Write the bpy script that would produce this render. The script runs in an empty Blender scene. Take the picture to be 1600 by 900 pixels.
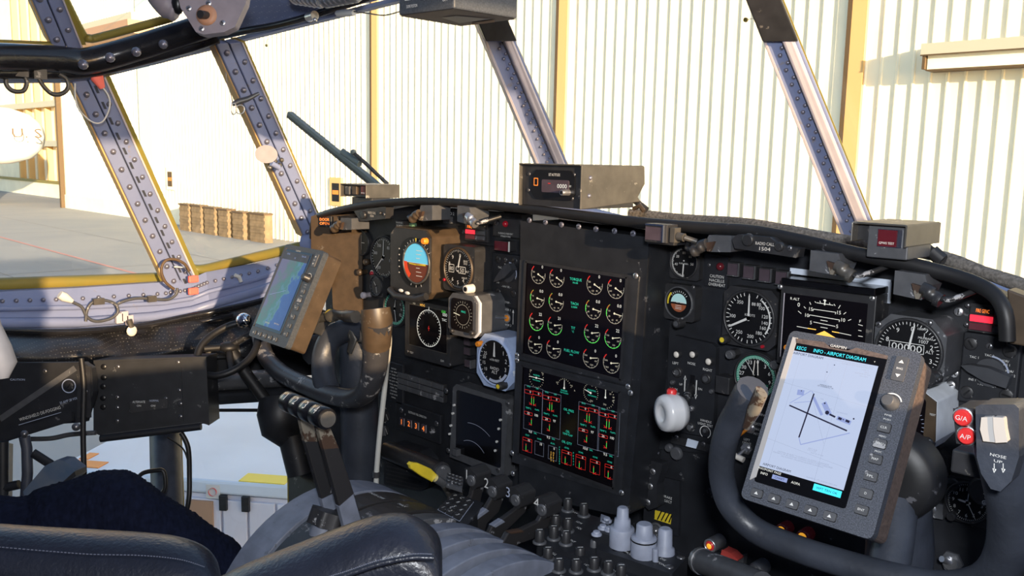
import bpy, math, random
from mathutils import Matrix, Vector, noise
random.seed(7)
# ---------------------------------------------------------------- camera
scn = bpy.context.scene
COL = scn.collection
FPX, PCX, PCY = 1375.0, 800.0, 450.0
def _n(v): return v.normalized()
_L = _n(Vector((-590-PCX, 222-PCY, FPX)))            # direction of the aircraft's left in lens axes
_V = Vector((600-PCX, 9950-PCY, FPX)); _V = _n(_V - _V.dot(_L)*_L)   # straight down
_F = _V.cross(_L)
if _F.z < 0: _F = -_F
RC = Matrix((-_L, _F, -_V))                          # rows: world X, Y, Z in lens axes (x right, y down, z ahead)
EYE = Vector((0, 0, 1.25))
cam = bpy.data.cameras.new('camera'); camo = bpy.data.objects.new('camera', cam); COL.objects.link(camo)
m3 = Matrix((RC @ Vector((1,0,0)), -(RC @ Vector((0,1,0))), -(RC @ Vector((0,0,1))))).transposed()
camo.matrix_world = Matrix.Translation(EYE) @ m3.to_4x4()
cam.sensor_width = 36; cam.lens = 36*FPX/1600; cam.clip_start = 0.02; cam.clip_end = 500
scn.camera = camo
# ---------------------------------------------------------------- light
scn.view_settings.view_transform = 'Standard'; scn.view_settings.look = 'None'
scn.view_settings.exposure = 0.0; scn.view_settings.gamma = 1.0
world = bpy.data.worlds.new('sky'); scn.world = world; world.use_nodes = True
wn = world.node_tree; wn.nodes.clear()
wo = wn.nodes.new('ShaderNodeOutputWorld'); wb = wn.nodes.new('ShaderNodeBackground')
sk = wn.nodes.new('ShaderNodeTexSky'); sk.sky_type = 'NISHITA'; sk.sun_disc = False
sk.sun_elevation = math.radians(14); sk.sun_rotation = math.radians(100); sk.altitude = 50; sk.ozone_density = 1.0
wb.inputs['Strength'].default_value = 0.36
wn.links.new(sk.outputs[0], wb.inputs[0]); wn.links.new(wb.outputs[0], wo.inputs[0])
def lamp(name, kind, loc, energy, color, **k):
    l = bpy.data.lights.new(name, kind); l.energy = energy; l.color = color
    for a, b in k.items(): setattr(l, a, b)
    o = bpy.data.objects.new(name, l); COL.objects.link(o); o.location = loc
    return o
def aim(o, d): o.rotation_euler = Vector(d).to_track_quat('-Z', 'Y').to_euler()
sun = lamp('sun', 'SUN', (30, -8, 12), 14.0, (1.0, 0.80, 0.56), angle=math.radians(0.6))
aim(sun, (-0.93, 0.30, -0.135))
flash = lamp('camera_flash', 'AREA', (0.10, -0.06, 1.40), 18.5, (0.93, 0.96, 1.0), shape='DISK', size=0.10)
aim(flash, (-0.66, 0.74, -0.24))
# ---------------------------------------------------------------- pixel helpers
def ray(px, py): return RC @ Vector((px-PCX, py-PCY, FPX))
def PY(px, py, Y):
    d = ray(px, py); return EYE + d*(Y/d.y)
def PX(px, py, X):
    d = ray(px, py); return EYE + d*(X/d.x)
def PZ(px, py, Z):
    d = ray(px, py); return EYE + d*((Z-EYE.z)/d.z)
def PD(px, py, dep): return EYE + ray(px, py)*(dep/FPX)
def depth(p): return (RC.transposed() @ (Vector(p)-EYE)).z
YP = 1.165                                            # flight instrument panel plane
# ---------------------------------------------------------------- materials
M = {}
def mat(name, col, rough=0.5, metal=0.0, emit=0.0, nz=0.0, nscale=40.0, col2=None, bump=0.0, bscale=None, spec=0.5, wear=0.0, wcol=(0.35,0.35,0.36), ecol=None):
    m = bpy.data.materials.new(name); m.use_nodes = True; nt = m.node_tree; b = nt.nodes['Principled BSDF']
    b.inputs['Base Color'].default_value = (*col, 1); b.inputs['Roughness'].default_value = rough
    b.inputs['Metallic'].default_value = metal; b.inputs['Specular IOR Level'].default_value = spec
    if emit:
        b.inputs['Emission Color'].default_value = (*(ecol or col), 1); b.inputs['Emission Strength'].default_value = emit
    last = None
    if nz or wear or bump:
        tc = nt.nodes.new('ShaderNodeTexCoord')
    if nz:
        t = nt.nodes.new('ShaderNodeTexNoise'); t.inputs['Scale'].default_value = nscale; t.inputs['Detail'].default_value = 5
        nt.links.new(tc.outputs['Object'], t.inputs['Vector'])
        r = nt.nodes.new('ShaderNodeValToRGB'); r.color_ramp.elements[0].position = 0.35; r.color_ramp.elements[1].position = 0.68
        c2 = col2 or tuple(min(1, c*(1+nz)) for c in col)
        r.color_ramp.elements[0].color = (*col, 1); r.color_ramp.elements[1].color = (*c2, 1)
        nt.links.new(t.outputs['Fac'], r.inputs['Fac']); last = r.outputs['Color']
    if wear:
        t = nt.nodes.new('ShaderNodeTexNoise'); t.inputs['Scale'].default_value = 28; t.inputs['Detail'].default_value = 9; t.inputs['Roughness'].default_value = 0.7
        nt.links.new(tc.outputs['Object'], t.inputs['Vector'])
        r = nt.nodes.new('ShaderNodeValToRGB'); r.color_ramp.elements[0].position = 0.66-wear*0.14; r.color_ramp.elements[1].position = 0.675-wear*0.14
        nt.links.new(t.outputs['Fac'], r.inputs['Fac'])
        mx = nt.nodes.new('ShaderNodeMix'); mx.data_type = 'RGBA'
        nt.links.new(r.outputs['Color'], mx.inputs[0])
        mx.inputs[6].default_value = (*col, 1); mx.inputs[7].default_value = (*wcol, 1)
        if last: nt.links.new(last, mx.inputs[6])
        last = mx.outputs[2]
    if last: nt.links.new(last, b.inputs['Base Color'])
    if bump:
        t2 = nt.nodes.new('ShaderNodeTexNoise'); t2.inputs['Scale'].default_value = bscale or nscale; t2.inputs['Detail'].default_value = 3
        nt.links.new(tc.outputs['Object'], t2.inputs['Vector'])
        bp = nt.nodes.new('ShaderNodeBump'); bp.inputs['Strength'].default_value = bump; bp.inputs['Distance'].default_value = 0.001
        nt.links.new(t2.outputs['Fac'], bp.inputs['Height']); nt.links.new(bp.outputs['Normal'], b.inputs['Normal'])
    M[name] = m
    return m
mat('panel', (0.013,0.014,0.017), 0.46, spec=0.35, nz=0.5, nscale=30, wear=0.18, wcol=(0.10,0.10,0.105))
mat('panel_worn', (0.016,0.017,0.020), 0.45, nz=0.6, nscale=30, wear=0.30, wcol=(0.11,0.11,0.12))
mat('case', (0.020,0.020,0.022), 0.40, nz=0.4, nscale=60, wear=0.3, wcol=(0.12,0.11,0.10))
mat('case_grey', (0.060,0.062,0.068), 0.45, nz=0.3, nscale=60, wear=0.35, wcol=(0.3,0.3,0.31))
mat('bronze', (0.050,0.034,0.021), 0.42, nz=0.4, nscale=50, wear=0.25, wcol=(0.12,0.10,0.08))  # dark brown; on sunlit parts it carries the sun's warm tone
mat('dull_metal', (0.075,0.07,0.063), 0.42, 0.35, nz=0.4, nscale=40, wear=0.3, wcol=(0.30,0.28,0.25))
mat('metal', (0.55,0.55,0.56), 0.32, 0.9, nz=0.3, nscale=80)
mat('rivet', (0.20,0.20,0.25), 0.30, 0.5)
mat('screw', (0.16,0.16,0.17), 0.30, 0.7)
mat('chrome', (0.85,0.86,0.88), 0.08, 1.0)
mat('white', (0.62,0.62,0.60), 0.6)
mat('print', (0.62,0.62,0.60), 0.6)
mat('cream_knob', (0.62,0.58,0.52), 0.45, nz=0.2)
mat('knob_white', (0.22,0.24,0.30), 0.5, nz=0.3, nscale=50)
mat('dial', (0.006,0.006,0.007), 0.35)
mat('glass_dark', (0.004,0.004,0.005), 0.16)
mat('knob', (0.022,0.022,0.024), 0.4, wear=0.25)
mat('rubber', (0.008,0.008,0.009), 0.5, nz=0.4, wear=0.12, wcol=(0.08,0.08,0.09))
mat('blue_grey', (0.19,0.23,0.39), 0.42, nz=0.25, nscale=12, col2=(0.21,0.25,0.41), wear=0.12, wcol=(0.22,0.22,0.27))
mat('blue_grey_dark', (0.035,0.04,0.055), 0.5, nz=0.5)
mat('primer_pink', (0.46,0.42,0.46), 0.5, nz=0.2, nscale=14)
mat('seal', (0.19,0.175,0.035), 0.5, nz=0.9, nscale=6, col2=(0.27,0.19,0.03))
mat('beam', (0.011,0.011,0.013), 0.22, nz=0.5, nscale=20, bump=0.4, bscale=60)
mat('quilt', (0.055,0.068,0.115), 0.6, nz=0.2, nscale=60)
mat('instr_blue', (0.30,0.38,0.56), 0.45, nz=0.2, nscale=40, wear=0.2, wcol=(0.6,0.65,0.72))
mat('pale_plate', (0.50,0.56,0.66), 0.5, nz=0.25, nscale=30)
mat('white_paint', (0.55,0.58,0.62), 0.5, nz=0.2)
mat('red_lamp', (0.30,0.01,0.02), 0.25, emit=0.10)
mat('red_lit', (0.9,0.03,0.06), 0.35, emit=0.85)
mat('red_dim', (0.10,0.02,0.03), 0.35, emit=0.06)
mat('red_button', (0.62,0.03,0.03), 0.35)
mat('red_guard', (0.40,0.05,0.04), 0.5, nz=0.3)
mat('orange_text', (1.0,0.22,0.03), 0.5, emit=1.1)
mat('orange', (0.75,0.25,0.02), 0.4)
mat('amber_lamp', (0.9,0.40,0.03), 0.25, emit=0.7)
mat('yellow', (0.62,0.47,0.03), 0.45, nz=0.2)
mat('lens', (0.060,0.045,0.055), 0.14, nz=0.3)
mat('lens_maroon', (0.10,0.012,0.018), 0.16, emit=0.05)
mat('green_lcd', (0.10,0.20,0.13), 0.3, emit=0.2)
mat('g_white', (0.3,0.3,0.28), 0.5, emit=0.62, ecol=(0.9,0.9,0.82))
mat('g_cream', (0.3,0.28,0.2), 0.5, emit=0.62, ecol=(0.9,0.85,0.65))
mat('g_dim', (0.25,0.23,0.18), 0.5, emit=0.42, ecol=(0.7,0.65,0.52))
mat('g_red', (0.3,0.01,0.01), 0.5, emit=0.55, ecol=(0.85,0.03,0.02))
mat('g_green', (0.10,0.75,0.10), 0.5, emit=0.6)
mat('g_teal', (0.02,0.42,0.28), 0.5, emit=0.75)
mat('g_cyan', (0.03,0.45,0.55), 0.5, emit=0.9)
mat('g_amber', (0.9,0.50,0.08), 0.5, emit=0.75)
mat('g_black', (0.004,0.003,0.004), 0.2)
mat('chart', (0.06,0.07,0.10), 0.35, emit=0.78, ecol=(0.56,0.65,0.86))
mat('chart_ink', (0.01,0.01,0.03), 0.4)
mat('chart_grey', (0.22,0.25,0.33), 0.4, emit=0.35)
mat('chart_blue', (0.05,0.06,0.1), 0.4, emit=0.7, ecol=(0.34,0.42,0.78))
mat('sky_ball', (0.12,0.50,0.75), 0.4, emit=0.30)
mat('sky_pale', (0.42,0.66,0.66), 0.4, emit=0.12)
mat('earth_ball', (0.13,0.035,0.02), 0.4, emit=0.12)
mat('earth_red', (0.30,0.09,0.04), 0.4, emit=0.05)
mat('flag_red', (0.75,0.07,0.02), 0.4)
mat('green_dial', (0.03,0.26,0.17), 0.5)
mat('gps_body', (0.022,0.025,0.033), 0.5, nz=2.6, nscale=800, bump=0.6, bscale=1500)
mat('gps_body_dark', (0.035,0.040,0.048), 0.5, nz=0.7, nscale=420)
mat('gps_side', (0.075,0.055,0.048), 0.5, nz=0.8, nscale=300)
mat('gps_chrome', (0.50,0.48,0.47), 0.3, 0.3)
mat('yoke', (0.026,0.030,0.040), 0.42, nz=0.6, nscale=18, bump=0.5, bscale=140)
mat('yoke_worn', (0.030,0.030,0.034), 0.42, nz=0.5, nscale=25, wear=0.55, wcol=(0.30,0.29,0.28), bump=0.3, bscale=120)
mat('lever', (0.020,0.019,0.020), 0.42, wear=0.35, wcol=(0.14,0.14,0.15))
mat('lever_brown', (0.05,0.028,0.018), 0.5, wear=0.9, wcol=(0.16,0.14,0.11))
mat('bare_grey', (0.12,0.133,0.17), 0.5, nz=0.4, nscale=40, wear=0.25, wcol=(0.09,0.095,0.11))
mat('leather', (0.011,0.013,0.021), 0.36, nz=0.4, nscale=30, bump=0.9, bscale=190)
mat('fleece', (0.0045,0.006,0.015), 0.95, nz=0.7, nscale=90, bump=1.0, bscale=120, spec=0.1)
mat('stitch', (0.10,0.11,0.15), 0.8)
mat('felt', (0.11,0.10,0.09), 0.95, nz=1.0, nscale=220, bump=1.0, bscale=300, spec=0.1)
mat('pipe_white', (0.62,0.62,0.58), 0.5)
mat('pink_tab', (0.85,0.16,0.12), 0.55)
mat('cream_wall', (0.90,0.82,0.63), 0.6, nz=0.12, nscale=0.8)
mat('cream_frame', (0.66,0.42,0.17), 0.6)
mat('seam', (0.10,0.06,0.025), 0.7)
mat('pale_blue', (0.50,0.62,0.64), 0.6)
mat('light_box', (0.50,0.47,0.36), 0.6)
mat('crate', (0.16,0.11,0.06), 0.8, nz=0.6, nscale=3)
mat('cart_white', (0.60,0.66,0.74), 0.5, nz=0.12, nscale=1.5, spec=0.3)
mat('cart_side', (0.60,0.60,0.68), 0.6, nz=0.12, nscale=2)
mat('tank_white', (0.82,0.80,0.74), 0.45)
mat('cart_brown', (0.40,0.24,0.15), 0.7)
mat('marker_yellow', (0.80,0.62,0.05), 0.5)
mat('marker_orange', (0.75,0.25,0.03), 0.5)
mat('plate_grey',(0.22,0.20,0.23),0.5,nz=0.2)
mat('lamp_blue',(0.055,0.095,0.16),0.5,nz=0.5,nscale=12,col2=(0.16,0.17,0.19))
mat('orange_dull',(0.42,0.22,0.13),0.5)
mat('under_plate',(0.52,0.48,0.42),0.6)
mat('under_lit',(0.24,0.19,0.165),0.6)
mat('dark_brown', (0.10,0.06,0.03), 0.6)
mat('hull', (0.30,0.31,0.33), 0.6)
# tarmac with blotches and fine grain
def tarmac_mat():
    m = mat('tarmac', (0.30,0.31,0.315), 0.9, nz=0.25, nscale=0.25, col2=(0.345,0.345,0.34), spec=0.2); return m
tarmac_mat()
def glass_mat():
    m = bpy.data.materials.new('pane_glass'); m.use_nodes = True; nt = m.node_tree; nt.nodes.clear()
    o = nt.nodes.new('ShaderNodeOutputMaterial'); mx = nt.nodes.new('ShaderNodeMixShader')
    t = nt.nodes.new('ShaderNodeBsdfTransparent'); g = nt.nodes.new('ShaderNodeBsdfGlossy'); g.inputs['Roughness'].default_value = 0.02
    t.inputs['Color'].default_value = (0.97,0.985,0.97,1)
    f = nt.nodes.new('ShaderNodeValue'); f.outputs[0].default_value = 0.035
    nt.links.new(f.outputs[0], mx.inputs[0]); nt.links.new(t.outputs[0], mx.inputs[1]); nt.links.new(g.outputs[0], mx.inputs[2])
    nt.links.new(mx.outputs[0], o.inputs[0]); M['pane_glass'] = m
glass_mat()
def perforated():
    m = mat('perforated', (0.016,0.016,0.018), 0.33, bump=0.3, bscale=25); nt = m.node_tree; b = nt.nodes['Principled BSDF']
    tc = nt.nodes.new('ShaderNodeTexCoord'); v = nt.nodes.new('ShaderNodeTexVoronoi'); v.inputs['Scale'].default_value = 150; v.inputs['Randomness'].default_value = 0.0
    nt.links.new(tc.outputs['Object'], v.inputs['Vector'])
    r = nt.nodes.new('ShaderNodeValToRGB'); r.color_ramp.elements[0].position = 0.20; r.color_ramp.elements[1].position = 0.24
    r.color_ramp.elements[0].color = (0.09,0.09,0.09,1); r.color_ramp.elements[1].color = (0.014,0.014,0.016,1)
    nt.links.new(v.outputs['Distance'], r.inputs['Fac']); nt.links.new(r.outputs['Color'], b.inputs['Base Color'])
perforated()
def quiltmat():
    m = M['quilt']; nt = m.node_tree; b = nt.nodes['Principled BSDF']
    tc = nt.nodes.new('ShaderNodeTexCoord'); v = nt.nodes.new('ShaderNodeTexVoronoi'); v.inputs['Scale'].default_value = 110; v.inputs['Randomness'].default_value = 0.0
    nt.links.new(tc.outputs['Object'], v.inputs['Vector'])
    r = nt.nodes.new('ShaderNodeValToRGB'); r.color_ramp.elements[0].position = 0.18; r.color_ramp.elements[1].position = 0.26
    r.color_ramp.elements[0].color = (0.30,0.36,0.52,1); r.color_ramp.elements[1].color = (0.17,0.22,0.40,1)
    nt.links.new(v.outputs['Distance'], r.inputs['Fac']); nt.links.new(r.outputs['Color'], b.inputs['Base Color'])
quiltmat()
mat('rocker_white', (0.36,0.35,0.34), 0.5)
mat('knob_grip', (0.004,0.004,0.005), 0.3, wear=0.3, wcol=(0.10,0.10,0.10))
def tint():
    m = bpy.data.materials.new('sun_filter_glass'); m.use_nodes = True; nt = m.node_tree; nt.nodes.clear()
    o = nt.nodes.new('ShaderNodeOutputMaterial'); t = nt.nodes.new('ShaderNodeBsdfTransparent'); t.inputs['Color'].default_value = (0.57,0.50,0.41,1)
    nt.links.new(t.outputs[0], o.inputs[0]); M['sun_filter_glass'] = m
tint()
def mapmat():
    m = bpy.data.materials.new('map_print'); m.use_nodes = True; nt = m.node_tree; b = nt.nodes['Principled BSDF']
    tc = nt.nodes.new('ShaderNodeTexCoord'); n = nt.nodes.new('ShaderNodeTexNoise'); n.inputs['Scale'].default_value = 45; n.inputs['Detail'].default_value = 6
    nt.links.new(tc.outputs['Object'], n.inputs['Vector'])
    sp = nt.nodes.new('ShaderNodeSeparateXYZ'); nt.links.new(tc.outputs['Object'], sp.inputs[0])
    a = nt.nodes.new('ShaderNodeMath'); a.operation = 'MULTIPLY_ADD'; a.inputs[1].default_value = 9.0; nt.links.new(sp.outputs['X'], a.inputs[0])
    c = nt.nodes.new('ShaderNodeMath'); c.operation = 'MULTIPLY_ADD'; c.inputs[1].default_value = -3.2; nt.links.new(sp.outputs['Y'], c.inputs[0]); nt.links.new(a.outputs[0], c.inputs[2])
    nt.links.new(n.outputs['Fac'], a.inputs[2])
    r = nt.nodes.new('ShaderNodeValToRGB'); cr = r.color_ramp
    cr.elements[0].position = 0.0; cr.elements[0].color = (0.16,0.12,0.20,1)
    for p, q in ((0.18,(0.10,0.16,0.12,1)),(0.36,(0.05,0.20,0.14,1)),(0.47,(0.10,0.24,0.30,1)),(0.52,(0.02,0.09,0.33,1))):
        e = cr.elements.new(p); e.color = q
    cr.elements[-1].position = 1.0; cr.elements[-1].color = (0.015,0.06,0.27,1)
    nt.links.new(c.outputs[0], r.inputs['Fac']); b.inputs['Base Color'].default_value = (0.015,0.025,0.05,1); nt.links.new(r.outputs['Color'], b.inputs['Emission Color'])
    b.inputs['Emission Strength'].default_value = 0.62; b.inputs['Roughness'].default_value = 0.25
    M['map_print'] = m
mapmat()
# ---------------------------------------------------------------- mesh builder
TXT = {}
def text_geo(s):
    if s in TXT: return TXT[s]
    cu = bpy.data.curves.new('t', 'FONT'); cu.body = s; cu.size = 1.0; cu.resolution_u = 2; cu.fill_mode = 'FRONT'
    cu.align_x = 'CENTER'; cu.align_y = 'CENTER'; cu.offset = 0.0
    ob = bpy.data.objects.new('t', cu); me = ob.to_mesh()
    g = ([v.co.copy() for v in me.vertices], [list(p.vertices) for p in me.polygons])
    ob.to_mesh_clear(); bpy.data.objects.remove(ob); bpy.data.curves.remove(cu)
    xs = [v.x for v in g[0]] or [0]; ys = [v.y for v in g[0]] or [0]
    TXT[s] = g + ((min(xs)+max(xs))/2, (min(ys)+max(ys))/2, max(xs)-min(xs), max(ys)-min(ys)); return TXT[s]
class MB:
    def __init__(s, m='panel'):
        s.v = []; s.f = []; s.fm = []; s.sm = []; s.mats = []; s.m = m; s.xf = None
    def mi(s, m):
        m = m or s.m
        if m not in s.mats: s.mats.append(m)
        return s.mats.index(m)
    def add(s, vs, fs, m=None, smooth=False):
        o = len(s.v); k = s.mi(m)
        for v in vs:
            v = Vector(v)
            s.v.append(s.xf @ v if s.xf else v)
        for f in fs: s.f.append([i+o for i in f]); s.fm.append(k); s.sm.append(smooth)
    def box(s, x0, y0, z0, x1, y1, z1, m=None):
        vs = [(x0,y0,z0),(x1,y0,z0),(x1,y1,z0),(x0,y1,z0),(x0,y0,z1),(x1,y0,z1),(x1,y1,z1),(x0,y1,z1)]
        s.add(vs, [(0,3,2,1),(4,5,6,7),(0,1,5,4),(1,2,6,5),(2,3,7,6),(3,0,4,7)], m)
    def cbox(s, c, w, h, z0, z1, m=None): s.box(c[0]-w/2, c[1]-h/2, z0, c[0]+w/2, c[1]+h/2, z1, m)
    def prism(s, poly, z0, z1, m=None, smooth=False):
        n = len(poly); a = sum(poly[i][0]*poly[(i+1)%n][1]-poly[(i+1)%n][0]*poly[i][1] for i in range(n))
        if a < 0: poly = poly[::-1]
        vs = [(p[0],p[1],z0) for p in poly]+[(p[0],p[1],z1) for p in poly]
        s.add(vs, [tuple(range(n))[::-1], tuple(range(n,2*n))], m)
        s.add(vs, [(i,(i+1)%n,(i+1)%n+n,i+n) for i in range(n)], m, smooth)
    def flat(s, poly, z=0, m=None):
        n = len(poly); a = sum(poly[i][0]*poly[(i+1)%n][1]-poly[(i+1)%n][0]*poly[i][1] for i in range(n))
        if a < 0: poly = poly[::-1]
        s.add([(p[0],p[1],z) for p in poly], [tuple(range(n))], m)
    def cyl(s, cx, cy, z0, z1, r0, r1=None, n=20, m=None, smooth=True):
        r1 = r0 if r1 is None else r1
        vs = [(cx+r*math.cos(2*math.pi*i/n), cy+r*math.sin(2*math.pi*i/n), z) for z, r in ((z0,r0),(z1,r1)) for i in range(n)]
        s.add(vs, [tuple(range(n))[::-1], tuple(range(n,2*n))], m)
        s.add(vs, [(i,(i+1)%n,(i+1)%n+n,i+n) for i in range(n)], m, smooth)
    def lathe(s, cx, cy, prof, n=24, m=None):
        vs = [(cx+r*math.cos(2*math.pi*i/n), cy+r*math.sin(2*math.pi*i/n), z) for r, z in prof for i in range(n)]
        k = len(prof)
        s.add(vs, [(j*n+i, j*n+(i+1)%n, (j+1)*n+(i+1)%n, (j+1)*n+i) for j in range(k-1) for i in range(n)], m, True)
        s.add(vs, [tuple(range((k-1)*n, k*n)), tuple(range(n))[::-1]], m)
    def arc(s, cx, cy, r0, r1, a0, a1, z, m=None, n=None, sx=1.0):
        # clock degrees: 0 = top, clockwise
        n = n or max(3, int(abs(a1-a0)/9)); vs = []
        for i in range(n+1):
            a = math.radians(a0+(a1-a0)*i/n)
            for r in (r0, r1): vs.append((cx+sx*r*math.sin(a), cy+r*math.cos(a), z))
        s.add(vs, [(2*i,2*i+2,2*i+3,2*i+1)[::-1 if a1 > a0 else 1] for i in range(n)], m)
    def line(s, x0, y0, x1, y1, w, z=0, m=None, w1=None):
        d = Vector((x1-x0, y1-y0)); 
        if d.length < 1e-9: return
        n = Vector((-d.y, d.x)).normalized(); a = n*w/2; b = n*(w if w1 is None else w1)/2
        s.add([(x0-a.x,y0-a.y,z),(x1-b.x,y1-b.y,z),(x1+b.x,y1+b.y,z),(x0+a.x,y0+a.y,z)], [(0,1,2,3)], m)
    def frame(s, x0, y0, x1, y1, w, z=0, m=None):
        s.line(x0,y0,x1,y0,w,z,m); s.line(x0,y1,x1,y1,w,z,m); s.line(x0,y0,x0,y1,w,z,m); s.line(x1,y0,x1,y1,w,z,m)
    def ticks(s, cx, cy, R, l, w, n, a0, a1, z, m=None, every=0, l2=None):
        for i in range(n):
            a = math.radians(a0+(a1-a0)*i/max(1, n-1)); ll = l2 if every and i % every == 0 else l
            s.line(cx+(R-ll)*math.sin(a), cy+(R-ll)*math.cos(a), cx+R*math.sin(a), cy+R*math.cos(a), w, z, m)
    def text(s, st, x, y, h, z=0, m=None, rot=0, wx=None):
        # h = cap height; wx = forced overall width
        g = text_geo(st); k = h/0.70; kx = k if wx is None or g[4] == 0 else wx/g[4]
        c, sn = math.cos(rot), math.sin(rot); vs = []
        for v in g[0]:
            a = (v.x-g[2])*kx; b = (v.y-g[3])*k; vs.append((x+a*c-b*sn, y+a*sn+b*c, z))
        s.add(vs, g[1], m)
    def tube(s, pts, r, n=10, m=None, caps=True, closed=False):
        P = [Vector(p) for p in pts]; k = len(P); R = r if isinstance(r, (list, tuple)) else [r]*k
        t0 = (P[1]-P[0]).normalized(); up = Vector((0,0,1)) if abs(t0.z) < 0.9 else Vector((1,0,0))
        nn = (up - up.dot(t0)*t0).normalized(); vs = []
        for i in range(k):
            if closed: t = (P[(i+1)%k]-P[i-1]).normalized()
            else: t = (P[min(i+1,k-1)]-P[max(i-1,0)]).normalized()
            nn = (nn - nn.dot(t)*t).normalized(); b = t.cross(nn)
            rr = R[i] if isinstance(R[i], (tuple, list)) else (R[i], R[i])
            for j in range(n):
                a = 2*math.pi*j/n; vs.append(P[i]+nn*(rr[0]*math.cos(a))+b*(rr[1]*math.sin(a)))
        kk = k if closed else k-1
        s.add(vs, [(i*n+j, i*n+(j+1)%n, ((i+1)%k)*n+(j+1)%n, ((i+1)%k)*n+j) for i in range(kk) for j in range(n)], m, True)
        if caps and not closed: s.add(vs, [tuple(range(n))[::-1], tuple(range((k-1)*n, k*n))], m)
    def ball(s, c, r, m=None, n=12, sc=(1,1,1)):
        c = Vector(c); vs = [c+Vector((0,0,-r*sc[2]))]; k = n//2
        for i in range(1, k):
            a = math.pi*i/k-math.pi/2
            for j in range(n):
                b = 2*math.pi*j/n; vs.append(c+Vector((r*sc[0]*math.cos(a)*math.cos(b), r*sc[1]*math.cos(a)*math.sin(b), r*sc[2]*math.sin(a))))
        vs.append(c+Vector((0,0,r*sc[2]))); L = len(vs)-1; fs = []
        for j in range(n):
            fs.append((0, 1+(j+1)%n, 1+j)); fs.append((L, L-n+j, L-n+(j+1)%n))
        for i in range(k-2):
            for j in range(n): fs.append((1+i*n+j, 1+i*n+(j+1)%n, 1+(i+1)*n+(j+1)%n, 1+(i+1)*n+j))
        s.add(vs, fs, m, True)
    def mesh(s, name):
        me = bpy.data.meshes.new(name); me.from_pydata([tuple(v) for v in s.v], [], s.f)
        for m in s.mats: me.materials.append(M[m])
        me.polygons.foreach_set('material_index', s.fm); me.polygons.foreach_set('use_smooth', s.sm); me.update(); return me
    def build(s, name, parent=None, bevel=0.0, seg=2, label=None, kind=None, sub=0):
        o = bpy.data.objects.new(name, s.mesh(name)); COL.objects.link(o)
        if parent: o.parent = parent
        if bevel:
            b = o.modifiers.new('bevel', 'BEVEL'); b.width = bevel; b.segments = seg; b.limit_method = 'ANGLE'; b.angle_limit = math.radians(40)
        if sub:
            b = o.modifiers.new('sub', 'SUBSURF'); b.levels = sub; b.render_levels = sub
        if label: o['label'] = label
        if kind: o['kind'] = kind
        return o
def tag(o, label=None, cat=None, group=None, kind=None):
    for k, v in (('label',label),('category',cat),('group',group),('kind',kind)):
        if v: o[k] = v
    return o
RX90 = Matrix.Rotation(math.pi/2, 4, 'X')
class Thing:
    """An Empty with its own plane: local x right, y up, z out towards the pilots; built at its real place."""
    def __init__(s, name, label, cat, loc, rot=None, group=None, kind=None):
        s.e = bpy.data.objects.new(name, None); COL.objects.link(s.e); s.e.empty_display_size = 0.02
        s.M = Matrix.Translation(loc) @ (rot if rot is not None else RX90); s.e.matrix_world = s.M; s.I = s.M.inverted()
        tag(s.e, label, cat, group, kind); s.parts = []
    def xy(s, px, py, z=0.0):
        o = s.I @ EYE; d = s.I.to_3x3() @ ray(px, py); t = (z-o.z)/d.z; p = o+d*t; return (p.x, p.y)
    def px(s, z=0.0):                                  # metres per photo pixel at this thing
        return depth(s.M @ Vector((0,0,z)))/FPX
    def add(s, mb, name, **k): return mb.build(name, s.e, **k)
def on_panel(name, label, cat, px, py, Y=YP, group=None, kind=None):
    return Thing(name, label, cat, PY(px, py, Y), None, group, kind)
def rrect(x0, y0, x1, y1, r, n=4):
    p = []
    for cx, cy, a in ((x1-r,y1-r,0),(x0+r,y1-r,90),(x0+r,y0+r,180),(x1-r,y0+r,270)):
        for i in range(n+1):
            t = math.radians(a+90*i/n); p.append((cx+r*math.cos(t), cy+r*math.sin(t)))
    return p
def octa(x0, y0, x1, y1, c): return [(x0+c,y0),(x1-c,y0),(x1,y0+c),(x1,y1-c),(x1-c,y1),(x0+c,y1),(x0,y1-c),(x0,y0+c)]
def spline(pts, k=6, closed=False):
    P = [Vector(p) for p in pts]; out = []; n = len(P)
    for i in range(n if closed else n-1):
        g = (lambda j: P[j % n]) if closed else (lambda j: P[max(0, min(n-1, j))])
        a, b, c, d = g(i-1), g(i), g(i+1), g(i+2)
        for j in range(k):
            t = j/k; out.append(0.5*((2*b)+(c-a)*t+(2*a-5*b+4*c-d)*t*t+(3*b-a-3*c+d)*t**3))
    if not closed: out.append(P[-1])
    return out
def screws(T, pts, z, r=0.0035, m='screw', name='screw', px=True):
    base = None
    for p in pts:
        x, y = T.xy(p[0], p[1], z) if px else p
        if base is None:
            b = MB(m); b.lathe(0, 0, [(r,-0.001),(r,0.0006),(r*0.8,0.0014),(0.0,0.0016)], 10); b.line(-r*0.6,0,r*0.6,0,r*0.25,0.0017,'dial')
            base = b.mesh(name)
        o = bpy.data.objects.new(name, base); COL.objects.link(o); o.parent = T.e; o.location = (x, y, z); o.rotation_euler[2] = random.uniform(0, 3)
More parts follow.
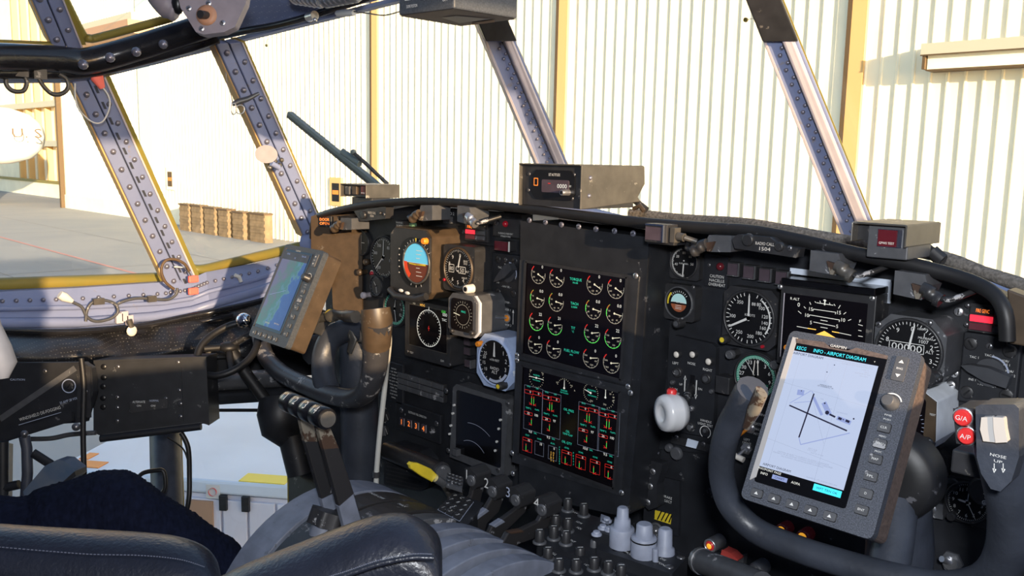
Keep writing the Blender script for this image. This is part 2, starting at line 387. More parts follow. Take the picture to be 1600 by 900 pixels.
# ================================================================ OUTSIDE
GZ = -2.55; HY = 21.0
def struct(o, label=None): o['kind'] = 'structure'; (label and o.__setitem__('label', label)); return o
g = MB('tarmac'); g.add([(-140,-60,GZ),(60,-60,GZ),(60,60,GZ),(-140,60,GZ)], [(0,1,2,3)])
ground = struct(g.build('floor_tarmac'), 'pale concrete apron outside, half in the shadow of the aircraft')
g = MB('marker_orange')
def pol(mb, pts, m=None): mb.add(pts, [tuple(range(len(pts)))], m)
a = PZ(-30,362,GZ+0.01); b = PZ(222,430,GZ+0.01); dd = (b-a).normalized(); nn = Vector((-dd.y,dd.x,0))*0.07
mat('faded_red', (0.50,0.24,0.22), 0.8)
pol(g, [a-nn,b-nn,b+nn,a+nn], 'faded_red'); g.build('painted_line', ground, label='faded red line painted across the apron')
g = MB('seam')
for q in ((Vector((-60,8,0)),Vector((-8,8,0))),(Vector((-60,15,0)),Vector((-8,15,0))),(Vector((-30,-5,0)),Vector((-30,21,0))),(Vector((-18,-5,0)),Vector((-18,21,0))),(Vector((-45,-5,0)),Vector((-45,21,0)))):
    d2 = (q[1]-q[0]).normalized(); n2 = Vector((-d2.y,d2.x,0))*0.02; z = Vector((0,0,GZ+0.006))
    pol(g, [q[0]-n2+z,q[1]-n2+z,q[1]+n2+z,q[0]+n2+z])
mat('joint', (0.22,0.21,0.20), 0.9); g.fm = [0]*len(g.fm); g.mats = ['joint']; g.build('joint', ground)
# hangar wall: corrugated leaves, each its own sheet
hw = bpy.data.objects.new('wall_front', None); COL.objects.link(hw); hw.location = (0, HY, GZ); struct(hw, 'sunlit cream corrugated hangar wall behind the windscreen')
xs = [PY(p, 200, HY).x for p in (97, 226, 243, 583, 870, 1318)] + [16.0]
HT = 15.0
def leaf(x0, x1, name, m='cream_wall'):
    mb = MB(m); x = x0+0.10; prof = [(x0, 0.0)]
    while x+0.375 < x1-0.08:
        prof += [(x+0.26, 0.0), (x+0.295, -0.040), (x+0.325, -0.040), (x+0.345, 0.0)]; x += 0.375
    prof.append((x1, 0.0)); n = len(prof)
    vs = [(p, q, 0) for p, q in prof]+[(p, q, HT) for p, q in prof]
    mb.add(vs, [(i, i+1, i+1+n, i+n) for i in range(n-1)]); o = mb.build(name, hw); return o
for i in range(6):
    if i == 1: continue
    leaf(xs[i]+0.03, xs[i+1]-0.03, 'wall_sheet')
for x in (xs[3], xs[4], xs[5]):
    mb = MB('cream_frame'); mb.box(x+0.06, -0.12, 0, x+0.42, 0.02, HT); mb.box(x-0.30, -0.04, 0, x-0.03, 0.02, HT, 'cream_wall'); mb.box(x-0.05,-0.13,0,x+0.06,0.0,HT,'seam'); mb.build('door_edge', hw)
mb = MB('pale_blue'); mb.box(xs[1]-0.1,-0.25,0,xs[2]+0.1,0.0,HT); mb.build('downpipe', hw, label='pale blue upright strip between two wall sheets')
mb = MB('cream_wall'); mb.box(-80,0.05,0,20,0.3,HT); mb.v = [v if v.x > -70 else Vector((xs[0],v.y,v.z)) for v in mb.v]; mb.build('wall_core', hw)
mb = MB('pale_blue'); mb.box(xs[0],-0.06,0,xs[3]-12,0.0,0.9,'cream_wall'); mb.build('wall_base', hw)
# light box on the wall, right of the last post
p0, p1 = PY(1456,73,HY), PY(1640,66,HY); zb = PY(1456,112,HY).z
T = bpy.data.objects.new('light_housing', None); COL.objects.link(T); T.location = (p0.x, HY, zb); tag(T, 'long grey light housing fixed high on the hangar wall', 'light')
mb = MB('light_box'); w = 4.2
mb.box(0,-0.62,(p0.z-zb)*0.55,w,-0.05,(p0.z-zb)); mb.box(0.12,-0.5,0,w,-0.05,(p0.z-zb)*0.55,'cream_wall'); mb.box(0.10,-0.52,-0.03,w,-0.02,0.0,'seam'); mb.build('housing', T)
mb = MB('seam'); mb.box(0.0,-0.63,(p0.z-zb)*0.52,w,-0.6,(p0.z-zb)*0.57); mb.box(0.04,-0.60,0,0.10,-0.02,(p0.z-zb)*0.55); mb.build('seal_strip', T)
# canopy bracket seen through the eyebrow window
p0, p1 = PY(120,55,HY-0.4), PY(228,18,HY-0.4)
mb = MB('light_box'); mb.box(p0.x,HY-1.4,p1.z-1.2,p1.x,HY,p1.z-0.5,'cart_brown'); mb.box(p0.x-2,HY-1.2,p1.z-0.5,p1.x,HY,p1.z-0.1)
tag(mb.build('door_canopy'), 'brown canopy beam over a hangar opening, seen through the small upper left window', 'canopy')
# crates along the wall foot
for i, (xa, xb, yt, yb) in enumerate(((281,299,318,347),(300,318,320,351),(320,340,323,356),(342,360,326,361),(364,385,330,364),(391,420,332,366))):
    A = PZ(xa, yb, GZ); Y0 = HY-1.5; A = PY(xa, yb, Y0); B = PY(xb, yb, Y0); h = PY(xa, yt, Y0).z-GZ
    mb = MB('crate'); mb.box(0,0,0,(B.x-A.x)*0.80,0.38,h)
    for k in range(4): mb.box(0.02,-0.03,h*(0.1+0.22*k),(B.x-A.x)*0.8-0.02,0.0,h*(0.2+0.22*k),'crate')
    mb.box(-0.02,-0.05,h-0.06,(B.x-A.x)*0.8+0.02,0.40,h+0.02,'dark_brown')
    o = mb.build('crate', bevel=0.0); o.location = (A.x, Y0, GZ)
    tag(o, ['brown crate beside the pale blue upright, leftmost by the hangar wall','brown crate second from the left by the hangar wall','brown crate third from the left by the hangar wall','brown crate fourth from the left by the hangar wall','brown crate fifth from the left by the hangar wall','widest brown crate, nearest the window post, by the hangar wall'][i], 'crate', 'crates along the hangar wall')
# small notice and small window in the wall
def wallbox(name, lab, cat, px0, py0, px1, py1, m, m2):
    A = PY(px0,py0,HY-0.05); B = PY(px1,py1,HY-0.05); e = bpy.data.objects.new(name, None); COL.objects.link(e); e.location = (A.x, HY, B.z); tag(e, lab, cat)
    w, h = B.x-A.x, A.z-B.z; mb = MB(m); mb.box(0,-0.12,0,w,0,h); mb.build('frame', e)
    mb = MB(m2); mb.box(w*.25,-0.14,h*.15,w*.85,-0.10,h*.8); mb.box(w*.3,-0.15,h*.4,w*.8,-0.13,h*.55,'marker_orange'); mb.build('pane', e)
wallbox('wall_window','small dark window with an orange bar low in the hangar wall, above the small cockpit box','window',517,277,535,322,'cream_frame','glass_dark')
wallbox('wall_notice','small framed notice on the hangar wall left of the crates','sign',261,261,273,297,'cream_wall','seam')
# second, set-back building and white tank at the far left
o = MB('cream_wall'); xl = xs[0]
e = bpy.data.objects.new('wall_left_building', None); COL.objects.link(e); e.location = (xl, 27, GZ); struct(e, 'set-back cream building at the far left')
mb = MB('cream_wall'); mb.box(-90,0,0,6,0.3,30); mb.build('wall_sheet', e)
for k in range(12):
    mb = MB('cream_frame'); mb.box(-2.6*k-0.35,-0.5,0,-2.6*k,0,30); mb.build('column', e)
for z in (4.2, 7.6):
    mb = MB('light_box'); mb.box(-90,-0.7,z,4,-0.1,z+0.5); mb.build('girder', e)
mb = MB('cream_wall'); mb.box(-70,-2.2,0,-1.0,-1.9,1.15); mb.box(-70,-2.3,1.15,-1.0,-1.8,1.35,'seal')
mb.build('low_wall', e)
mb = MB('seam'); mb.box(xl-0.25,HY-0.3,GZ,xl+0.02,HY+1,GZ+HT); mb.build('door_edge', None); struct(bpy.data.objects['door_edge' if 'door_edge' in bpy.data.objects and bpy.data.objects['door_edge'].parent is None else 'door_edge.003'])
c = PD(5,212,62.0)
T = bpy.data.objects.new('storage_tank', None); COL.objects.link(T); T.location = c; tag(T, 'white rounded tank end lettered U.S at the far left beyond the apron', 'tank')
ax = (PD(66,214,62)-c); L0 = ax.length
mb = MB('tank_white'); r = 2.15
prof = [(-16,r),(-9,r),(-5,r),(-2,r*0.97),(0.5,r*0.9),(1.8,r*0.72),(L0-0.3,r*0.45),(L0,r*0.1)]
d = ax.normalized(); up = Vector((0,0,1)); sd = d.cross(up).normalized(); vs = []
for s_, rr in prof:
    for j in range(28):
        a = 2*math.pi*j/28; vs.append(d*s_+sd*rr*math.cos(a)+up*(rr*math.sin(a)))
mb.add(vs, [(i*28+j,i*28+(j+1)%28,(i+1)*28+(j+1)%28,(i+1)*28+j) for i in range(len(prof)-1) for j in range(28)], None, True)
mb.add(vs[-28:], [tuple(range(28))]); mb.build('tank_body', T)
mb = MB('dark_brown')
q = PD(42,208,60.0)-c; view = (EYE-PD(42,208,60.0)).normalized(); rx = view.cross(Vector((0,0,-1))).normalized()
if rx.dot(PD(60,208,60)-PD(42,208,60)) < 0: rx = -rx
mb.xf = Matrix.Translation(q) @ Matrix((rx, up, view)).transposed().to_4x4()
mb.text('U. S', 0, 0, 0.62, 1.2, 'seam', wx=1.75); mb.build('lettering', T)
mb = MB('cream_frame'); 
for s_ in (-9,-1.5): mb.box(d.x*s_-0.4,d.y*s_-0.4,-c.z+GZ,d.x*s_+0.4,d.y*s_+0.4,-1.6)
mb.build('support', T)
# ground cart under the lower left window
CZ = -1.0
A = PZ(92,733,CZ); B = PZ(560,768,CZ); C = PZ(470,600,CZ); D = PZ(205,655,CZ)
u = (B-A); u.z = 0; Lc = u.length; u.normalize(); v = Vector((-u.y,u.x,0)); dep = max(0.5,(C-A).dot(v))
if dep < 1: dep = 3.0
T = bpy.data.objects.new('service_cart', None); COL.objects.link(T)
rot = Matrix((u, v, Vector((0,0,1)))).transposed().to_4x4(); T.matrix_world = Matrix.Translation((A.x,A.y,GZ+0.12)) @ rot
tag(T, 'white service cart on the apron below the lower left window', 'cart'); HH = CZ-GZ-0.12; II = T.matrix_world.inverted()
def cxy(px, py):      # pixel on the cart front (local y = 0)
    o = II @ EYE; d2 = II.to_3x3() @ ray(px, py); t = -o.y/d2.y; p = o+d2*t; return p.x, p.z
mb = MB('cart_white'); mb.box(-0.05,0,HH-0.10,Lc,dep,HH); mb.build('lid', T, bevel=0.02)
mb = MB('cart_side'); mb.box(0,0.03,0.25,Lc-0.02,dep-0.03,HH-0.11); mb.build('body', T)
for q in ((128,812,1.0),):
    pass
fx = [cxy(x, 770)[0] for x in (288, 345, 386, 430, 470)]
for i in range(4):
    mb = MB('cart_side'); mb.box(fx[i]+0.01,0.005,0.28,fx[i+1]-0.01,0.03,HH-0.14); mb.build('cabinet_door', T, bevel=0.004)
for px_, py_ in ((349,785),(384,787),(390,870),(350,868)):
    x, z = cxy(px_, py_); mb = MB('rubber'); mb.box(x-0.025,-0.02,z-0.055,x+0.03,0.01,z+0.055); mb.build('latch', T, bevel=0.004)
x0, z0 = cxy(291,780); x1, z1 = cxy(334,824); mb = MB('cart_brown'); mb.box(x0,-0.01,z1,x1,0.006,z0); mb.build('brown_panel', T, label='brown square patch')
for a_, b_, m_ in (((108,727),(157,730),'marker_orange'),((378,748),(446,756),'marker_yellow'),((126,716),(142,716),'marker_orange')):
    P0, P1 = II @ PZ(a_[0],a_[1],CZ), II @ PZ(b_[0],b_[1],CZ); mb = MB(m_); mb.box(P0.x,max(-0.07,min(P0.y,P1.y)-0.02),HH-0.075 if m_=='marker_yellow' else HH-0.02,P1.x,max(P0.y,P1.y)+0.10,HH+0.006); mb.build('marker_tape', T)
x, z = cxy(333,768); mb = MB('white'); mb.box(x-.05,-.005,z-.05,x+.05,.03,z+.05); mb.cyl(0,0,0,0.01,0.03,n=12,m='red_button'); 
for i in range(len(mb.v)-24, len(mb.v)): q = mb.v[i]; mb.v[i] = Vector((x+q.x, -0.006-q.z, z+q.y))
mb.build('warning_label', T)
for s_ in (0.4, Lc-0.5):
    for t_ in (0.1, dep-0.3):
        mb = MB('rubber'); mb.xf = Matrix.Translation((s_,t_,0.10)) @ Matrix.Rotation(math.pi/2,4,'X'); mb.cyl(0,0,-0.08,0.08,0.22,n=16); mb.build('wheel', T)
# ================================================================ AIRFRAME
CXL = -0.95
def quad_strip(mb, L0, R0, R1, L1, a, b, z0, z1, m=None, n=None):
    """box between width fractions a..b of the strip L0-R0 / L1-R1, from height z0 to z1 towards the eye"""
    if n is None:
        n = (R0-L0).cross(L1-L0).normalized()
        if n.dot(EYE-L0) < 0: n = -n
    P = [L0.lerp(R0,a), L0.lerp(R0,b), L1.lerp(R1,b), L1.lerp(R1,a)]
    vs = [p+n*z0 for p in P]+[p+n*z1 for p in P]
    c = (vs[1]-vs[0]).cross(vs[3]-vs[0]).dot(n)
    fs = [(0,3,2,1),(4,5,6,7),(0,1,5,4),(1,2,6,5),(2,3,7,6),(3,0,4,7)]
    if c < 0: fs = [f[::-1] for f in fs]
    mb.add(vs, fs, m); return n
def rivets(L0, R0, R1, L1, cols, parent, h=0.0, step=0.033, r=0.0052, m='rivet', phase=0.5):
    n = (R0-L0).cross(L1-L0).normalized(); n = n if n.dot(EYE-L0) > 0 else -n
    mb = MB(m); L = (L1-L0).length; k = int(L/step)
    for ci, u_ in enumerate(cols):
        for i in range(k):
            t = (i+0.5+phase*(ci % 2))/k
            if t > 1: continue
            p = L0.lerp(R0,u_).lerp(L1.lerp(R1,u_), t)+n*h; mb.ball(p, r, sc=(1,1,1), n=8)
    o = mb.build('rivets', parent, kind='stuff'); return o
def trim(name, label):
    e = bpy.data.objects.new(name, None); COL.objects.link(e); struct(e, label); return e
# windscreen posts beside and right of the centre pane (seen at 820 and 1270)
def front_post(idx, l0, r0, l1, r1, seam, label, ytop=1.13, ybot=1.50, dy=0.03):
    e = trim('trim_%d' % idx, label); L0, R0, L1, R1 = PY(*l0,ytop), PY(*r0,ytop+dy), PY(*l1,ybot), PY(*r1,ybot+dy)
    L0, L1 = L0-(L1-L0)*0.15, L1+(L1-L0)*0.25; R0, R1 = R0-(R1-R0)*0.15, R1+(R1-R0)*0.25
    mb = MB('blue_grey'); quad_strip(mb,L0,R0,R1,L1,0,seam,-0.03,0.0); mb.build('flange', e, bevel=0.002)
    mb = MB('primer_pink'); quad_strip(mb,L0,R0,R1,L1,seam+0.03,0.90,-0.03,0.014); mb.build('rail', e, bevel=0.004, label='pale raised rail')
    mb = MB('blue_grey'); quad_strip(mb,L0,R0,R1,L1,0.88,1.0,-0.03,0.006); mb.build('outer_lip', e, bevel=0.002)
    mb = MB('primer_pink'); quad_strip(mb,L0,R0,R1,L1,-0.03,0.06,-0.03,0.003); mb.build('inner_lip', e, bevel=0.001)
    mb = MB('seal'); quad_strip(mb,L0,R0,R1,L1,1.0,1.04,-0.012,-0.004); mb.build('seal', e)
    mb = MB('case'); k_ = (0.075+0.15)/1.4 if idx == 1 else (0.115+0.15)/1.4; quad_strip(mb,L0,R0,R0.lerp(R1,k_),L0.lerp(L1,k_),-0.02,1.01,-0.032,0.016); mb.build('top_shade', e, bevel=0.002, label='black top end')  # dark band laid over the post top in place of its shadow
    rivets(L0,R0,R1,L1,(seam-0.06,seam-0.20),e,step=0.028,r=0.0036)
    return L0,R0,L1,R1
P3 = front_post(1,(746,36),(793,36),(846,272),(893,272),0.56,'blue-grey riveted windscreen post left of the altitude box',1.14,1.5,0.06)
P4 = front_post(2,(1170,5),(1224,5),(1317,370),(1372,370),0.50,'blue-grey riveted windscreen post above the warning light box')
# side posts
def side_post(idx, l0, r0, l1, r1, x0, x1, label, dash):
    e = trim('trim_%d' % idx, label); L0, R0, L1, R1 = PX(*l0,x0), PX(*r0,x0), PX(*l1,x1), PX(*r1,x1)
    if idx == 4: L1, R1 = L1+(L1-L0)*0.18, R1+(R1-R0)*0.18
    if idx == 5: L0, R0 = L0-(L1-L0)*0.5, R0-(R1-R0)*0.5
    mb = MB('blue_grey'); quad_strip(mb,L0,R0,R1,L1,0,0.46,-0.03,0.0); mb.build('flange', e, bevel=0.002)
    mb = MB('blue_grey'); quad_strip(mb,L0,R0,R1,L1,0.50,1.0,-0.03,0.002); mb.build('flange', e, bevel=0.002)
    mb = MB('blue_grey_dark'); quad_strip(mb,L0,R0,R1,L1,0.44,0.52,-0.03,-0.008); mb.build('seam', e)
    mb = MB('primer_pink'); quad_strip(mb,L0,R0,R1,L1,0.97,1.03,-0.03,0.006); mb.build('outer_lip', e)
    mb = MB('primer_pink'); quad_strip(mb,L0,R0,R1,L1,-0.05,0.0,-0.04,-0.01,'cream_frame'); mb.build('inner_lip', e)
    mb = MB('seal'); quad_strip(mb,L0,R0,R1,L1,1.03,1.25,-0.05,-0.012); mb.build('seal', e)
    rivets(L0,R0,R1,L1,(0.24,0.78),e,step=0.046,r=0.0075,m='blue_grey' if 0 else 'rivet')
    if dash:
        mb = MB('blue_grey_dark'); k = 16
        for i in range(k):
            t = (i+0.3)/k; t2 = (i+0.75)/k
            a0,b0 = L0.lerp(R0,0.56),L0.lerp(R0,0.64); a1,b1 = L1.lerp(R1,0.56),L1.lerp(R1,0.64)
            quad_strip(mb,a0.lerp(a1,t),b0.lerp(b1,t),b0.lerp(b1,t2),a0.lerp(a1,t2),0,1,0.0,0.0035)
        mb.build('slot', e, kind='stuff')
    return L0,R0,L1,R1
PA = side_post(3,(100,100),(153,100),(266,452),(309,445),-2.03,-2.20,'blue-grey riveted post between the two left side windows',True)
PB = side_post(4,(338,68),(377,66),(459,333),(493,333),-1.86,-1.98,'blue-grey riveted post left of the wiper',False)
PE = side_post(5,(38,-30),(85,-32),(84,76),(128,76),-1.90,-2.02,'grey riveted post between the small upper left windows',False)
# sill under the side windows
def ribbon(mb, top, bot, k=6, m=None, th=0.0):
    n = len(top); vs = list(top)+list(bot); mb.add(vs, [(i,i+n,i+1+n,i+1) for i in range(n-1)], m)
SX = [(-700,470,-2.12),(-120,456,-2.12),(0,456,-2.15),(120,450,-2.18),(255,441,-2.20),(298,436,-2.20),(322,425,-2.20),(400,411,-2.10),(487,388,-1.97)]
SM = [(-700,505,-2.09),(-120,482,-2.09),(0,482,-2.12),(120,480,-2.15),(255,473,-2.17),(298,466,-2.17),(325,455,-2.16),(400,436,-2.06),(490,405,-1.94)]
SB = [(-700,560,-2.06),(-120,520,-2.06),(0,522,-2.09),(120,522,-2.12),(220,512,-2.14),(298,500,-2.14),(330,492,-2.13),(400,470,-2.03),(492,440,-1.92)]
e = trim('trim_6','blue-grey metal sill under the left side windows')
tp, md, bt = [PX(*q) for q in SX], [PX(*q) for q in SM], [PX(*q) for q in SB]
mb = MB('blue_grey'); ribbon(mb, tp, md); ribbon(mb, md, bt); ribbon(mb, [p+Vector((-0.05,0.03,0.0)) for p in tp], tp)
mb.build('sill_sheet', e)
mb = MB('blue_grey'); mb.tube([p+Vector((0.006,0,0)) for p in md], 0.006, 8); mb.tube([q.lerp(p,0.45)+Vector((0.008,0,0)) for p,q in zip(md,bt)], 0.012, 8); mb.build('ridge', e)
mb = MB('rivet')
for i in range(40):
    t = 1+i/40*6.9; k = int(t); fr = t-k; p = tp[k].lerp(tp[k+1],fr).lerp(md[k].lerp(md[k+1],fr),0.55); mb.ball(p+Vector((0.003,-0.002,0)),0.0055,n=8)
mb.build('rivets', e, kind='stuff')
mb = MB('seal')
mb.tube([PX(*q)+Vector((0,0,0)) for q in ((-700,458,-2.16),(-120,447,-2.16),(0,445,-2.19),(130,440,-2.22),(256,435,-2.24))],0.016,8); mb.build('seal', e, label='yellow window seal')
mb = MB('seal'); mb.tube(spline([PX(*q) for q in ((287,400,-2.23),(297,417,-2.23),(315,421,-2.22),(360,411,-2.16),(478,383,-1.99))],5),0.013,8); mb.build('seal', e, label='yellow window seal')
# upper padded beam
bm = trim('trim_7','black padded beam over the left windows')
cp = [(-700,40,-1.90),(-140,90,-1.90),(0,90,-1.95),(90,93,-1.98),(135,96,-1.98),(200,80,-1.95),(290,52,-1.88),(330,38,-1.84)]
mb = MB('beam'); mb.tube(spline([PX(*q) for q in cp],5), [(0.028,0.028)]*36, 16); mb.build('padding', bm)
cp2 = [(-700,70,-1.92),(-140,113,-1.92),(0,113,-1.96),(90,114,-1.99),(135,112,-1.99),(200,98,-1.96),(290,74,-1.89),(340,58,-1.85)]
mb = MB('beam'); mb.tube(spline([PX(*q) for q in cp2],5), 0.014, 12); mb.build('lower_piping', bm)
mb = MB('blue_grey'); mb.tube([PX(*q)+Vector((-0.03,0,0.0)) for q in ((-140,104,-1.94),(130,106,-2.02),(350,52,-1.88))],0.03,8); mb.build('beam_core', bm)
mb = MB('seal'); mb.tube([PX(*q) for q in ((95,120,-2.02),(165,112,-2.02),(240,95,-1.99),(352,66,-1.90))],0.009,8); mb.build('seal', bm)
mb = MB('rivet')
for q in ((172,90),(213,81),(255,69),(297,58),(130,101)): mb.ball(PX(q[0],q[1],-1.885),0.010,n=10)
mb.build('rivets', bm, kind='stuff')
# forward part of the beam: black hose along the upper edge, quilted blue lining above it
mb = MB('beam'); pts = [PY(*q) for q in ((322,62,1.02),(380,49,1.05),(430,40,1.08),(480,27,1.10),(520,14,1.12),(575,-4,1.14),(640,-30,1.16))]
mb.tube(spline(pts,4), 0.0085, 10); mb.build('edge_hose', bm, label='black hose along the upper windscreen edge')
mb = MB('blue_grey_dark'); quad_strip(mb, PY(322,70,1.05),PY(322,76,1.05),PY(660,-8,1.17),PY(660,-15,1.17),0,1,-0.02,0.0,'blue_grey'); mb.build('edge_strip', bm)
lining = MB('quilt'); ribbon(lining, [PY(300,-40,0.90),PY(480,-90,1.0),PY(700,-120,1.05)], [PY(325,66,1.05),PY(500,22,1.13),PY(660,-16,1.18)])
struct(lining.build('ceiling_lining'), 'blue-grey quilted lining above the left windscreen')
e = trim('trim_11','sill beam at the foot of the windscreen, below the glareshield')
mb = MB('blue_grey'); mb.tube([PB[2]+Vector((0,0,-0.02)),P3[2]+Vector((0,0,-0.02)),P4[2]+Vector((0,0,-0.02)),Vector((0.33,1.42,1.10))],0.032,10); mb.build('beam', e)
e = trim('trim_12','roof edge beam over the windscreen')
mb = MB('blue_grey'); mb.tube([PY(640,-60,1.16),P3[0].lerp(P3[1],0.5)+Vector((0,0,0.03)),P4[0].lerp(P4[1],0.5)+Vector((0,0,0.03)),Vector((0.33,0.80,1.85))],0.035,10); mb.build('beam', e)
# gather hoses at the top
def ribbed(name, lab, a, b, n_, r):
    A, B = PY(*a), PY(*b); mb = MB('metal'); d_ = (B-A)/n_; pts = []; rs = []
    for i in range(n_*4+1): pts.append(A+d_*(i/4)); rs.append(r*(1+0.18*math.sin(i*math.pi/2)))
    mb.tube(pts, rs, 14); return tag(mb.build(name), lab, 'hose')
ribbed('ribbed_hose','silver ribbed air hose at the top, left of the overhead box',(462,-8,1.0),(505,-2,1.0),6,0.017)
ribbed('ribbed_hose','silver ribbed air hose joint beside the other hose, nearer the overhead box',(508,-2,1.0),(560,-12,1.0),7,0.016)
# roof, right side and rear of the flight deck, all outside the frame except for their edges
def wall(name, label, fn, m='quilt'):
    mb = MB(m); fn(mb); return struct(mb.build(name), label)
wall('ceiling','grey flight deck ceiling', lambda mb: (mb.box(-2.05,-1.6,2.02,0.20,0.75,2.06)))
wall('wall_rear','grey rear wall of the flight deck', lambda mb: mb.box(-2.25,-1.66,-0.05,0.42,-1.6,2.05))
wall('floor','dark flight deck floor', lambda mb: mb.box(-2.2,-1.6,-0.05,0.42,1.5,0.0,'panel'))
wall('wall_right','grey right side wall with the co-pilot side window opening', lambda mb: (mb.box(0.30,-1.6,0,0.36,0.74,1.10), mb.box(0.30,0.74,0,0.36,1.45,1.30), mb.box(0.30,-1.6,1.10,0.36,-0.16,2.05), mb.box(0.26,-1.6,1.63,0.36,1.1,2.05)))  # unseen wall; sill steps and opening shaped to steer sun and shade
wall('wall_left','grey left side wall behind the side windows', lambda mb: (mb.box(-2.30,-1.6,0,-2.24,0.28,2.05)))
wall('wall_footwell','dark bulkhead behind the rudder pedals', lambda mb: mb.box(-2.0,1.30,0,0.36,1.34,1.0,'panel'))
mb = MB('sun_filter_glass'); mb.add([(0.33,-0.16,1.10),(0.33,0.74,1.10),(0.33,0.74,1.63),(0.33,-0.16,1.63)],[(0,1,2,3)]); mb.add([(0.33,0.74,1.30),(0.33,1.45,1.30),(0.33,1.10,1.63),(0.33,0.74,1.63)],[(0,1,2,3)]); struct(mb.build('window_9'),'unseen side window pane on the co-pilot side, tinted to dim the sun')  # unseen pane, added to dim and warm the sun inside
wall('wall_belly','lower fuselage under the flight deck', lambda mb: mb.box(-2.20,-1.7,-2.0,0.30,1.6,-0.06,'hull'))
# hull outside, seen only as the shadow on the apron
mb = MB('hull'); prof = [(-22,2.15,0.15),(-1.7,2.15,0.15)]; vs = []; N = 28
for y, r, zc in prof:
    for j in range(N): a = 2*math.pi*j/N; vs.append((CXL+r*math.cos(a), y, zc+r*math.sin(a)))
mb.add(vs, [(j,(j+1)%N,N+(j+1)%N,N+j) for j in range(N)], None, True); mb.add(vs[N:], [tuple(range(N))]); mb.box(CXL-0.15,-21,2,CXL+0.15,-14,8.5)
struct(mb.build('wall_hull'), 'fuselage behind the flight deck')
mb = MB('hull'); vs = []; prof = [(1.56,1.05,0.62,-1.5),(2.2,0.98,0.48,-1.35),(3.0,0.80,0.20,-1.1),(3.7,0.50,-0.15,-0.8),(4.05,0.12,-0.4,-0.55)]
for y, r, zt, zb in prof:
    for j in range(N): a = 2*math.pi*j/N; vs.append((CXL+r*math.cos(a), y, (zt+zb)/2+(zt-zb)/2*math.sin(a)))
mb.add(vs, [(i*N+j,i*N+(j+1)%N,(i+1)*N+(j+1)%N,(i+1)*N+j) for i in range(4) for j in range(N)], None, True); mb.add(vs[4*N:], [tuple(range(N))])
struct(mb.build('wall_nose'), 'aircraft nose ahead of the windscreen')
# glass
def pane(i, pts, label):
    mb = MB('pane_glass'); mb.add(pts, [tuple(range(len(pts)))]); return struct(mb.build('window_%d' % i), label)
def back(p, t=0.03): return p+(p-EYE).normalized()*t
pane(1,[back(PX(-160,122,-2.0)),back(PA[0]),back(PA[2]),back(PX(-160,450,-2.17))],'left side window, rearmost')
pane(2,[back(PA[1]),back(PB[0]),back(PX(476,386,-2.0)),back(PA[3])],'left side window beside the post')
pane(3,[back(PB[1]),back(PY(660,-12,1.16)),back(P3[0]),back(P3[2]),back(PY(690,330,1.5)),back(PB[3])],'left windscreen pane with the wiper outside')
pane(4,[back(P3[1]),back(P4[0]),back(P4[2]),back(P3[3])],'centre windscreen pane')
pane(5,[back(P4[1]),back(PY(1700,-60,1.0)),back(PY(1720,500,1.35)),back(P4[3])],'right windscreen pane')
pane(6,[back(PX(-160,-60,-1.9)),back(PE[0]),back(PE[2]),back(PX(-160,76,-2.0))],'small upper left window, rearmost')
pane(7,[back(PE[1]),back(PX(330,-80,-1.75)),back(PX(270,30,-1.9)),back(PX(140,62,-2.02)),back(PE[3])],'small upper left window above the beam')
mb = MB('seal')
mb.tube(spline([PX(*q) for q in ((97,-10,-1.98),(128,52,-2.03),(140,60,-2.03),(160,57,-2.02),(268,28,-1.92))],4),0.009,8); struct(mb.build('trim_8'),'yellow seal of the small upper left window')
mb = MB('seal'); mb.tube([PX(*q) for q in ((-100,66,-2.0),(0,68,-2.02),(82,71,-2.02))],0.008,8); struct(mb.build('trim_9'),'yellow seal of the rearmost small upper window')
# ================================================================ INSTRUMENT PANEL SHELL
pan = Thing('instrument_panel','wide black instrument panel under the glareshield','instrument panel',Vector((CXL,YP,0.30)))
def pq(mb, pts, z0, z1, T, m=None): mb.prism([T.xy(p[0],p[1],z1) for p in pts], z0, z1, m)
mb = MB('panel')
# upper left plate
pq(mb, [(548,340),(640,322),(815,335),(815,640),(600,620),(560,560),(556,520)], -0.03, 0.0, pan); pan.add(mb, 'left_plate', bevel=0.001)
mb = MB('panel'); pq(mb, [(600,555),(815,600),(815,800),(700,770),(585,735)], -0.02, 0.004, pan); pan.add(mb, 'lower_left_plate', bevel=0.002)
mb = MB('panel'); pq(mb, [(1012,352),(1340,392),(1500,430),(1585,470),(1660,640),(1660,760),(1012,700)], -0.03, 0.0, pan); pan.add(mb, 'right_plate', bevel=0.001)
mb = MB('panel'); pq(mb, [(1012,690),(1660,745),(1700,1050),(1000,900)], -0.035, -0.006, pan); pan.add(mb, 'lower_right_plate', bevel=0.001)
# angled end plate facing the cockpit, at the left end
ep = MB('bronze'); q = [(486,338),(500,334),(552,330),(566,338),(566,520),(536,520),(520,480),(517,410),(492,412),(486,398)]  # brown colour stands in for warm sun on the dark plate
# turned about 35 degrees towards the cabin
rot = RX90 @ Matrix.Rotation(math.radians(38),4,'Y')
E1 = Thing('end_plate','end plate at the left end of the instrument panel, browned for the sun on it','panel',PY(556,430,1.15),rot)
ep.prism([E1.xy(*p) for p in q], -0.012, 0.0); E1.add(ep, 'plate', bevel=0.003)
# white edge strip and riveted strip right of the engine display housing
mb = MB('white'); pq(mb, [(1019,388),(1024,388),(1022,660),(1017,660)], 0, 0.004, pan); pan.add(mb, 'white_edge', label='white paint-chipped edge strip')
mb = MB('rivet')
for i in range(12):
    x, y = pan.xy(1031+(-i*0.4), 410+i*33, 0.0)
    if i not in (2,3): mb.ball((x,y,0.001), 0.004, n=8)
pan.add(mb, 'rivets', kind='stuff')
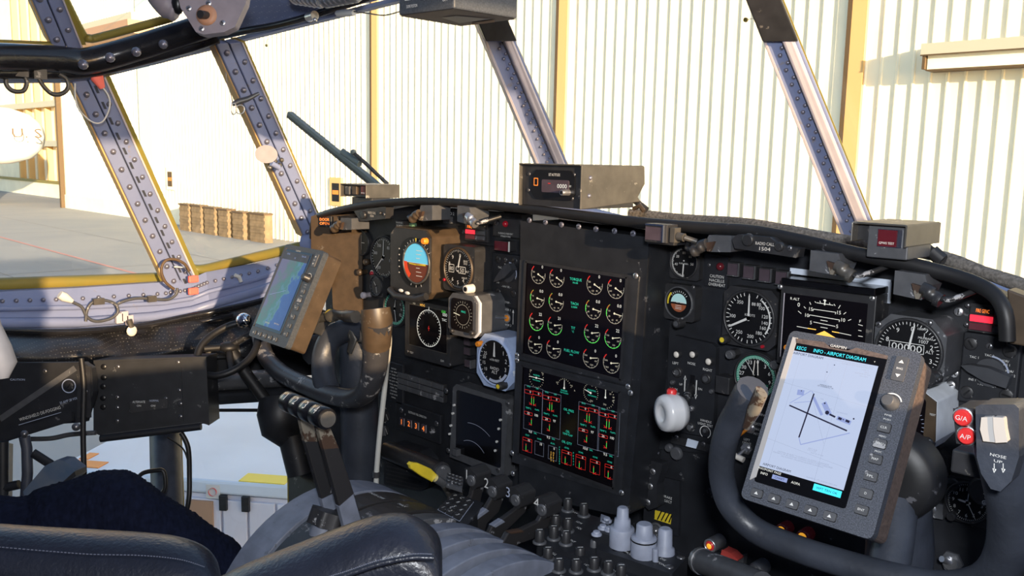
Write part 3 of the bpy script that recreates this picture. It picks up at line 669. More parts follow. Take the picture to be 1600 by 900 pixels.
# engine display housing
EY = YP-0.070
H = on_panel('engine_display_housing','tall black housing that carries the two engine displays','display housing',905,560,EY)
mb = MB('panel'); pq(mb, [(813,345),(1014,371),(1000,610),(981,806),(968,806),(811,770)], -0.10, 0.0, H); H.add(mb, 'housing', bevel=0.006, seg=3)
mb = MB('panel_worn'); pq(mb, [(812,406),(998,432),(985,603),(806,560)], 0, 0.004, H); pq(mb, [(806,562),(985,606),(970,775),(800,722)], 0, 0.004, H); H.add(mb, 'bezel_plate', bevel=0.002)
screws(H, [(827,344),(852,347),(877,351),(904,354),(931,358),(960,361),(989,365)], 0.0, 0.0050, 'rivet')
screws(H, [(993,431),(981,604),(985,614),(808,555),(808,563),(971,770),(800,708),(801,740)], 0.004, 0.0048, 'metal')
def eng_screen(name, lab, q):
    T = on_panel(name, lab, 'display', (q[0][0]+q[2][0])/2, (q[0][1]+q[2][1])/2, EY-0.004)
    P = [T.xy(*p) for p in q]; mb = MB('g_black'); mb.prism(P, 0.0002, 0.0012); T.add(mb, 'screen')
    fr = MB('case'); n = 4
    for i in range(4):
        a, b = Vector(P[i]), Vector(P[(i+1)%4]); fr.line(a.x,a.y,b.x,b.y,0.005,0.0030)
    T.add(fr, 'screen_frame'); return T
S1 = eng_screen('engine_display','upper engine display with sixteen round dials',[(823,408),(981,433),(971,594),(817,553)])
S2 = eng_screen('engine_display','lower engine display with red boxes and trim dials',[(817,570),(970,612),(960,764),(811,709)])
Z = 0.0018
mk = MB('g_white'); nd = MB('g_cream')
rows = [([(841,428),(870,433.5),(929,444),(962,450)], 0.0, ['0']*4, ['40','80','120','160','200'], 115, None),
        ([(839.5,465.5),(869,471),(927,482.5),(960,489.5)], 0, ['0.0']*4, ['20','40','60','80','110'], 97, (250,325)),
        ([(838,501.5),(867,508),(925,520),(957.5,528)], 0, ['22','21','22','22'], ['200','500','800','1100'], 78, (105,275)),
        ([(836,537.5),(865,544.5),(923,559),(955,567)], 0, ['0']*4, ['400','1200','1800','2400'], 80, None)]
for pts, _, dig, nums, na, gr in rows:
    for k, (px_, py_) in enumerate(pts):
        mk = MB('g_white'); nd = MB('g_cream')
        x, y = S1.xy(px_, py_, Z); y -= 0.0005; R = 0.0166
        mk.arc(x, y, R-0.0006, R, 80, 305, Z, 'g_dim', 24)
        mk.arc(x, y, R-0.0012, R+0.0004, 292, 322, Z+0.0001, 'g_red', 5)
        if gr: mk.arc(x, y, R-0.0008, R+0.0001, gr[0], gr[1], Z+0.0001, 'g_green', 16)
        mk.ticks(x, y, R-0.0008, 0.0014, 0.0004, 9, 95, 290, Z, 'g_white')
        for j, s_ in enumerate(nums):
            a = math.radians(108+(j)*(178/(len(nums)-1))); mk.text(s_, x+R*0.68*math.sin(a), y+R*0.68*math.cos(a), 0.0026, Z, 'g_dim')
        mk.text(dig[k], x+R*0.55, y+R*0.80, 0.0050, Z, 'g_white')
        a = math.radians(na); nd.line(x, y, x+R*0.9*math.sin(a), y+R*0.9*math.cos(a), 0.0014, Z+0.0003, None, 0.0008)
        nd.cyl(x, y, Z, Z+0.0004, 0.0017, n=10)
        dl = S1.add(mk,'dial'); nd.build('needle', dl)
def lab(T, mb, st, px_, py_, hpx, m, wpx=None, z=Z):
    x, y = T.xy(px_, py_, z); s_ = T.px(z); mb.text(st, x, y, hpx*s_, z, m, wx=None if wpx is None else wpx*s_)
lb = MB('g_teal')
for st, px_, py_, h_ in (('TORQUE',899.5,437,4.2),('IN-LBS',899,442,2.6),('TACH',897.5,474.5,4.2),('% RPM',897,480,3),('TIT',895.5,512.5,4.2),('°C',895,518,3.2),('FUEL FLOW',893,549,4.2),('PPH',892.5,554.5,2.6)): lab(S1, lb, st, px_, py_, h_, 'g_teal')
S1.add(lb,'lettering')
# lower display
mk = MB('g_white'); rd = MB('g_red'); lb = MB('g_teal')
def c4(x, y): return (800+x/5, 520+y/5)
def c5(x, y): return (800+x/5, 600+y/5)
for (cx_, cy_), R, a0, a1, na, st, st2 in ((c4(190,352),0.0178,0,360,None,'AILERON','TRIM DEGREES'),(c4(408,432),0.0165,-75,75,0,'RUDDER','TRIM DEGREES'),(c4(615,470),0.0160,180,480,-75,'ELEVATOR','TRIM DEGREES'),(c4(730,505),0.0185,20,165,0,'','')):
    mk = MB('g_white'); x, y = S2.xy(cx_, cy_, Z); mk.ticks(x, y, R, 0.0018, 0.0005, 24 if a1-a0 > 200 else 11, a0, a1, Z, 'g_cream')
    if na is None: mk.line(x-R*0.95, y, x+R*0.95, y, 0.0009, Z+0.0002, 'g_white'); mk.cyl(x,y,Z,Z+0.0004,0.0018,n=10)
    else:
        a = math.radians(na); L_ = R*0.85; mk.line(x, y, x+L_*math.sin(a), y+L_*math.cos(a), 0.0016, Z+0.0002, 'g_white', 0.0008); mk.cyl(x,y,Z,Z+0.0004,0.0018,n=10)
    if st:
        off = 0.0045 if st != 'RUDDER' else -0.0045
        mk.text(st, x+(0.002 if st=='ELEVATOR' else 0), y+off, 0.0026, Z, 'g_teal'); mk.text(st2, x+(0.003 if st=='ELEVATOR' else 0), y-(0.0045 if st!='RUDDER' else 0.0085), 0.0020, Z, 'g_teal')
    S2.add(mk,'dial')
mk = MB('g_white')
for st,p in (('20',c4(145,292)),('20',c4(240,318)),('DN',c4(725,560)),('UP',c4(732,442)),('20',c4(768,478)),('40',c4(792,505)),('60',c4(790,532)),('UP',c4(627,412)),('DN',c4(620,532)),('R',c4(490,452)),('10',c4(352,388)),('10',c4(467,415))): lab(S2,mk,st,p[0],p[1],2.6,'g_dim')
def chev(mb, x, y, s_, f_): mb.line(x,y,x+f_*s_,y+s_*0.7,s_*0.18,Z,'g_red'); mb.line(x,y,x+f_*s_*1.1,y-s_*0.15,s_*0.18,Z,'g_red')
def bar(T, mb, p, n_=1, hpx=13, f=(-1,1)):
    x, y = T.xy(p[0], p[1], Z); h_ = hpx*T.px()
    for k in range(n_):
        xx = x+(k-(n_-1)/2)*0.0052
        mb.line(xx, y, xx, y-h_, 0.0009, Z, 'g_green'); mb.line(xx, y, xx, y-h_*0.22, 0.0015, Z+0.0001, 'g_red'); mb.line(xx, y-h_*0.85, xx, y-h_, 0.0015, Z+0.0001, 'g_red')
        chev(mb, xx+f[k]*0.0012, y-h_*0.92, 0.0042, f[k])
cols = [(0,0,'25','100','9.0'),(141,45,'24','97','9.5'),(425,132,'25','97','10.0'),(580,178,'26','100','9.5')]
S2.add(mk,'dial_numbers')
for dx, dy, t1, t2, gal in cols:
    rd = MB('g_red')
    w_ = 1.0 if dx < 200 else 1.13
    P = lambda x, y: c4(100+dx+(x-100)*w_, y+dy)
    s_ = S2.px()
    a0 = S2.xy(*P(100,418),Z); b0 = S2.xy(*P(230,445),Z)
    def box(pa, pb, m, mb=None):
        mb = rd; A = S2.xy(*P(*pa),Z); B = S2.xy(*P(*pb),Z); mb.frame(A[0],B[1],B[0],A[1],0.0006,Z,m)
    box((100,440),(164,485),'g_red'); box((164,440),(229,500),'g_red') if 0 else box((164,453),(229,497),'g_red')
    box((98,610),(158,650),'g_red')
    for st, p, h_, m_ in (('ENG',P(130,418),2.6,'g_teal'),('G/B',P(196,435),2.6,'g_teal'),('0',P(143,462),3.8,'g_white'),('0',P(208,477),3.8,'g_white'),('TEMP°C',P(128,588),2.6,'g_teal'),('FLAP%',P(196,603),2.4,'g_teal'),(t1,P(128,628),4,'g_white'),(t2,P(190,645),4,'g_white'),(gal,P(143,772),4.2,'g_white'),('GAL',P(182,785),2.6,'g_teal')):
        lab(S2, rd, st, p[0], p[1], h_, m_)
    p = P(162,497); bar(S2, rd, p, 2, 15, (-1,1)); p = P(152,668); bar(S2, rd, p, 1, 12, (-1,1))
    A = S2.xy(*P(98,405),Z); B = S2.xy(*P(232,790),Z); rd.frame(A[0],B[1],B[0],A[1],0.0004,Z,'chart_grey'); S2.add(rd,'engine_column')
for x, y, w_, st, red in ((85,405,70,'10',1),(180,435,68,'10',0),(285,470,65,'0',0),(390,505,75,'0',1),(500,540,75,'0',1),(612,578,75,'0',1),(727,615,72,'0',1)):
    rd = MB('g_red'); A = S2.xy(*c5(x,y+8),Z); B = S2.xy(*c5(x+w_,y+52),Z); C_ = S2.xy(*c5(x+w_,y+135),Z)
    if red: rd.frame(A[0],B[1],B[0],A[1],0.0006,Z,'g_red'); bar(S2, rd, c5(x+w_*0.35,y+62), 1, 13, (1,1))
    rd.frame(A[0],C_[1],B[0],A[1],0.0004,Z,'g_red' if red else 'chart_grey')
    p = c5(x+w_*0.68,y+36); lab(S2, rd, st, p[0], p[1], 4, 'g_white')
    p = c5(x+w_*0.5,y-5); lab(S2, rd, {85:'UTILITY',180:'BOOSTER',285:'AUX'}.get(x,'HYD PRES'), p[0], p[1], 2.4, 'g_teal', 9); S2.add(rd,'readout_box')
for i, st in enumerate('SPDS'):
    p = c5(305,535+i*20); lab(S2, lb, st, p[0], p[1], 3, 'g_amber'); p = c5(324,540+i*20); lab(S2, lb, 'OFFL'[i], p[0], p[1], 3, 'g_amber')
for i, st in enumerate('PRESSURE'):
    p = c5(371,495+i*18); lab(S2, lb, st, p[0], p[1], 2.6, 'g_teal')
for i, st in enumerate('PRESS'):
    p = c5(480,540+i*22); lab(S2, lb, st, p[0], p[1], 2.6, 'g_teal')
for st, p, h_ in (('OIL PRES',c5(443,205),3.8),('PSI',c5(441,228),2.6),('OIL',c5(436,372),3.8),('TEMP FLAP',c5(434,395),3),('OIL QTY',c5(428,460),3.8)): lab(S2, lb, st, p[0], p[1], h_, 'g_teal')
S2.add(lb,'lettering')
# ================================================================ INSTRUMENTS
def gauge(name, label, px_, py_, rpx, pro, shape='round', fc=1.16, m='case', cat='gauge', face='dial', group=None, depth_back=0.03, bez=None, wscale=1.0):
    """instrument whose face stands pro metres off the panel; rpx is the radius in photo pixels (vertical)"""
    T = Thing(name, label, cat, PY(px_, py_, YP-pro), None, group); s_ = T.px(); R = rpx*s_; B = R*fc; bk = -pro-depth_back
    mb = MB(m)
    if shape == 'round': mb.cyl(0,0,bk,-0.001,B,n=36)
    elif shape == 'square': mb.prism(rrect(-B,-B,B,B,B*0.18), bk, -0.001)
    elif shape == 'octa': mb.prism(octa(-B,-B,B,B,B*0.42), bk, -0.001)
    elif shape == 'oct2': mb.prism(octa(-B,-B,B,B,B*0.25), bk, -0.001)
    T.add(mb, 'case', bevel=0.0022)
    mb = MB(bez or m); mb.lathe(0,0,[(R*1.08,-0.001),(R*1.08,0.002),(R*1.02,0.0035),(R*0.985,0.002),(R*0.985,-0.0005)],40); T.add(mb, 'bezel')
    mb = MB(face); mb.cyl(0,0,-0.0008,0.0003,R*0.99,n=40); T.add(mb, 'dial')
    T.R = R; T.B = B; return T
def hand(T, ang, L_, w_, m='print', tail=0.15, z=0.0012, arrow=True, name='needle', label=None):
    mb = MB(m); a = math.radians(ang); R = T.R; dx, dy = math.sin(a), math.cos(a)
    mb.line(-dx*R*tail,-dy*R*tail,dx*R*L_,dy*R*L_,R*w_,z,None,R*w_*0.8)
    if arrow: mb.line(dx*R*L_*0.98,dy*R*L_*0.98,dx*R*(L_+0.12),dy*R*(L_+0.12),R*w_*1.0,z,None,R*0.01)
    mb.cyl(0,0,z-0.0005,z+0.0006,R*0.08,n=12,m='knob'); T.add(mb, name, label=label)
def nums(T, mb, lst, rr, h, a0=None, z=0.0007, m='print'):
    for st, a in lst:
        t = math.radians(a); mb.text(st, T.R*rr*math.sin(t), T.R*rr*math.cos(t), T.R*h, z, m)
def tks(T, mb, n_, a0, a1, l_=0.10, w_=0.025, every=0, l2=0.17, m='print', R=0.95, z=0.0007): mb.ticks(0,0,T.R*R,T.R*l_,T.R*w_,n_,a0,a1,z,m,every,T.R*l2)
def knob(T, px_, py_, r, h, m='knob', z=0.0, cap=None, name='knob', label=None):
    x, y = T.xy(px_, py_, z+h); mb = MB(m); mb.lathe(x,y,[(r*1.05,z-0.002),(r,z+h*0.2),(r*0.95,z+h*0.9),(r*0.8,z+h)],14)
    if cap: mb.cyl(x,y,z+h,z+h+0.0006,r*0.55,n=12,m=cap)
    return T.add(mb, name, label=label)
# --- ADI, left
T = on_panel('attitude_indicator','large boxed attitude indicator with a blue and brown ball','attitude indicator',652,412,YP-0.075); AD = T
x0,y0 = T.xy(611,466); x1,y1 = T.xy(674,352); yy0 = T.xy(640,464)[1]; yy1 = T.xy(640,356)[1]; cx_, cy_ = (x0+x1)/2, (yy0+yy1)/2; hw_ = (x1-x0)/2; hh_ = (yy1-yy0)/2
mb = MB('bronze'); mb.prism(octa(cx_-hw_,cy_-hh_,cx_+hw_,cy_+hh_,hw_*0.22), -0.075, -0.002); T.add(mb,'case',bevel=0.003)
mb = MB('case'); mb.prism(octa(cx_-hw_*0.97,cy_-hh_*0.97,cx_+hw_*0.97,cy_+hh_*0.97,hw_*0.22), -0.002, 0.003); T.add(mb,'bezel',bevel=0.0015)
mb = MB('dial'); bx, by = T.xy(648,410,0.003); R = 0.050; mb.cyl(bx-0.004,by,0.0030,0.0036,R,n=40); T.add(mb,'face_glass')
mb = MB('dull_metal'); bx, by = T.xy(651,411,0.003); RB = 0.0385
mb.lathe(bx,by,[(RB*1.10,0.0036),(RB*1.10,0.006),(RB*1.02,0.006),(RB*1.01,0.0036)],36); T.add(mb,'ball_ring')
mb = MB('sky_ball'); n_ = 24
hor = -4
mb.add([(bx+RB*math.sin(math.radians(-90+180*i/n_)),by+RB*math.cos(math.radians(-90+180*i/n_)),0.0042) for i in range(n_+1)][::-1],[tuple(range(n_+1))]); T.add(mb,'sky_half')
mb = MB('earth_ball'); mb.add([(bx+RB*math.sin(math.radians(90+180*i/n_)),by+RB*math.cos(math.radians(90+180*i/n_)),0.0042) for i in range(n_+1)][::-1],[tuple(range(n_+1))]); T.add(mb,'ground_half')
mb = MB('flag_red'); mb.arc(bx,by,RB*0.72,RB*0.99,215,272,0.0048,'flag_red',8); T.add(mb,'warning_flag')
mb = MB('white'); mb.line(bx-RB,by,bx+RB,by,0.0010,0.0046,'white')
for k, wl in ((0.25,0.3),(0.45,0.42),(0.65,0.5)):
    mb.line(bx,by+RB*k,bx+RB*wl,by+RB*k,0.0012,0.0046,'white'); mb.line(bx,by-RB*k,bx+RB*wl,by-RB*k,0.0012,0.0046,'white')
mb.ticks(bx,by,RB*1.24,0.0045,0.0012,11,-60,60,0.0040,'white'); mb.ticks(bx,by,RB*1.26,0.0045,0.0014,3,160,200,0.0040,'white')
for k in (-2,-1,0,1,2): mb.cyl(bx-RB*1.42,by+k*0.012,0.0036,0.0042,0.0013,n=8,m='white')
T.add(mb,'scale_marks')
mb = MB('yellow'); mb.line(bx-RB*0.55,by-0.002,bx,by-0.003,0.0022,0.0054); mb.line(bx,by-0.003,bx+RB*0.8,by-0.0015,0.0012,0.0054,None,0.0035); mb.line(bx,by+RB*1.05,bx,by+RB*1.28,0.001,0.0054,None,0.005); T.add(mb,'miniature_aircraft')
knob(T,660,377,0.0065,0.010,'orange',0.003,name='knob',label='orange knob')
mb = MB('case'); a = T.xy(618,462,0.01); b = T.xy(664,466,0.01); mb.tube([(a[0]-0.02,a[1]+0.01,0.008),(a[0]+0.005,a[1],0.012),(b[0]-0.02,b[1]-0.004,0.014),(b[0]+0.004,b[1]+0.004,0.010)],0.0075,12)
for k in (0.3,0.5): mb.cyl(0,0,0,0,0,n=3)
T.add(mb,'slip_tube',label='curved slip indicator tube')
for p_ in ((625,454),(635,458)):
    mb = MB('white'); x,y = T.xy(p_[0],p_[1],0.02); mb.ball((x,y,0.018),0.006,sc=(1.3,0.6,0.4)); T.add(mb,'slip_mark')
mb = MB('green_lcd'); x,y = T.xy(641,351,-0.03); mb.box(x-0.006,y-0.003,-0.04,x+0.008,y+0.003,-0.028); T.add(mb,'green_lamp')
# --- altimeter, left
T = gauge('altimeter','black altimeter with a brown square case beside the blue and brown attitude indicator',716,420,31.5,0.055,'square',1.16,'case',bez='bronze',cat='altimeter'); AL = T
mb = MB('print'); tks(T,mb,50,0,352.8,0.08,0.02,5,0.13); nums(T,mb,[('0',12),('9',-36),('8',-72),('6',216),('5',180),('4',144)],0.68,0.19)
mb.text('80',-T.R*0.50,T.R*-0.02,T.R*0.20,0.0009); mb.text('6',-T.R*0.10,T.R*0.02,T.R*0.24,0.0009); mb.text('50',T.R*0.30,-T.R*0.05,T.R*0.22,0.0009); mb.frame(-T.R*0.68,-T.R*0.2,-T.R*0.30,T.R*0.18,T.R*0.03,0.0009); mb.frame(T.R*0.05,-T.R*0.2,T.R*0.56,T.R*0.12,T.R*0.03,0.0009)
mb.text('28.92',T.R*0.55,T.R*0.42,T.R*0.10,0.0009); mb.text('1013',T.R*0.55,T.R*0.30,T.R*0.10,0.0009); mb.text('ALT',T.R*0.70,-T.R*0.08,T.R*0.10,0.0009); mb.text('1000 FT',T.R*0.5,-T.R*0.42,T.R*0.09,0.0009); T.add(mb,'markings')
hand(T,14,0.60,0.10,'white'); knob(T,727,452,0.0085,0.016,'cream_knob',0.002,cap='dial',label='cream knob'); knob(T,693,437,0.0030,0.004,'red_lamp',0.001,name='button',label='red button')
# --- airspeed, left, partly behind the attitude indicator
T = gauge('airspeed_indicator','black airspeed dial half hidden behind the boxed attitude indicator',599,402,31,0.012,'round',1.12,'case',cat='airspeed indicator')
mb = MB('print'); tks(T,mb,40,0,351,0.08,0.025,4,0.14); nums(T,mb,[('350',-30),('300',-75),('250',215),('80',40),('140',100)],0.66,0.15); T.add(mb,'markings'); hand(T,225,0.78,0.07,'cream_knob'); hand(T,3,0.75,0.06,'white')
# --- small course dial, far left
T = gauge('course_indicator','small dim course dial with crossed needles at the left end of the panel',565,379,19,0.006,'round',1.1,'case',cat='gauge')
mb = MB('print'); tks(T,mb,12,0,330,0.08,0.02,m='chart_grey'); mb.line(-T.R*0.45,0,T.R*0.45,0,T.R*0.05,0.001,'cream_knob'); mb.line(0,-T.R*0.6,0,T.R*0.6,T.R*0.05,0.001,'cream_knob'); T.add(mb,'markings')
T = gauge('flap_indicator','small grey round dial below the left airspeed dial',588,447,15,0.02,'square',1.1,'case',cat='gauge',face='case')
mb = MB('print'); tks(T,mb,16,0,337,0.1,0.03,m='chart_grey'); T.add(mb,'markings'); hand(T,-40,0.5,0.1,'cream_knob'); hand(T,170,0.6,0.08,'print')
T = gauge('heading_indicator','green marked dial half hidden below the boxed attitude indicator',617,482,27,0.006,'round',1.12,'case',cat='gauge')
mb = MB('green_dial'); mb.arc(0,0,T.R*0.80,T.R*0.95,0,360,0.0006,'green_dial',48); tks(T,mb,36,0,350,0.15,0.02,3,0.2); nums(T,mb,[('6',60),('9',90),('12',120)],0.62,0.16); T.add(mb,'markings'); hand(T,10,0.8,0.07,'cream_knob'); hand(T,170,0.7,0.05,'white')
# --- HSI display
T = on_panel('horizontal_situation_display','dark square display with a white compass ring','display',672,517,YP-0.045)
q = [T.xy(*p) for p in ((633,466),(706,490),(706,577),(633,555))]; Xa, Xb, Ya, Yb = T.xy(633,500)[0], T.xy(704,500)[0], T.xy(670,565)[1], T.xy(670,474)[1]
mb = MB('case'); mb.prism(rrect(Xa,Ya,Xb,Yb,0.004),-0.06,0.0); T.add(mb,'case',bevel=0.002)
a = T.xy(640,469,0); b = T.xy(699,553,0); Xc,Xd = a[0], b[0]; Yc, Yd = T.xy(668,545)[1], T.xy(668,480)[1]
mb = MB('g_black'); mb.box(Xc,Yc,0,Xd,Yd,0.0008); T.add(mb,'screen')
mb = MB('dull_metal'); mb.frame(Xc,Yc,Xd,Yd,0.0016,0.0012); T.add(mb,'screen_frame')
mb = MB('g_white'); x,y = T.xy(670,513,0.001); R = 0.0385*0.98; mb.arc(x,y,R-0.0012,R,0,360,0.0012,'g_white',60); mb.ticks(x,y,R,0.0045,0.0008,36,0,350,0.0012,'g_white',3,0.007); mb.line(x,y+R,x,y+R+0.006,0.0018,0.0012,'g_white')
for st,px_,py_,h_,m_ in (('030',693,487,4.5,'g_green'),('000',695,492,5,'g_white'),('TAC',694,500,4,'g_white'),('HDG',660,477,4,'g_amber'),('HSI',647,474,3,'g_dim')): lab(T,mb,st,px_,py_,h_,m_,z=0.0012)
mb.line(x,y-0.005,x,y+0.005,0.0012,0.0013,'g_red'); mb.line(x-0.003,y,x+0.003,y,0.001,0.0013,'g_red'); T.add(mb,'compass_marks')
mb = MB('print'); lab(T,mb,'TEST',643,551,3.2,'print',z=0.001); lab(T,mb,'DIM',691,564,3.2,'print',z=0.001); T.add(mb,'lettering')
screws(T,[(637,549),(703,570)],0.0,0.003)
# --- BDHI grey case
T = on_panel('bearing_indicator','grey cased bearing display overlapping the compass ring display','gauge',722,492,YP-0.085); B_ = T
xa, xb = T.xy(700,492)[0], T.xy(743,492)[0]; ya, yb = T.xy(722,526)[1], T.xy(722,460)[1]
mb = MB('case_grey'); mb.prism(octa(xa,ya,xb,yb,0.012),-0.09,-0.001); T.add(mb,'case',bevel=0.003)
mb = MB('white_paint'); mb.prism(octa(xa+0.001,ya+0.0005,xb+0.0035,yb-0.0005,0.012),-0.012,-0.007); T.add(mb,'rim',label='white rim')
mb = MB('g_black'); mb.prism(rrect(xa+0.009,ya+0.010,xb-0.008,yb-0.009,0.008),-0.001,0.001); T.add(mb,'screen')
mb = MB('g_cream'); x,y = T.xy(723,492,0.001); R = 0.026; mb.ticks(x,y,R,0.003,0.0006,24,0,345,0.0014,'g_dim',6,0.005); mb.arc(x,y,R*0.72,R*0.74,0,360,0.0014,'g_dim',36); mb.text('MAG',x+0.002,y+0.006,0.004,0.0014,'g_teal'); mb.line(x-R*0.95,y+0.001,x-R*0.3,y-0.002,0.0014,0.0015,'g_cream'); T.add(mb,'scale_marks')
knob(T,704,517,0.004,0.006); knob(T,735,521,0.005,0.007)
for p_ in ((762,462),(768,470)):
    knob(T,p_[0],p_[1],0.006,0.010,'metal',-0.06,name='connector')
# --- radar altimeter, blue-grey box
T = gauge('radio_altimeter','round black altimeter dial in a pale blue-grey box',773,566,35,0.060,'octa',1.20,'instr_blue',cat='altimeter')
mb = MB('print'); tks(T,mb,10,200,320,0.08,0.03); tks(T,mb,4,30,120,0.08,0.03); nums(T,mb,[('25',-62),('20',-78),('15',-100),('10',-125)],0.68,0.15); nums(T,mb,[('1',48),('2',78),('3',108),('4',150)],0.74,0.19)
mb.text('x100 FEET',0,T.R*0.10,T.R*0.10,0.0009); mb.text('RADIO',T.R*0.02,-T.R*0.28,T.R*0.13,0.0009); mb.text('ALT',T.R*0.02,-T.R*0.45,T.R*0.15,0.0009); T.add(mb,'markings')
mb = MB('white'); mb.line(-T.R*0.02,T.R*0.25,-T.R*0.02,T.R*0.9,T.R*0.14,0.0012,None,T.R*0.06); T.add(mb,'needle',label='white needle')
mb = MB('chart_grey'); mb.arc(0,0,T.R*0.80,T.R*0.93,120,200,0.0010,'chart_grey',12); T.add(mb,'grey_band')
knob(T,745,538,0.0055,0.010,'orange',0.001,label='amber knob'); knob(T,778,604,0.0075,0.016,'knob',0.001,cap='yellow')
# --- weather radar display
T = on_panel('radar_display','dark radar display with small white studs either side','display',746,670,YP-0.035)
xa,xb = T.xy(709,672)[0],T.xy(786,672)[0]; ya,yb = T.xy(746,729)[1],T.xy(746,612)[1]; sk_ = 0.006
mb = MB('case_grey'); mb.prism([(xa-0.012,ya-0.002),(xb+0.003,ya-0.004),(xb+0.012,yb-0.006),(xb+0.006,yb),(xa+0.006,yb+0.003),(xa-0.004,yb-0.006)],-0.04,0.0); T.add(mb,'case',bevel=0.004)
mb = MB('glass_dark'); mb.prism(rrect(xa+0.008,ya+0.014,xb-0.004,yb-0.008,0.005),0.0,0.0012); T.add(mb,'screen')
mb = MB('chart_grey'); x,y = T.xy(738,730,0.0015); mb.arc(x,y,0.088,0.0887,-10,33,0.0016,'chart_grey',14); mb.arc(x-0.004,y,0.052,0.0527,-25,45,0.0016,'chart_grey',14); T.add(mb,'range_arc')
for p_ in ((709.5,633),(707.5,646),(704.5,665),(702.5,678),(782,656),(779.5,670),(776.5,690),(774,704)):
    mb = MB('white'); x,y = T.xy(p_[0],p_[1],0.002); mb.cyl(x,y,0,0.004,0.0024,n=10); T.add(mb,'stud')
mb = MB('case_grey'); x,y = T.xy(711,707,0.01); mb.box(x-0.007,y-0.007,0,x+0.007,y+0.007,0.012); T.add(mb,'latch',bevel=0.001)
screws(T,[(793,631),(700,704),(697,611),(778,734)],0.0,0.0055)
# --- annunciator key block and fuel correction keys
T = on_panel('annunciator_block','block of twelve dark legend tiles below the compass ring display','annunciator',658,604,YP-0.012)
mb = MB('case'); a = T.xy(619,622); b = T.xy(696,583); xa,xb=T.xy(622,602)[0],T.xy(694,602)[0]; ya,yb=T.xy(656,618)[1],T.xy(656,590)[1]; mb.box(xa,ya,-0.01,xb,yb,0.0); T.add(mb,'base',bevel=0.001)
for i in range(4):
    for j in range(3):
        mb = MB('case_grey'); w_=(xb-xa)/4; h_=(yb-ya)/3; mb.box(xa+i*w_+0.001,ya+j*h_+0.001,0,xa+(i+1)*w_-0.001,ya+(j+1)*h_-0.001,0.003); T.add(mb,'legend_tile',bevel=0.0007)
T = on_panel('fuel_correction_panel','narrow panel with four lit orange numbers 1 2 3 4','control panel',652,660,YP-0.014)
xa,xb=T.xy(618,660)[0],T.xy(688,660)[0]; ya,yb=T.xy(652,682)[1],T.xy(652,637)[1]; mb = MB('panel'); mb.box(xa,ya,-0.008,xb,yb,0.0); T.add(mb,'plate',bevel=0.002)
mb = MB('print'); lab(T,mb,'ELECTRONIC FUEL CORRECTION',652,648,3.4,'print',44,z=0.001); mb.line(*T.xy(633,646,.001),*T.xy(633,649,.001),0.0008,0.001); T.add(mb,'lettering')
for i,(px_,py_) in enumerate(((627.5,659),(639,662),(650,665.5),(661.5,669.5))):
    x,y = T.xy(px_,py_,0.004); mb = MB('g_black' if 0 else 'lens'); mb.box(x-0.0070,y-0.0085,0,x+0.0070,y+0.0085,0.004); b_ = T.add(mb,'push_button',bevel=0.0006)
    mb = MB('orange_text'); mb.text('1234'[i],x,y,0.0115,0.0046,'orange_text'); mb.build('numeral', b_)
    mb = MB('white'); mb.line(x+0.0078,y-0.0085,x+0.0078,y+0.0085,0.0010,0.003); T.add(mb,'separator')
knob(T,674,673,0.0085,0.004,'knob',label='dark round cap'); screws(T,[(627,641),(682,662)],0.0,0.006)
T = on_panel('placard','worn black placard of close white lines beside the white hose','placard',618,602,YP-0.014)
xa,xb=T.xy(604,602)[0],T.xy(629,602)[0]; ya,yb=T.xy(618,630)[1],T.xy(618,567)[1]; mb = MB('panel'); mb.box(xa,ya,-0.008,xb,yb,0.0); T.add(mb,'plate',bevel=0.002)
mb = MB('print')
for i,st in enumerate(('CHECKED','FUEL TEMP','JP-4  TANK  OFF','JP-5  TANK  OFF','FUEL QTY  TEST','TOTAL  GAUGE','PUMPS  ON','CROSSFEED','DUMP VALVE','NORMAL')): mb.text(st,(xa+xb)/2-0.002,yb-0.014-i*0.0072,0.0030,0.0008,wx=min(xb-xa-0.008,0.0026*len(st)))
T.add(mb,'lettering')
for p_,st in (((604,650),'ON'),((603,672),'OFF')):
    T = on_panel('rotary_switch','small rotary switch '+('above' if st=='ON' else 'below')+' the other, beside the white hose','switch',p_[0],p_[1],YP-0.014)
    mb = MB('knob'); mb.cyl(0,0,0,0.004,0.012,n=20); mb.box(-0.004,-0.011,0.003,0.004,0.011,0.014,'case_grey' if st=='OFF' else 'knob'); T.add(mb,'knob',bevel=0.001); mb = MB('print'); mb.text(st,-0.004,0.017,0.0035,0.0006); mb.line(0.004,0.006,0.012,-0.006,0.0012,0.0045); T.add(mb,'lettering')
# --- warning lights, nav selector, vor switch column
T = on_panel('warning_lights','six legend tiles, one lit pink-red, right of the left attitude indicator','annunciator',744,362,YP-0.008)
xa,xb=T.xy(728,362)[0],T.xy(759,362)[0]; ya,yb=T.xy(744,375)[1],T.xy(744,351)[1]; mb = MB('case'); mb.box(xa-0.003,ya-0.003,-0.006,xb+0.006,yb+0.003,0); T.add(mb,'base',bevel=0.001)
for i in range(2):
    for j in range(3):
        mb = MB({(0,1):'red_lit',(0,2):'case',(0,0):'red_dim'}.get((i,j),'case_grey')); w_=(xb-xa)/2; h_=(yb-ya)/3; mb.box(xa+i*w_+0.001,ya+j*h_+0.001,0,xa+(i+1)*w_-0.001,ya+(j+1)*h_-0.001,0.003); t_ = T.add(mb,'legend_tile',bevel=0.0006)
        if (i,j)==(0,2): q_ = MB('orange_text'); q_.text('FIRE',xa+w_/2,ya+2.5*h_,0.0055,0.0034,'orange_text'); q_.build('legend',t_)
T = on_panel('fire_warning_panel','black plate with a red lamp over two lines of white lettering','control panel',791,357,YP-0.012)
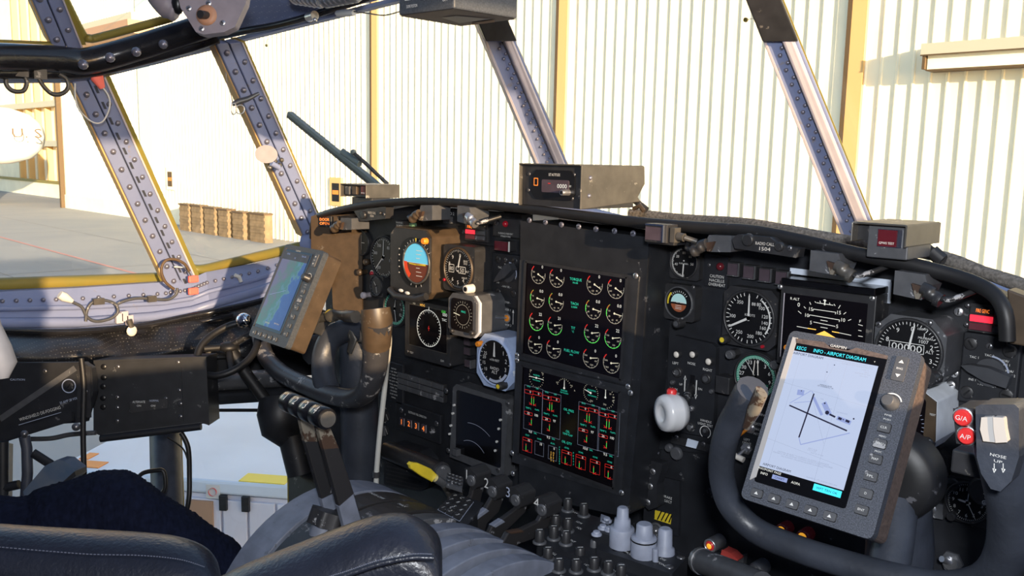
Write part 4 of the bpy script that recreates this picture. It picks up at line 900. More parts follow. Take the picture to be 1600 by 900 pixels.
xa,xb=T.xy(770,357)[0],T.xy(812,357)[0]; ya,yb=T.xy(791,371)[1],T.xy(791,341)[1]; mb = MB('case'); mb.box(xa,ya,-0.008,xb,yb,0); T.add(mb,'plate',bevel=0.002)
mb = MB('red_lamp'); x,y = T.xy(788,350,0.004); mb.ball((x,y,0.001),0.0062,n=12); T.add(mb,'lamp',label='red domed lamp'); mb = MB('print'); lab(T,mb,'FLASHING-OVERHEAT',790,365,2.7,'print',33,z=0.0006); lab(T,mb,'STEADY-FIRE',790,369.5,2.7,'print',22,z=0.0006); T.add(mb,'lettering'); screws(T,[(776,348)],0,0.0055)
T = on_panel('warning_button','dark maroon square button under the fire warning plate','button',788,385,YP-0.022)
xa,xb=T.xy(772,385)[0],T.xy(794,385)[0]; mb = MB('case'); mb.box(xa,-0.0095,-0.024,xb,0.0095,-0.001); T.add(mb,'housing',bevel=0.001); mb = MB('lens_maroon'); mb.box(xa+0.002,-0.0085,-0.001,xb-0.002,0.0085,0.001); T.add(mb,'lens'); mb = MB('white'); 
mb.box(xb,-0.0095,-0.003,xb+0.0012,0.0095,0.0); T.add(mb,'bright_edge')
mat('knob_bar',(0.032,0.034,0.040),0.5,nz=0.4)
def navsel(px_, py_, lab_, sc, pro, xa_, xb_, ya_, yb_, kn, words):
    T = on_panel('navigation_selector',lab_,'control panel',px_,py_,YP-pro)
    xa,xb=T.xy(xa_,py_)[0],T.xy(xb_,py_)[0]; ya,yb=T.xy(px_,ya_)[1],T.xy(px_,yb_)[1]; mb = MB('panel'); mb.box(xa,ya,-pro-0.003,xb,yb,0); T.add(mb,'plate',bevel=0.002)
    x,y = T.xy(kn[0],kn[1],0.006); mb = MB('knob_bar'); r = 0.0205*sc; mb.cyl(x,y,0,0.004,r*0.85,n=28); mb.arc(x,y,r*0.92,r*1.02,0,110,0.0008,'chart_grey',14)
    ang = kn[2]; dx,dy = math.cos(ang),math.sin(ang); nx,ny=-dy,dx; L_=r*1.25; w_=r*0.42
    mb.prism([(x-dx*L_*0.8-nx*w_*0.5,y-dy*L_*0.8-ny*w_*0.5),(x-dx*L_*1.15,y-dy*L_*1.15),(x-dx*L_*0.8+nx*w_*0.5,y-dy*L_*0.8+ny*w_*0.5),(x+nx*w_,y+ny*w_),(x+dx*L_+nx*w_*0.85,y+dy*L_+ny*w_*0.85),(x+dx*L_-nx*w_*0.85,y+dy*L_-ny*w_*0.85),(x-nx*w_,y-ny*w_)],0.004,0.018); T.add(mb,'knob',bevel=0.0015)
    mb = MB('print')
    for st,a_,b_,h_ in words: lab(T,mb,st,a_,b_,h_,'print',z=0.0006)
    T.add(mb,'lettering'); return T
T = navsel(792,428,'selector plate with a slanted bar knob between the left altimeter and the engine displays',1.0,0.010,768,812,480,397,(792,427,math.radians(38)),(('TAC 1',782,418,3),('TAC 2',792,414,3),('VOR 1',801,421,3.4),('ILS 2',803,434,3.4),('- NAV SEL -',791,448,3),('INS',778,441,3),('- SELECTOR -',789,472,3)))
screws(T,[(778,405),(804,408),(778,456),(802,459)],0,0.0075,'knob','fastener'); screws(T,[(790,406)],0,0.0045)
T = on_panel('pointer_switch','toggle switch between VOR 1 and VOR 2 lettering','switch',793,497,YP-0.008)
mb = MB('orange'); mb.cyl(0,0,0,0.002,0.009,n=20,m='metal'); mb.cyl(0,0,0.002,0.003,0.006,n=16,m='orange'); T.add(mb,'base'); mb = MB('metal'); mb.tube([(0,0,0),(-0.006,0.004,0.022),(-0.007,0.0045,0.026)],[0.002,0.0032,0.003],10); T.add(mb,'lever')
mb = MB('print'); 
for st,a_,b_,h_ in (('POINTER',793,478,3),('VOR 1',793,484,3.4),('VOR 2',794,508,3.4)): lab(T,mb,st,a_,b_,h_,'print',z=0.0006)
x,y=T.xy(802,497); mb.line(x,y-0.012,x,y+0.010,0.0012,0.0006); mb.line(x,y+0.010,x,y+0.016,0.005,0.0006,None,0.0004); a_=T.xy(776,470,.0006); b_=T.xy(807,478,.0006); mb.line(a_[0],a_[1],b_[0],a_[1],0.0012,0.0006); T.add(mb,'lettering')
# tiles beside the radio altimeter
for i,(px_,py_) in enumerate(((730,534),(730,549),(731,568))):
    T = on_panel('legend_button',['upper of three dark square buttons left of the blue-grey altimeter box','middle of three dark square buttons left of the blue-grey altimeter box','lowest of three dark square buttons, with a bright edge, left of the blue-grey altimeter box'][i],'button',px_,py_,YP-0.016,group='square buttons by the radio altimeter')
    mb = MB('case'); mb.box(-0.011,-0.008,-0.018,0.009,0.008,0); T.add(mb,'housing',bevel=0.001); mb = MB('lens'); mb.box(-0.009,-0.007,0,0.007,0.007,0.0012); T.add(mb,'lens')
    if i==2: mb = MB('metal'); mb.box(0.008,-0.009,-0.012,0.010,0.008,0.002); T.add(mb,'bright_edge')
# small lamp, knobs at the far left
T = on_panel('indicator_lamp','red indicator lamp left of the half hidden airspeed dial','lamp',581,427,YP-0.012); mb = MB('metal'); mb.cyl(0,0,-0.012,0,0.007,n=16); T.add(mb,'holder'); mb = MB('red_lamp'); mb.ball((0,0,0),0.005); T.add(mb,'lens')
for px_,py_,lab_ in ((567,425,'small dark push knob beside the red lamp'),(573,461,'pinkish metal knob under the small grey dial'),(541,358,'brass coloured knob on the brown end plate'),(577,409,'tiny knob above the red lamp')):
    T = on_panel('push_knob',lab_,'knob',px_,py_,YP-0.01); mb = MB('bronze' if px_ != 573 else 'primer_pink'); mb.lathe(0,0,[(0.006,-0.012),(0.006,0.004),(0.0075,0.005),(0.0075,0.012),(0.005,0.014)],14); T.add(mb,'knob')
T = Thing('door_open_light','lit orange door open legend on the brown end plate','annunciator',E1.M @ Vector((*E1.xy(508,346,0.006),0.003)),rot)
mb = MB('case'); mb.box(-0.014,-0.012,-0.003,0.016,0.012,0.004); T.add(mb,'housing',bevel=0.001)
mb = MB('orange_text'); mb.text('DOOR',-0.001,0.0045,0.006,0.0045,wx=0.022); mb.text('OPEN',-0.001,-0.0045,0.006,0.0045,wx=0.022); T.add(mb,'lettering'); mb = MB('bronze'); mb.box(0.022,-0.012,0,0.034,0.013,0.012); T.add(mb,'bracket',bevel=0.001)
# ================================================================ GLARESHIELD AND WHAT STANDS ON IT
GL = [(488,372),(489,350),(500,337),(560,322),(640,314.5),(720,317),(820,326),(900,336),(1000,348),(1100,356),(1180,362),(1260,378),(1340,397),(1420,413),(1500,434),(1548,456),(1570,488),(1574,532)]
GLY = [1.13,1.12,1.10]+[1.08]*12+[1.07,1.06,1.06]
T = Thing('glareshield','long black padded glareshield arching over the instrument panel','glareshield',Vector((CXL,1.1,1.12)),Matrix.Identity(4))
def toloc(T, p): return T.I @ p
lp = [PY(p[0],p[1],y) for p, y in zip(GL, GLY)]
lps = spline(lp, 4); rr = []
for i in range(len(lps)):
    t = i/(len(lps)-1); rr.append(0.0066+0.0016*min(1,max(0,(t-0.2)/0.4)))
mb = MB('rubber'); mb.tube([toloc(T,p) for p in lps], [(r*1.15, r) for r in rr], 12); T.add(mb,'padded_lip')
mb = MB('case'); top = [toloc(T,p+Vector((0,0,0.004))) for p in lps[10:]]; bk = [toloc(T,(EYE+(p-EYE)*(1.50/p.y))+Vector((0,0,-0.012))) for p in lps[10:]]
ribbon(mb, bk, top, m='felt'); mb2 = MB('case'); 
ribbon(mb2, [p+Vector((0,0,-0.02)) for p in bk], [p+Vector((0,0,-0.006)) for p in top]); T.add(mb,'cover'); T.add(mb2,'underside')
mb = MB('bronze'); q = [PY(p[0],p[1],1.075) for p in ((1573,452),(1600,462),(1720,500),(1720,570),(1600,541),(1576,537))]
q2 = [p+Vector((0.0,0.03,0)) for p in q]; mb.add([toloc(T,p) for p in q+q2], [tuple(range(6))[::-1], tuple(range(6,12))]+[(i,(i+1)%6,(i+1)%6+6,i+6) for i in range(6)]); T.add(mb,'end_flap',bevel=0.002,label='brown worn end flap')
FR = [(985,330,1.32),(1020,333,1.32),(1100,341,1.30),(1180,346,1.26),(1240,358,1.24),(1310,369,1.24),(1400,384,1.24),(1464,395,1.22),(1512,411,1.20),(1560,428,1.18),(1640,455,1.15)]
T2 = bpy.data.objects.new('fabric_roll', None); COL.objects.link(T2); tag(T2,'long fuzzy grey-brown fabric roll lying on the glareshield to the right','fabric roll')
mb = MB('felt'); mb.tube(spline([PY(*q)+Vector((0,0,-0.004)) for q in FR],5), [0.0085+0.0008*math.sin(i*0.7) for i in range(51)], 12); mb.build('roll', T2)
# altitude alerter
def hood(name, lab, cat, fpoly, yf, depth_, sidem, facem, group=None):
    cx = sum(p[0] for p in fpoly)/len(fpoly); cy = sum(p[1] for p in fpoly)/len(fpoly)
    T = on_panel(name, lab, cat, cx, cy, yf); P = [T.xy(*p) for p in fpoly]; n = len(P); c = Vector((sum(p[0] for p in P)/n, sum(p[1] for p in P)/n)); t = 0.0022
    return T, P
T, P = hood('altitude_alerter','bronze boxed set altitude unit standing on the middle of the glareshield','instrument',[(812,256),(908,262),(914,328),(819,316)],1.07,0.17,'','')
mb = MB('dull_metal'); x0,y1 = P[0]; x1 = P[1][0]; y0 = P[2][1]
side = [(0.0,y1),(-0.165,y1),(-0.168,y1-0.030),(-0.150,y1-0.052),(-0.158,y0+0.010),(0.0,y0)]
for x in (x0, x1): 
    vs = [(x-(0.0012), b, a) for a, b in side]+[(x+0.0012, b, a) for a, b in side]
    mb.add(vs, [tuple(range(6))[::-1], tuple(range(6,12))]+[(i,(i+1)%6,(i+1)%6+6,i+6) for i in range(6)])
mb.box(x0,y1-0.0012,-0.165,x1,y1+0.0012,0.002); T.add(mb,'hood',bevel=0.0008)
mb = MB('case'); mb.prism([(x0+0.001,y1-0.001),(x1-0.001,y1-0.001),(x1-0.001,y0),(x0+0.005,y0+0.002)],-0.14,-0.006); T.add(mb,'body',bevel=0.001)
mb = MB('dial'); a=T.xy(831,310,-0.005); b=T.xy(900,265,-0.005); mb.prism(octa(a[0],a[1],b[0],b[1]-0.002,0.010),-0.006,-0.003); T.add(mb,'face',bevel=0.0006)
mb = MB('orange_text'); x,y=T.xy(837,284,-0.002); mb.frame(x-0.0042,y-0.0058,x+0.0042,y+0.0058,0.0011,-0.0026,'orange_text'); T.add(mb,'warning_frame',label='orange outlined square')
mb = MB('lens'); a=T.xy(846,299,-0.002); b=T.xy(889,281,-0.002); mb.prism(rrect(a[0],a[1]-0.001,b[0],b[1]-0.001,0.003),-0.003,-0.0018); T.add(mb,'counter_window')
mb = MB('print'); lab(T,mb,'SET ALTITUDE',866,273,4.2,'print',24,z=-0.0026); lab(T,mb,'0000',878,291,6.5,'g_white',20,z=-0.0014); lab(T,mb,'FT',891,291.5,3,'g_white',z=-0.0014); a=T.xy(858,286.5,-.0014); mb.line(a[0]-0.003,a[1],a[0]+0.003,a[1],0.0012,-0.0014,'g_red'); T.add(mb,'lettering')
knob(T,877,301,0.0052,0.016,'metal',-0.002,cap='dial',label='silver knob')
screws(T,[(827,272),(826,297),(897,273),(894,310),(906,308)],-0.0055,0.0032)
mb = MB('rivet')
for p_,x_ in (((922,278),x1),((920,306),x1)):
    q = PX(p_[0],p_[1],(T.M@Vector((x1+0.001,0,0))).x); q = T.I@q; mb.ball(q,0.0038)
T.add(mb,'rivets',kind='stuff')
# cable and clip behind the alerter
T = Thing('strap_clip','dark strap and clip trailing from the altitude box onto the glareshield','strap',PY(1000,325,1.26),Matrix.Identity(4))
mb = MB('case'); mb.tube([toloc(T,PY(*q)) for q in ((985,308,1.24),(998,318,1.24),(1010,328,1.24))],0.006,8); mb.build('strap',T.e)
mb = MB('bronze'); mb.tube([toloc(T,PY(*q)) for q in ((990,326,1.22),(1000,322,1.22),(1006,330,1.22))],0.004,8); mb.build('clip',T.e)
# small box at the left
T, P = hood('threat_warning_box','small bronze light box on the left end of the glareshield near the wiper','warning box',[(534,287),(572,287),(574,310),(536,309)],1.10,0.09,'','')
x0,y1=P[0]; x1,y0=P[2]; mb = MB('dull_metal'); mb.box(x0,y1-0.0015,-0.085,x1,y1+0.001,0.004); mb.box(x1-0.0015,y0,-0.085,x1+0.0008,y1,0.004); mb.box(x0-0.001,y0,-0.085,x0+0.001,y1,0.004); T.add(mb,'hood',bevel=0.0008)
mb = MB('case'); mb.box(x0+0.001,y0+0.001,-0.08,x1-0.001,y1-0.0015,-0.008); mb.box(x0+0.02,y0-0.02,-0.06,x1,y0,-0.012); T.add(mb,'body',bevel=0.001)
for px_,m_ in ((541,'case_grey'),(552,'bronze'),(566,'lens_maroon')):
    x,y=T.xy(px_,298,0); mb = MB(m_); mb.box(x-0.008,y-0.008,-0.012,x+0.008,y+0.010,-0.002); t_=T.add(mb,'button',bevel=0.001)
    if px_==566: q_=MB('print'); q_.text('OPR TEST',x,y-0.005,0.0026,-0.0014,'g_white',wx=0.014); q_.build('lettering',t_)
# GPWS box at the right
T, P = hood('ground_proximity_box','grey box with a dark red lit test window on the right part of the glareshield','warning box',[(1335,347),(1420,349),(1422,403),(1335,392)],1.05,0.1,'','')
x0,y1=P[0]; x1=P[1][0]; y0=P[2][1]
mb = MB('dull_metal'); mb.box(x0,y1-0.0015,-0.10,x1,y1+0.001,0.006); mb.prism([(x1-0.001,y1),(x1+0.001,y1),(x1+0.001,y0+0.012),(x1-0.001,y0+0.012)],-0.10,0.006); mb.box(x0-0.001,y0+0.014,-0.10,x0+0.001,y1,0.006); T.add(mb,'hood',bevel=0.001)
mb = MB('case_grey'); a=T.xy(1354,390,-0.006); mb.box(a[0],y0-0.004,-0.08,x1-0.001,y1-0.002,-0.006); T.add(mb,'body',bevel=0.0015); mb = MB('case'); mb.box(x0+0.001,y0+0.016,-0.08,a[0],y1-0.004,-0.010); T.add(mb,'recess')
mb = MB('chrome'); a=T.xy(1371,384,-0.004); b=T.xy(1410,361,-0.004); mb.prism(rrect(a[0]-0.001,a[1]-0.001,b[0],b[1]+0.001,0.001),-0.006,-0.0045); T.add(mb,'window_frame')
mb = MB('lens_maroon'); b2=T.xy(1402,361,-0.004); mb.box(a[0],a[1],-0.0045,b2[0],b[1],-0.003); t_=T.add(mb,'window',label='dark red lit window'); mb = MB('g_white'); mb.text('GPWS TEST',(a[0]+b2[0])/2,a[1]+0.0040,0.0028,-0.0026,'g_white',wx=0.018); mb.build('lettering',t_)
T = Thing('buckle_strap','black webbing strap with buckle behind the right warning box','strap',PY(1455,398,1.14),Matrix.Identity(4))
mb = MB('case'); mb.tube([toloc(T,PY(*q)) for q in ((1440,385,1.15),(1458,397,1.15),(1475,408,1.14))],[(0.008,0.003)]*3,8); mb.build('webbing',T.e); mb = MB('knob'); mb.tube([toloc(T,PY(*q)) for q in ((1456,393,1.13),(1472,407,1.13))],[(0.009,0.005)]*2,6); mb.build('buckle',T.e)
# legend button hanging under the lip
T = on_panel('legend_button','large dark square button with bright frame under the glareshield, above the right panel edge','button',1022,365,1.045)
mb = MB('case'); mb.box(-0.017,-0.013,-0.05,0.021,0.014,-0.001); mb.box(-0.019,-0.016,-0.05,0.028,-0.010,-0.01); T.add(mb,'housing',bevel=0.001); mb = MB('lens'); mb.box(-0.015,-0.0095,-0.001,0.014,0.0095,0.001); T.add(mb,'lens'); mb = MB('chrome'); mb.box(0.0145,-0.012,-0.006,0.0165,0.013,0.002); mb.box(-0.016,0.0115,-0.004,0.016,0.0135,0.001); T.add(mb,'bright_edge')
mb = MB('dull_metal'); mb.box(0.024,-0.011,-0.02,0.032,0.010,-0.005); mb.tube([(0.033,-0.002,-0.012),(0.044,-0.003,-0.012)],0.006,10); mb.tube([(0.044,-0.003,-0.012),(0.06,-0.008,-0.02)],0.004,8); T.add(mb,'plug')
# floodlight units with connectors under the lip
def flood(px_, py_, wpx, hpx, lab_, flip=1, bare='dull_metal', Y=1.06):
    T = on_panel('flood_light',lab_,'light',px_,py_,Y,group=None); s_ = T.px(); w_, h_ = wpx*s_/2, hpx*s_/2
    mb = MB('case_grey'); mb.prism([(-w_*flip,h_),(w_*0.75*flip,h_*0.9),(w_*flip,h_*0.1),(w_*0.7*flip,-h_),(-w_*flip,-h_*0.8)],-0.045,0.0); T.add(mb,'housing',bevel=0.0015)
    if wpx > 30:
        c = MB(bare); y_ = -h_*0.05; x_ = w_*0.75*flip
        c.tube([(x_+flip*t,y_-0.0018*k,0.004) for k,t in enumerate((0,0.006,0.0065,0.011,0.0115,0.017,0.0175,0.022))],[0.0075,0.0075,0.0088,0.0088,0.0078,0.0078,0.0092,0.0085],14); T.add(c,'connector')
        c = MB('knob'); c.tube(spline([(x_+flip*0.022,y_-0.010,0.004),(x_+flip*0.034,y_-0.009,0.002),(x_+flip*0.05,y_+0.001,-0.03)],4),0.0035,8); T.add(c,'cable')
        c = MB('lever_brown'); c.prism([(x_-flip*0.012,y_+0.004),(x_+flip*0.003,y_+0.001),(x_-flip*0.002,-h_*0.9),(x_-flip*0.006,-h_*0.9)],0.0,0.006); T.add(c,'bracket')
    return T
flood(665,333,32,26,'brown floodlight under the glareshield above the left attitude indicator',-1,'bronze')
flood(725,336,32,28,'brown floodlight with silver connector left of the fire warning plate',1,'metal')
flood(1290,411,52,36,'grey floodlight with connector above the right attitude display',1,'dull_metal')
flood(1423,446,52,42,'grey floodlight with dark connector above the right altimeter',1,'knob')
flood(1122,381,46,28,'grey floodlight left of the radio call plate on the right',-1,'knob')
flood(540,350,32,20,'small brown floodlight over the end plate at the left',-1,'bronze')
T = on_panel('switch_plate','small plate with white lettering between two brown floodlights','control panel',697,343,YP-0.01); mb = MB('case_grey'); mb.box(-0.010,-0.008,-0.01,0.010,0.006,0); T.add(mb,'plate',bevel=0.001); mb = MB('print'); mb.text('HOLD 2',0,0.012,0.006,-0.008,wx=0.030); T.add(mb,'lettering')
T = on_panel('lettered_strip','small white lettered strip above the left attitude indicator','label',624,350,YP-0.062); mb = MB('case'); mb.box(-0.012,-0.007,-0.05,0.013,0.007,0); T.add(mb,'plate'); mb = MB('print'); mb.text('SYNCHRONIZER',0,0.0028,0.003,0.0005,wx=0.021); mb.text('TEST SWITCH',0,-0.003,0.003,0.0005,wx=0.019); T.add(mb,'lettering')
def callplate(px_, py_, pts, lab_, words, Y, scr):
    T = on_panel('radio_call_plate',lab_,'placard',px_,py_,Y); mb = MB('case'); mb.prism([T.xy(*p) for p in pts],-0.02,0.0); T.add(mb,'plate',bevel=0.0015)
    mb = MB('g_cream')
    for st,a_,b_,h_,w_ in words: lab(T,mb,st,a_,b_,h_,'cream_knob',w_,z=0.0006)
    T.add(mb,'lettering')
    for a_,b_,r_ in scr: knob(T,a_,b_,r_,0.004,'knob',0.0)
    screws(T,[(scr[-1][0]+ (18 if px_>1000 else 8),scr[-1][1]+2)],0.0,0.0035)
    return T
callplate(1190,384,[(1143,374),(1153,366),(1203,371),(1218,383),(1247,388),(1244,403),(1148,388)],'black plate reading radio call 1504 under the glareshield',(('RADIO CALL',1195,381,4.8,32),('1504',1195,389,5.6,19)),1.055,((1167,375,0.0085),(1216,386,0.006)))
callplate(580,336,[(553,330),(598,323),(603,324),(602,342),(563,346)],'small brown radio call plate at the left end of the glareshield',(('RADIO CALL',581,332.5,3.6,20),('1504',581,337.5,3.6,9)),1.075,((566,336,0.008),(592,333,0.004)))
mb = MB('dark_brown')
# wiper outside
T = Thing('wiper','black windscreen wiper blade with its arm outside the left windscreen','wiper',PY(560,250,1.72),Matrix.Identity(4))
mb = MB('case'); A,B = PY(449,177,1.66),PY(592,294,1.72); d_=(B-A).normalized(); n_=d_.cross(Vector((0,1,0))).normalized()
for off,th,mm,dy in ((0.0,0.007,'pale_plate',0.0),(-0.010,0.0055,'case',0.0)):
    s_=n_*(1 if n_.z>0 else -1); P0=[A+s_*(off+th),A+s_*(off-th),B+s_*(off-th),B+s_*(off+th)]; P0=[toloc(T,p) for p in P0]; P1=[p+Vector((0,0.02,0)) for p in P0]
    mb.add(P0+P1,[(0,1,2,3),(7,6,5,4),(0,4,5,1),(1,5,6,2),(2,6,7,3),(3,7,4,0)],{'pale_plate':'wiper_grey','case':'case'}[mm])
mat('wiper_grey',(0.10,0.12,0.12),0.5); T.add(mb,'blade')
mb = MB('wiper_grey'); mb.tube([toloc(T,PY(*q)) for q in ((535,237,1.67),(562,256,1.68))],[(0.012,0.010)]*2,8,'wiper_grey'); mb.ball(toloc(T,PY(552,238,1.67)),0.010,'wiper_grey'); T.add(mb,'clamp'); mb = MB('case'); mb.tube([toloc(T,PY(*q)) for q in ((554,240,1.67),(572,256,1.69),(606,288,1.74))],0.0065,8); T.add(mb,'arm'); mb = MB('wiper_grey'); p=toloc(T,PY(606,288,1.74)); mb.tube([p,p+Vector((0.05,0.03,-0.66))],0.014,10,'wiper_grey'); T.add(mb,'pivot_post')
# ================================================================ RIGHT INSTRUMENTS
T = gauge('pressure_gauge','round pressure gauge above the small blue and brown attitude ball',1069,410,24,0.012,'square',1.14,'case',cat='gauge')
mb = MB('print'); tks(T,mb,45,178,345,0.11,0.03,5,0.16); nums(T,mb,[('80',-2),('60',48),('50',95),('20',-55),('40',-105)],0.62,0.17); mb.text('FUEL PRESS',0,-T.R*0.08,T.R*0.10,0.0009); T.add(mb,'markings'); hand(T,183,0.85,0.10,'white')
T = gauge('standby_attitude_indicator','small attitude ball with a yellow arc, left edge of the right panel',1061,473,24,0.020,'square',1.18,'case',cat='attitude indicator',bez='case_grey')
n_=20; RB=T.R*0.60
mb = MB('sky_pale'); mb.add([(RB*math.sin(math.radians(-90+180*i/n_)),RB*math.cos(math.radians(-90+180*i/n_)),0.0012) for i in range(n_+1)][::-1],[tuple(range(n_+1))]); T.add(mb,'sky_half')
mb = MB('earth_red'); mb.add([(RB*math.sin(math.radians(100+160*i/n_)),RB*math.cos(math.radians(100+160*i/n_)),0.0012) for i in range(n_+1)][::-1],[tuple(range(n_+1))]); T.add(mb,'ground_half')
mb = MB('print'); tks(T,mb,9,-50,50,0.12,0.04,R=0.80,z=0.0010); mb.line(-RB*0.8,RB*0.05,RB*0.8,RB*0.05,T.R*0.05,0.0016); 
for k in (-0.3,-0.5,-0.66): mb.line(-RB*0.4,RB*k,RB*0.4,RB*k,T.R*0.03,0.0016)
mb.line(-RB*0.9,-RB*0.05,-RB*0.3,-RB*0.02,T.R*0.09,0.0017,'dial'); mb.line(-RB*0.2,-RB*0.1,RB*0.2,-RB*0.02,T.R*0.09,0.0017,'dial'); T.add(mb,'markings')
mb = MB('yellow'); mb.arc(0,0,T.R*0.78,T.R*0.90,-100,-45,0.0010,'yellow',8); T.add(mb,'yellow_arc'); knob(T,1056,506,0.0075,0.014,'knob',0.001,cap='case_grey'); screws(T,[(1035,442),(1083,449),(1030,497)],-0.001,0.0032)
T = on_panel('caution_plate','black plate lettered caution nacelle overheat with a dark red lamp','placard',1120,412,YP-0.006); mb = MB('panel'); mb.prism([T.xy(*p) for p in ((1102,395),(1138,402),(1136,452),(1101,446))],-0.006,0); T.add(mb,'plate',bevel=0.001)
mb = MB('white')
for i,st in enumerate(('CAUTION','NACELLE','OVERHEAT')): lab(T,mb,st,1120,(432,438.5,445)[i],4.6,'print',(25,27,30)[i],z=0.0006)
T.add(mb,'lettering'); mb = MB('lens_maroon'); x,y=T.xy(1126,416.5); mb.ball((x,y,0.001),0.0065); T.add(mb,'lamp'); screws(T,[(1108,414)],0,0.003)
for i,(px_,py_) in enumerate(((1145,421),(1170,425.5),(1195,430),(1221,434.5))):
    T = on_panel('legend_button',['first','second','third','fourth'][i]+' from the left of four square dark buttons above the right airspeed dial','button',px_,py_,YP-0.014,group='square buttons above the right airspeed dial')
    mb = MB('case'); mb.box(-0.0105,-0.0105,-0.016,0.0105,0.0105,-0.001); T.add(mb,'housing',bevel=0.001); mb = MB('lens'); mb.box(-0.0085,-0.0085,-0.001,0.0075,0.0085,0.001); T.add(mb,'lens'); mb = MB('case_grey'); mb.box(0.0085,-0.010,-0.004,0.0100,0.010,0.0008); mb.box(-0.010,-0.0102,-0.003,0.009,-0.009,0.0006); T.add(mb,'edge')
T = on_panel('mounting_bracket','pale bent metal bracket around the top of the right attitude display','bracket',1320,435,YP-0.004); mb = MB('pale_plate'); mb.prism([T.xy(*p) for p in ((1236,418),(1392,437),(1394,442),(1392,474),(1384,473),(1385,447),(1236,427))],0,0.003); T.add(mb,'plate',bevel=0.0006)
# attitude display, right
T = on_panel('attitude_display','wide attitude display with white pitch lines, behind the right tablet navigator','display',1291,500,YP-0.042)
xa,xb=T.xy(1217,500)[0],T.xy(1367,500)[0]; ya,yb=T.xy(1291,582)[1],T.xy(1291,453)[1]
mb = MB('case'); mb.box(xa,ya,-0.045,xb,yb,0.0); mb.box(xa+0.002,yb,-0.045,xb,yb+0.010,0.006,'glass_dark'); T.add(mb,'case',bevel=0.0015)
sx0,sx1=T.xy(1225,480)[0],T.xy(1356,480)[0]; sy1=T.xy(1291,466)[1]; sy0=T.xy(1291,570)[1]
mb = MB('g_black'); mb.box(sx0,sy0,0,sx1,sy1,0.001); T.add(mb,'screen'); mb = MB('primer_pink'); mb.line(sx0,sy0,sx0,sy1,0.0012,0.0013,'primer_pink'); T.add(mb,'bright_edge')
mb = MB('g_white'); z=0.0014
for st,a_,b_,h_ in (('R ALT',1242,467,4.2),('0',1248,476,6.5),('15',1267,483,5.6),('15',1311,488.5,5.6),('10',1261,492.5,5.6),('10',1317.5,500,5.6),('5',1267,504,5.6),('5',1308,510,5.6),('F',1344,502,4.5)): lab(T,mb,st,a_,b_,h_,'g_white',z=z)
def ln(a_,b_,c_,d_,w_=0.0008,m_='g_white'): p=T.xy(a_,b_,z); q=T.xy(c_,d_,z); mb.line(p[0],p[1],q[0],q[1],w_,z,m_)
for a_ in ((1276,473,1302,477),(1271,483,1306,488),(1265,492,1312,500),(1271,503,1305,510),(1282,500,1293,502),(1282,511,1293,513),(1265,472,1267,476),(1273,471,1275,473),(1281,470,1282,473),(1296,473,1297,476),(1303,475,1305,478),(1310,482,1313,477),(1256,479,1259,482),(1247,486,1252,490),(1318,491,1322,488),(1325,501,1330,499),(1341,507,1348,509),(1341,516,1346,517),(1341,525,1348,526),(1245,510,1262,513),(1311,520,1330,524),(1271,483,1270,486),(1306,488,1305,491),(1265,492,1264,495),(1312,500,1311,503)): ln(*a_)
ln(1289,468,1288.5,477,0.0018); ln(1286.5,469,1291,470,0.0014)
for a_ in ((1262,513,1275,515),(1300,518,1311,520)): ln(*a_,0.0012,'g_amber')
p=T.xy(1271,524,z); q=T.xy(1288,517,z); r_=T.xy(1306,528,z); mb.flat([p,q,r_],z,'g_amber'); T.add(mb,'pitch_scale'); screws(T,[(1219,448),(1363,466)],0.0,0.0038,'metal'); 
mb = MB('yellow'); x,y=T.xy(1229,543,0.002); mb.cyl(x,y,0.001,0.003,0.004,n=12,m='orange'); T.add(mb,'lamp')
# airspeed, right
T = gauge('airspeed_indicator','large round airspeed dial left of the wide attitude display',1170,497,42,0.022,'oct2',1.12,'case',cat='airspeed indicator',bez='case')
mb = MB('print'); tks(T,mb,16,195,345,0.12,0.03); tks(T,mb,14,20,180,0.12,0.03); mb.arc(0,0,T.R*0.84,T.R*0.90,35,125,0.0008,'print',20)
nums(T,mb,[('350',-35),('300',-90),('250',-148),('200',170),('180',137),('160',115),('140',98),('120',78),('100',50),('80',35)],0.68,0.13); mb.text('KNOTS',T.R*0.05,T.R*0.12,T.R*0.09,0.0009); mb.text('88',T.R*0.18,T.R*0.55,T.R*0.12,0.0009); T.add(mb,'markings')
hand(T,-1,0.80,0.075,'white',0.1); hand(T,-118,0.82,0.09,'white',0.05); knob(T,1128,531,0.0068,0.012,'knob',0.001,cap='yellow',label='knob with a yellow tip'); knob(T,1190,542,0.0025,0.003,'red_lamp',0.0,name='button'); 
# radio magnetic indicator, right
T = gauge('radio_magnetic_indicator','green ringed compass dial under the right airspeed dial',1181,589,35,0.012,'round',1.12,'case',cat='gauge')
mb = MB('green_dial'); mb.arc(0,0,T.R*0.83,T.R*0.97,0,360,0.0006,'green_dial',48); tks(T,mb,72,0,355,0.12,0.018,2,0.15); nums(T,mb,[('0',5),('33',-28),('30',-60),('27',-85),('24',-112),('3',38),('6',68),('9',100),('12',128),('15',155)],0.70,0.17); mb.text('RADIO',-T.R*0.33,-T.R*0.30,T.R*0.10,0.0008,'green_dial'); mb.text('COMPASS',T.R*0.33,-T.R*0.30,T.R*0.10,0.0008,'green_dial'); T.add(mb,'markings')
for off in (-0.12,0.12): mb = MB('cream_knob'); mb.line(T.R*off,-T.R*0.75,T.R*off,-T.R*0.15,T.R*0.045,0.0014); mb.line(T.R*off,T.R*0.10,T.R*off*0.6,T.R*0.75,T.R*0.045,0.0014); T.add(mb,'needle')
hand(T,-38,0.80,0.03,'print'); hand(T,140,0.80,0.05,'print')
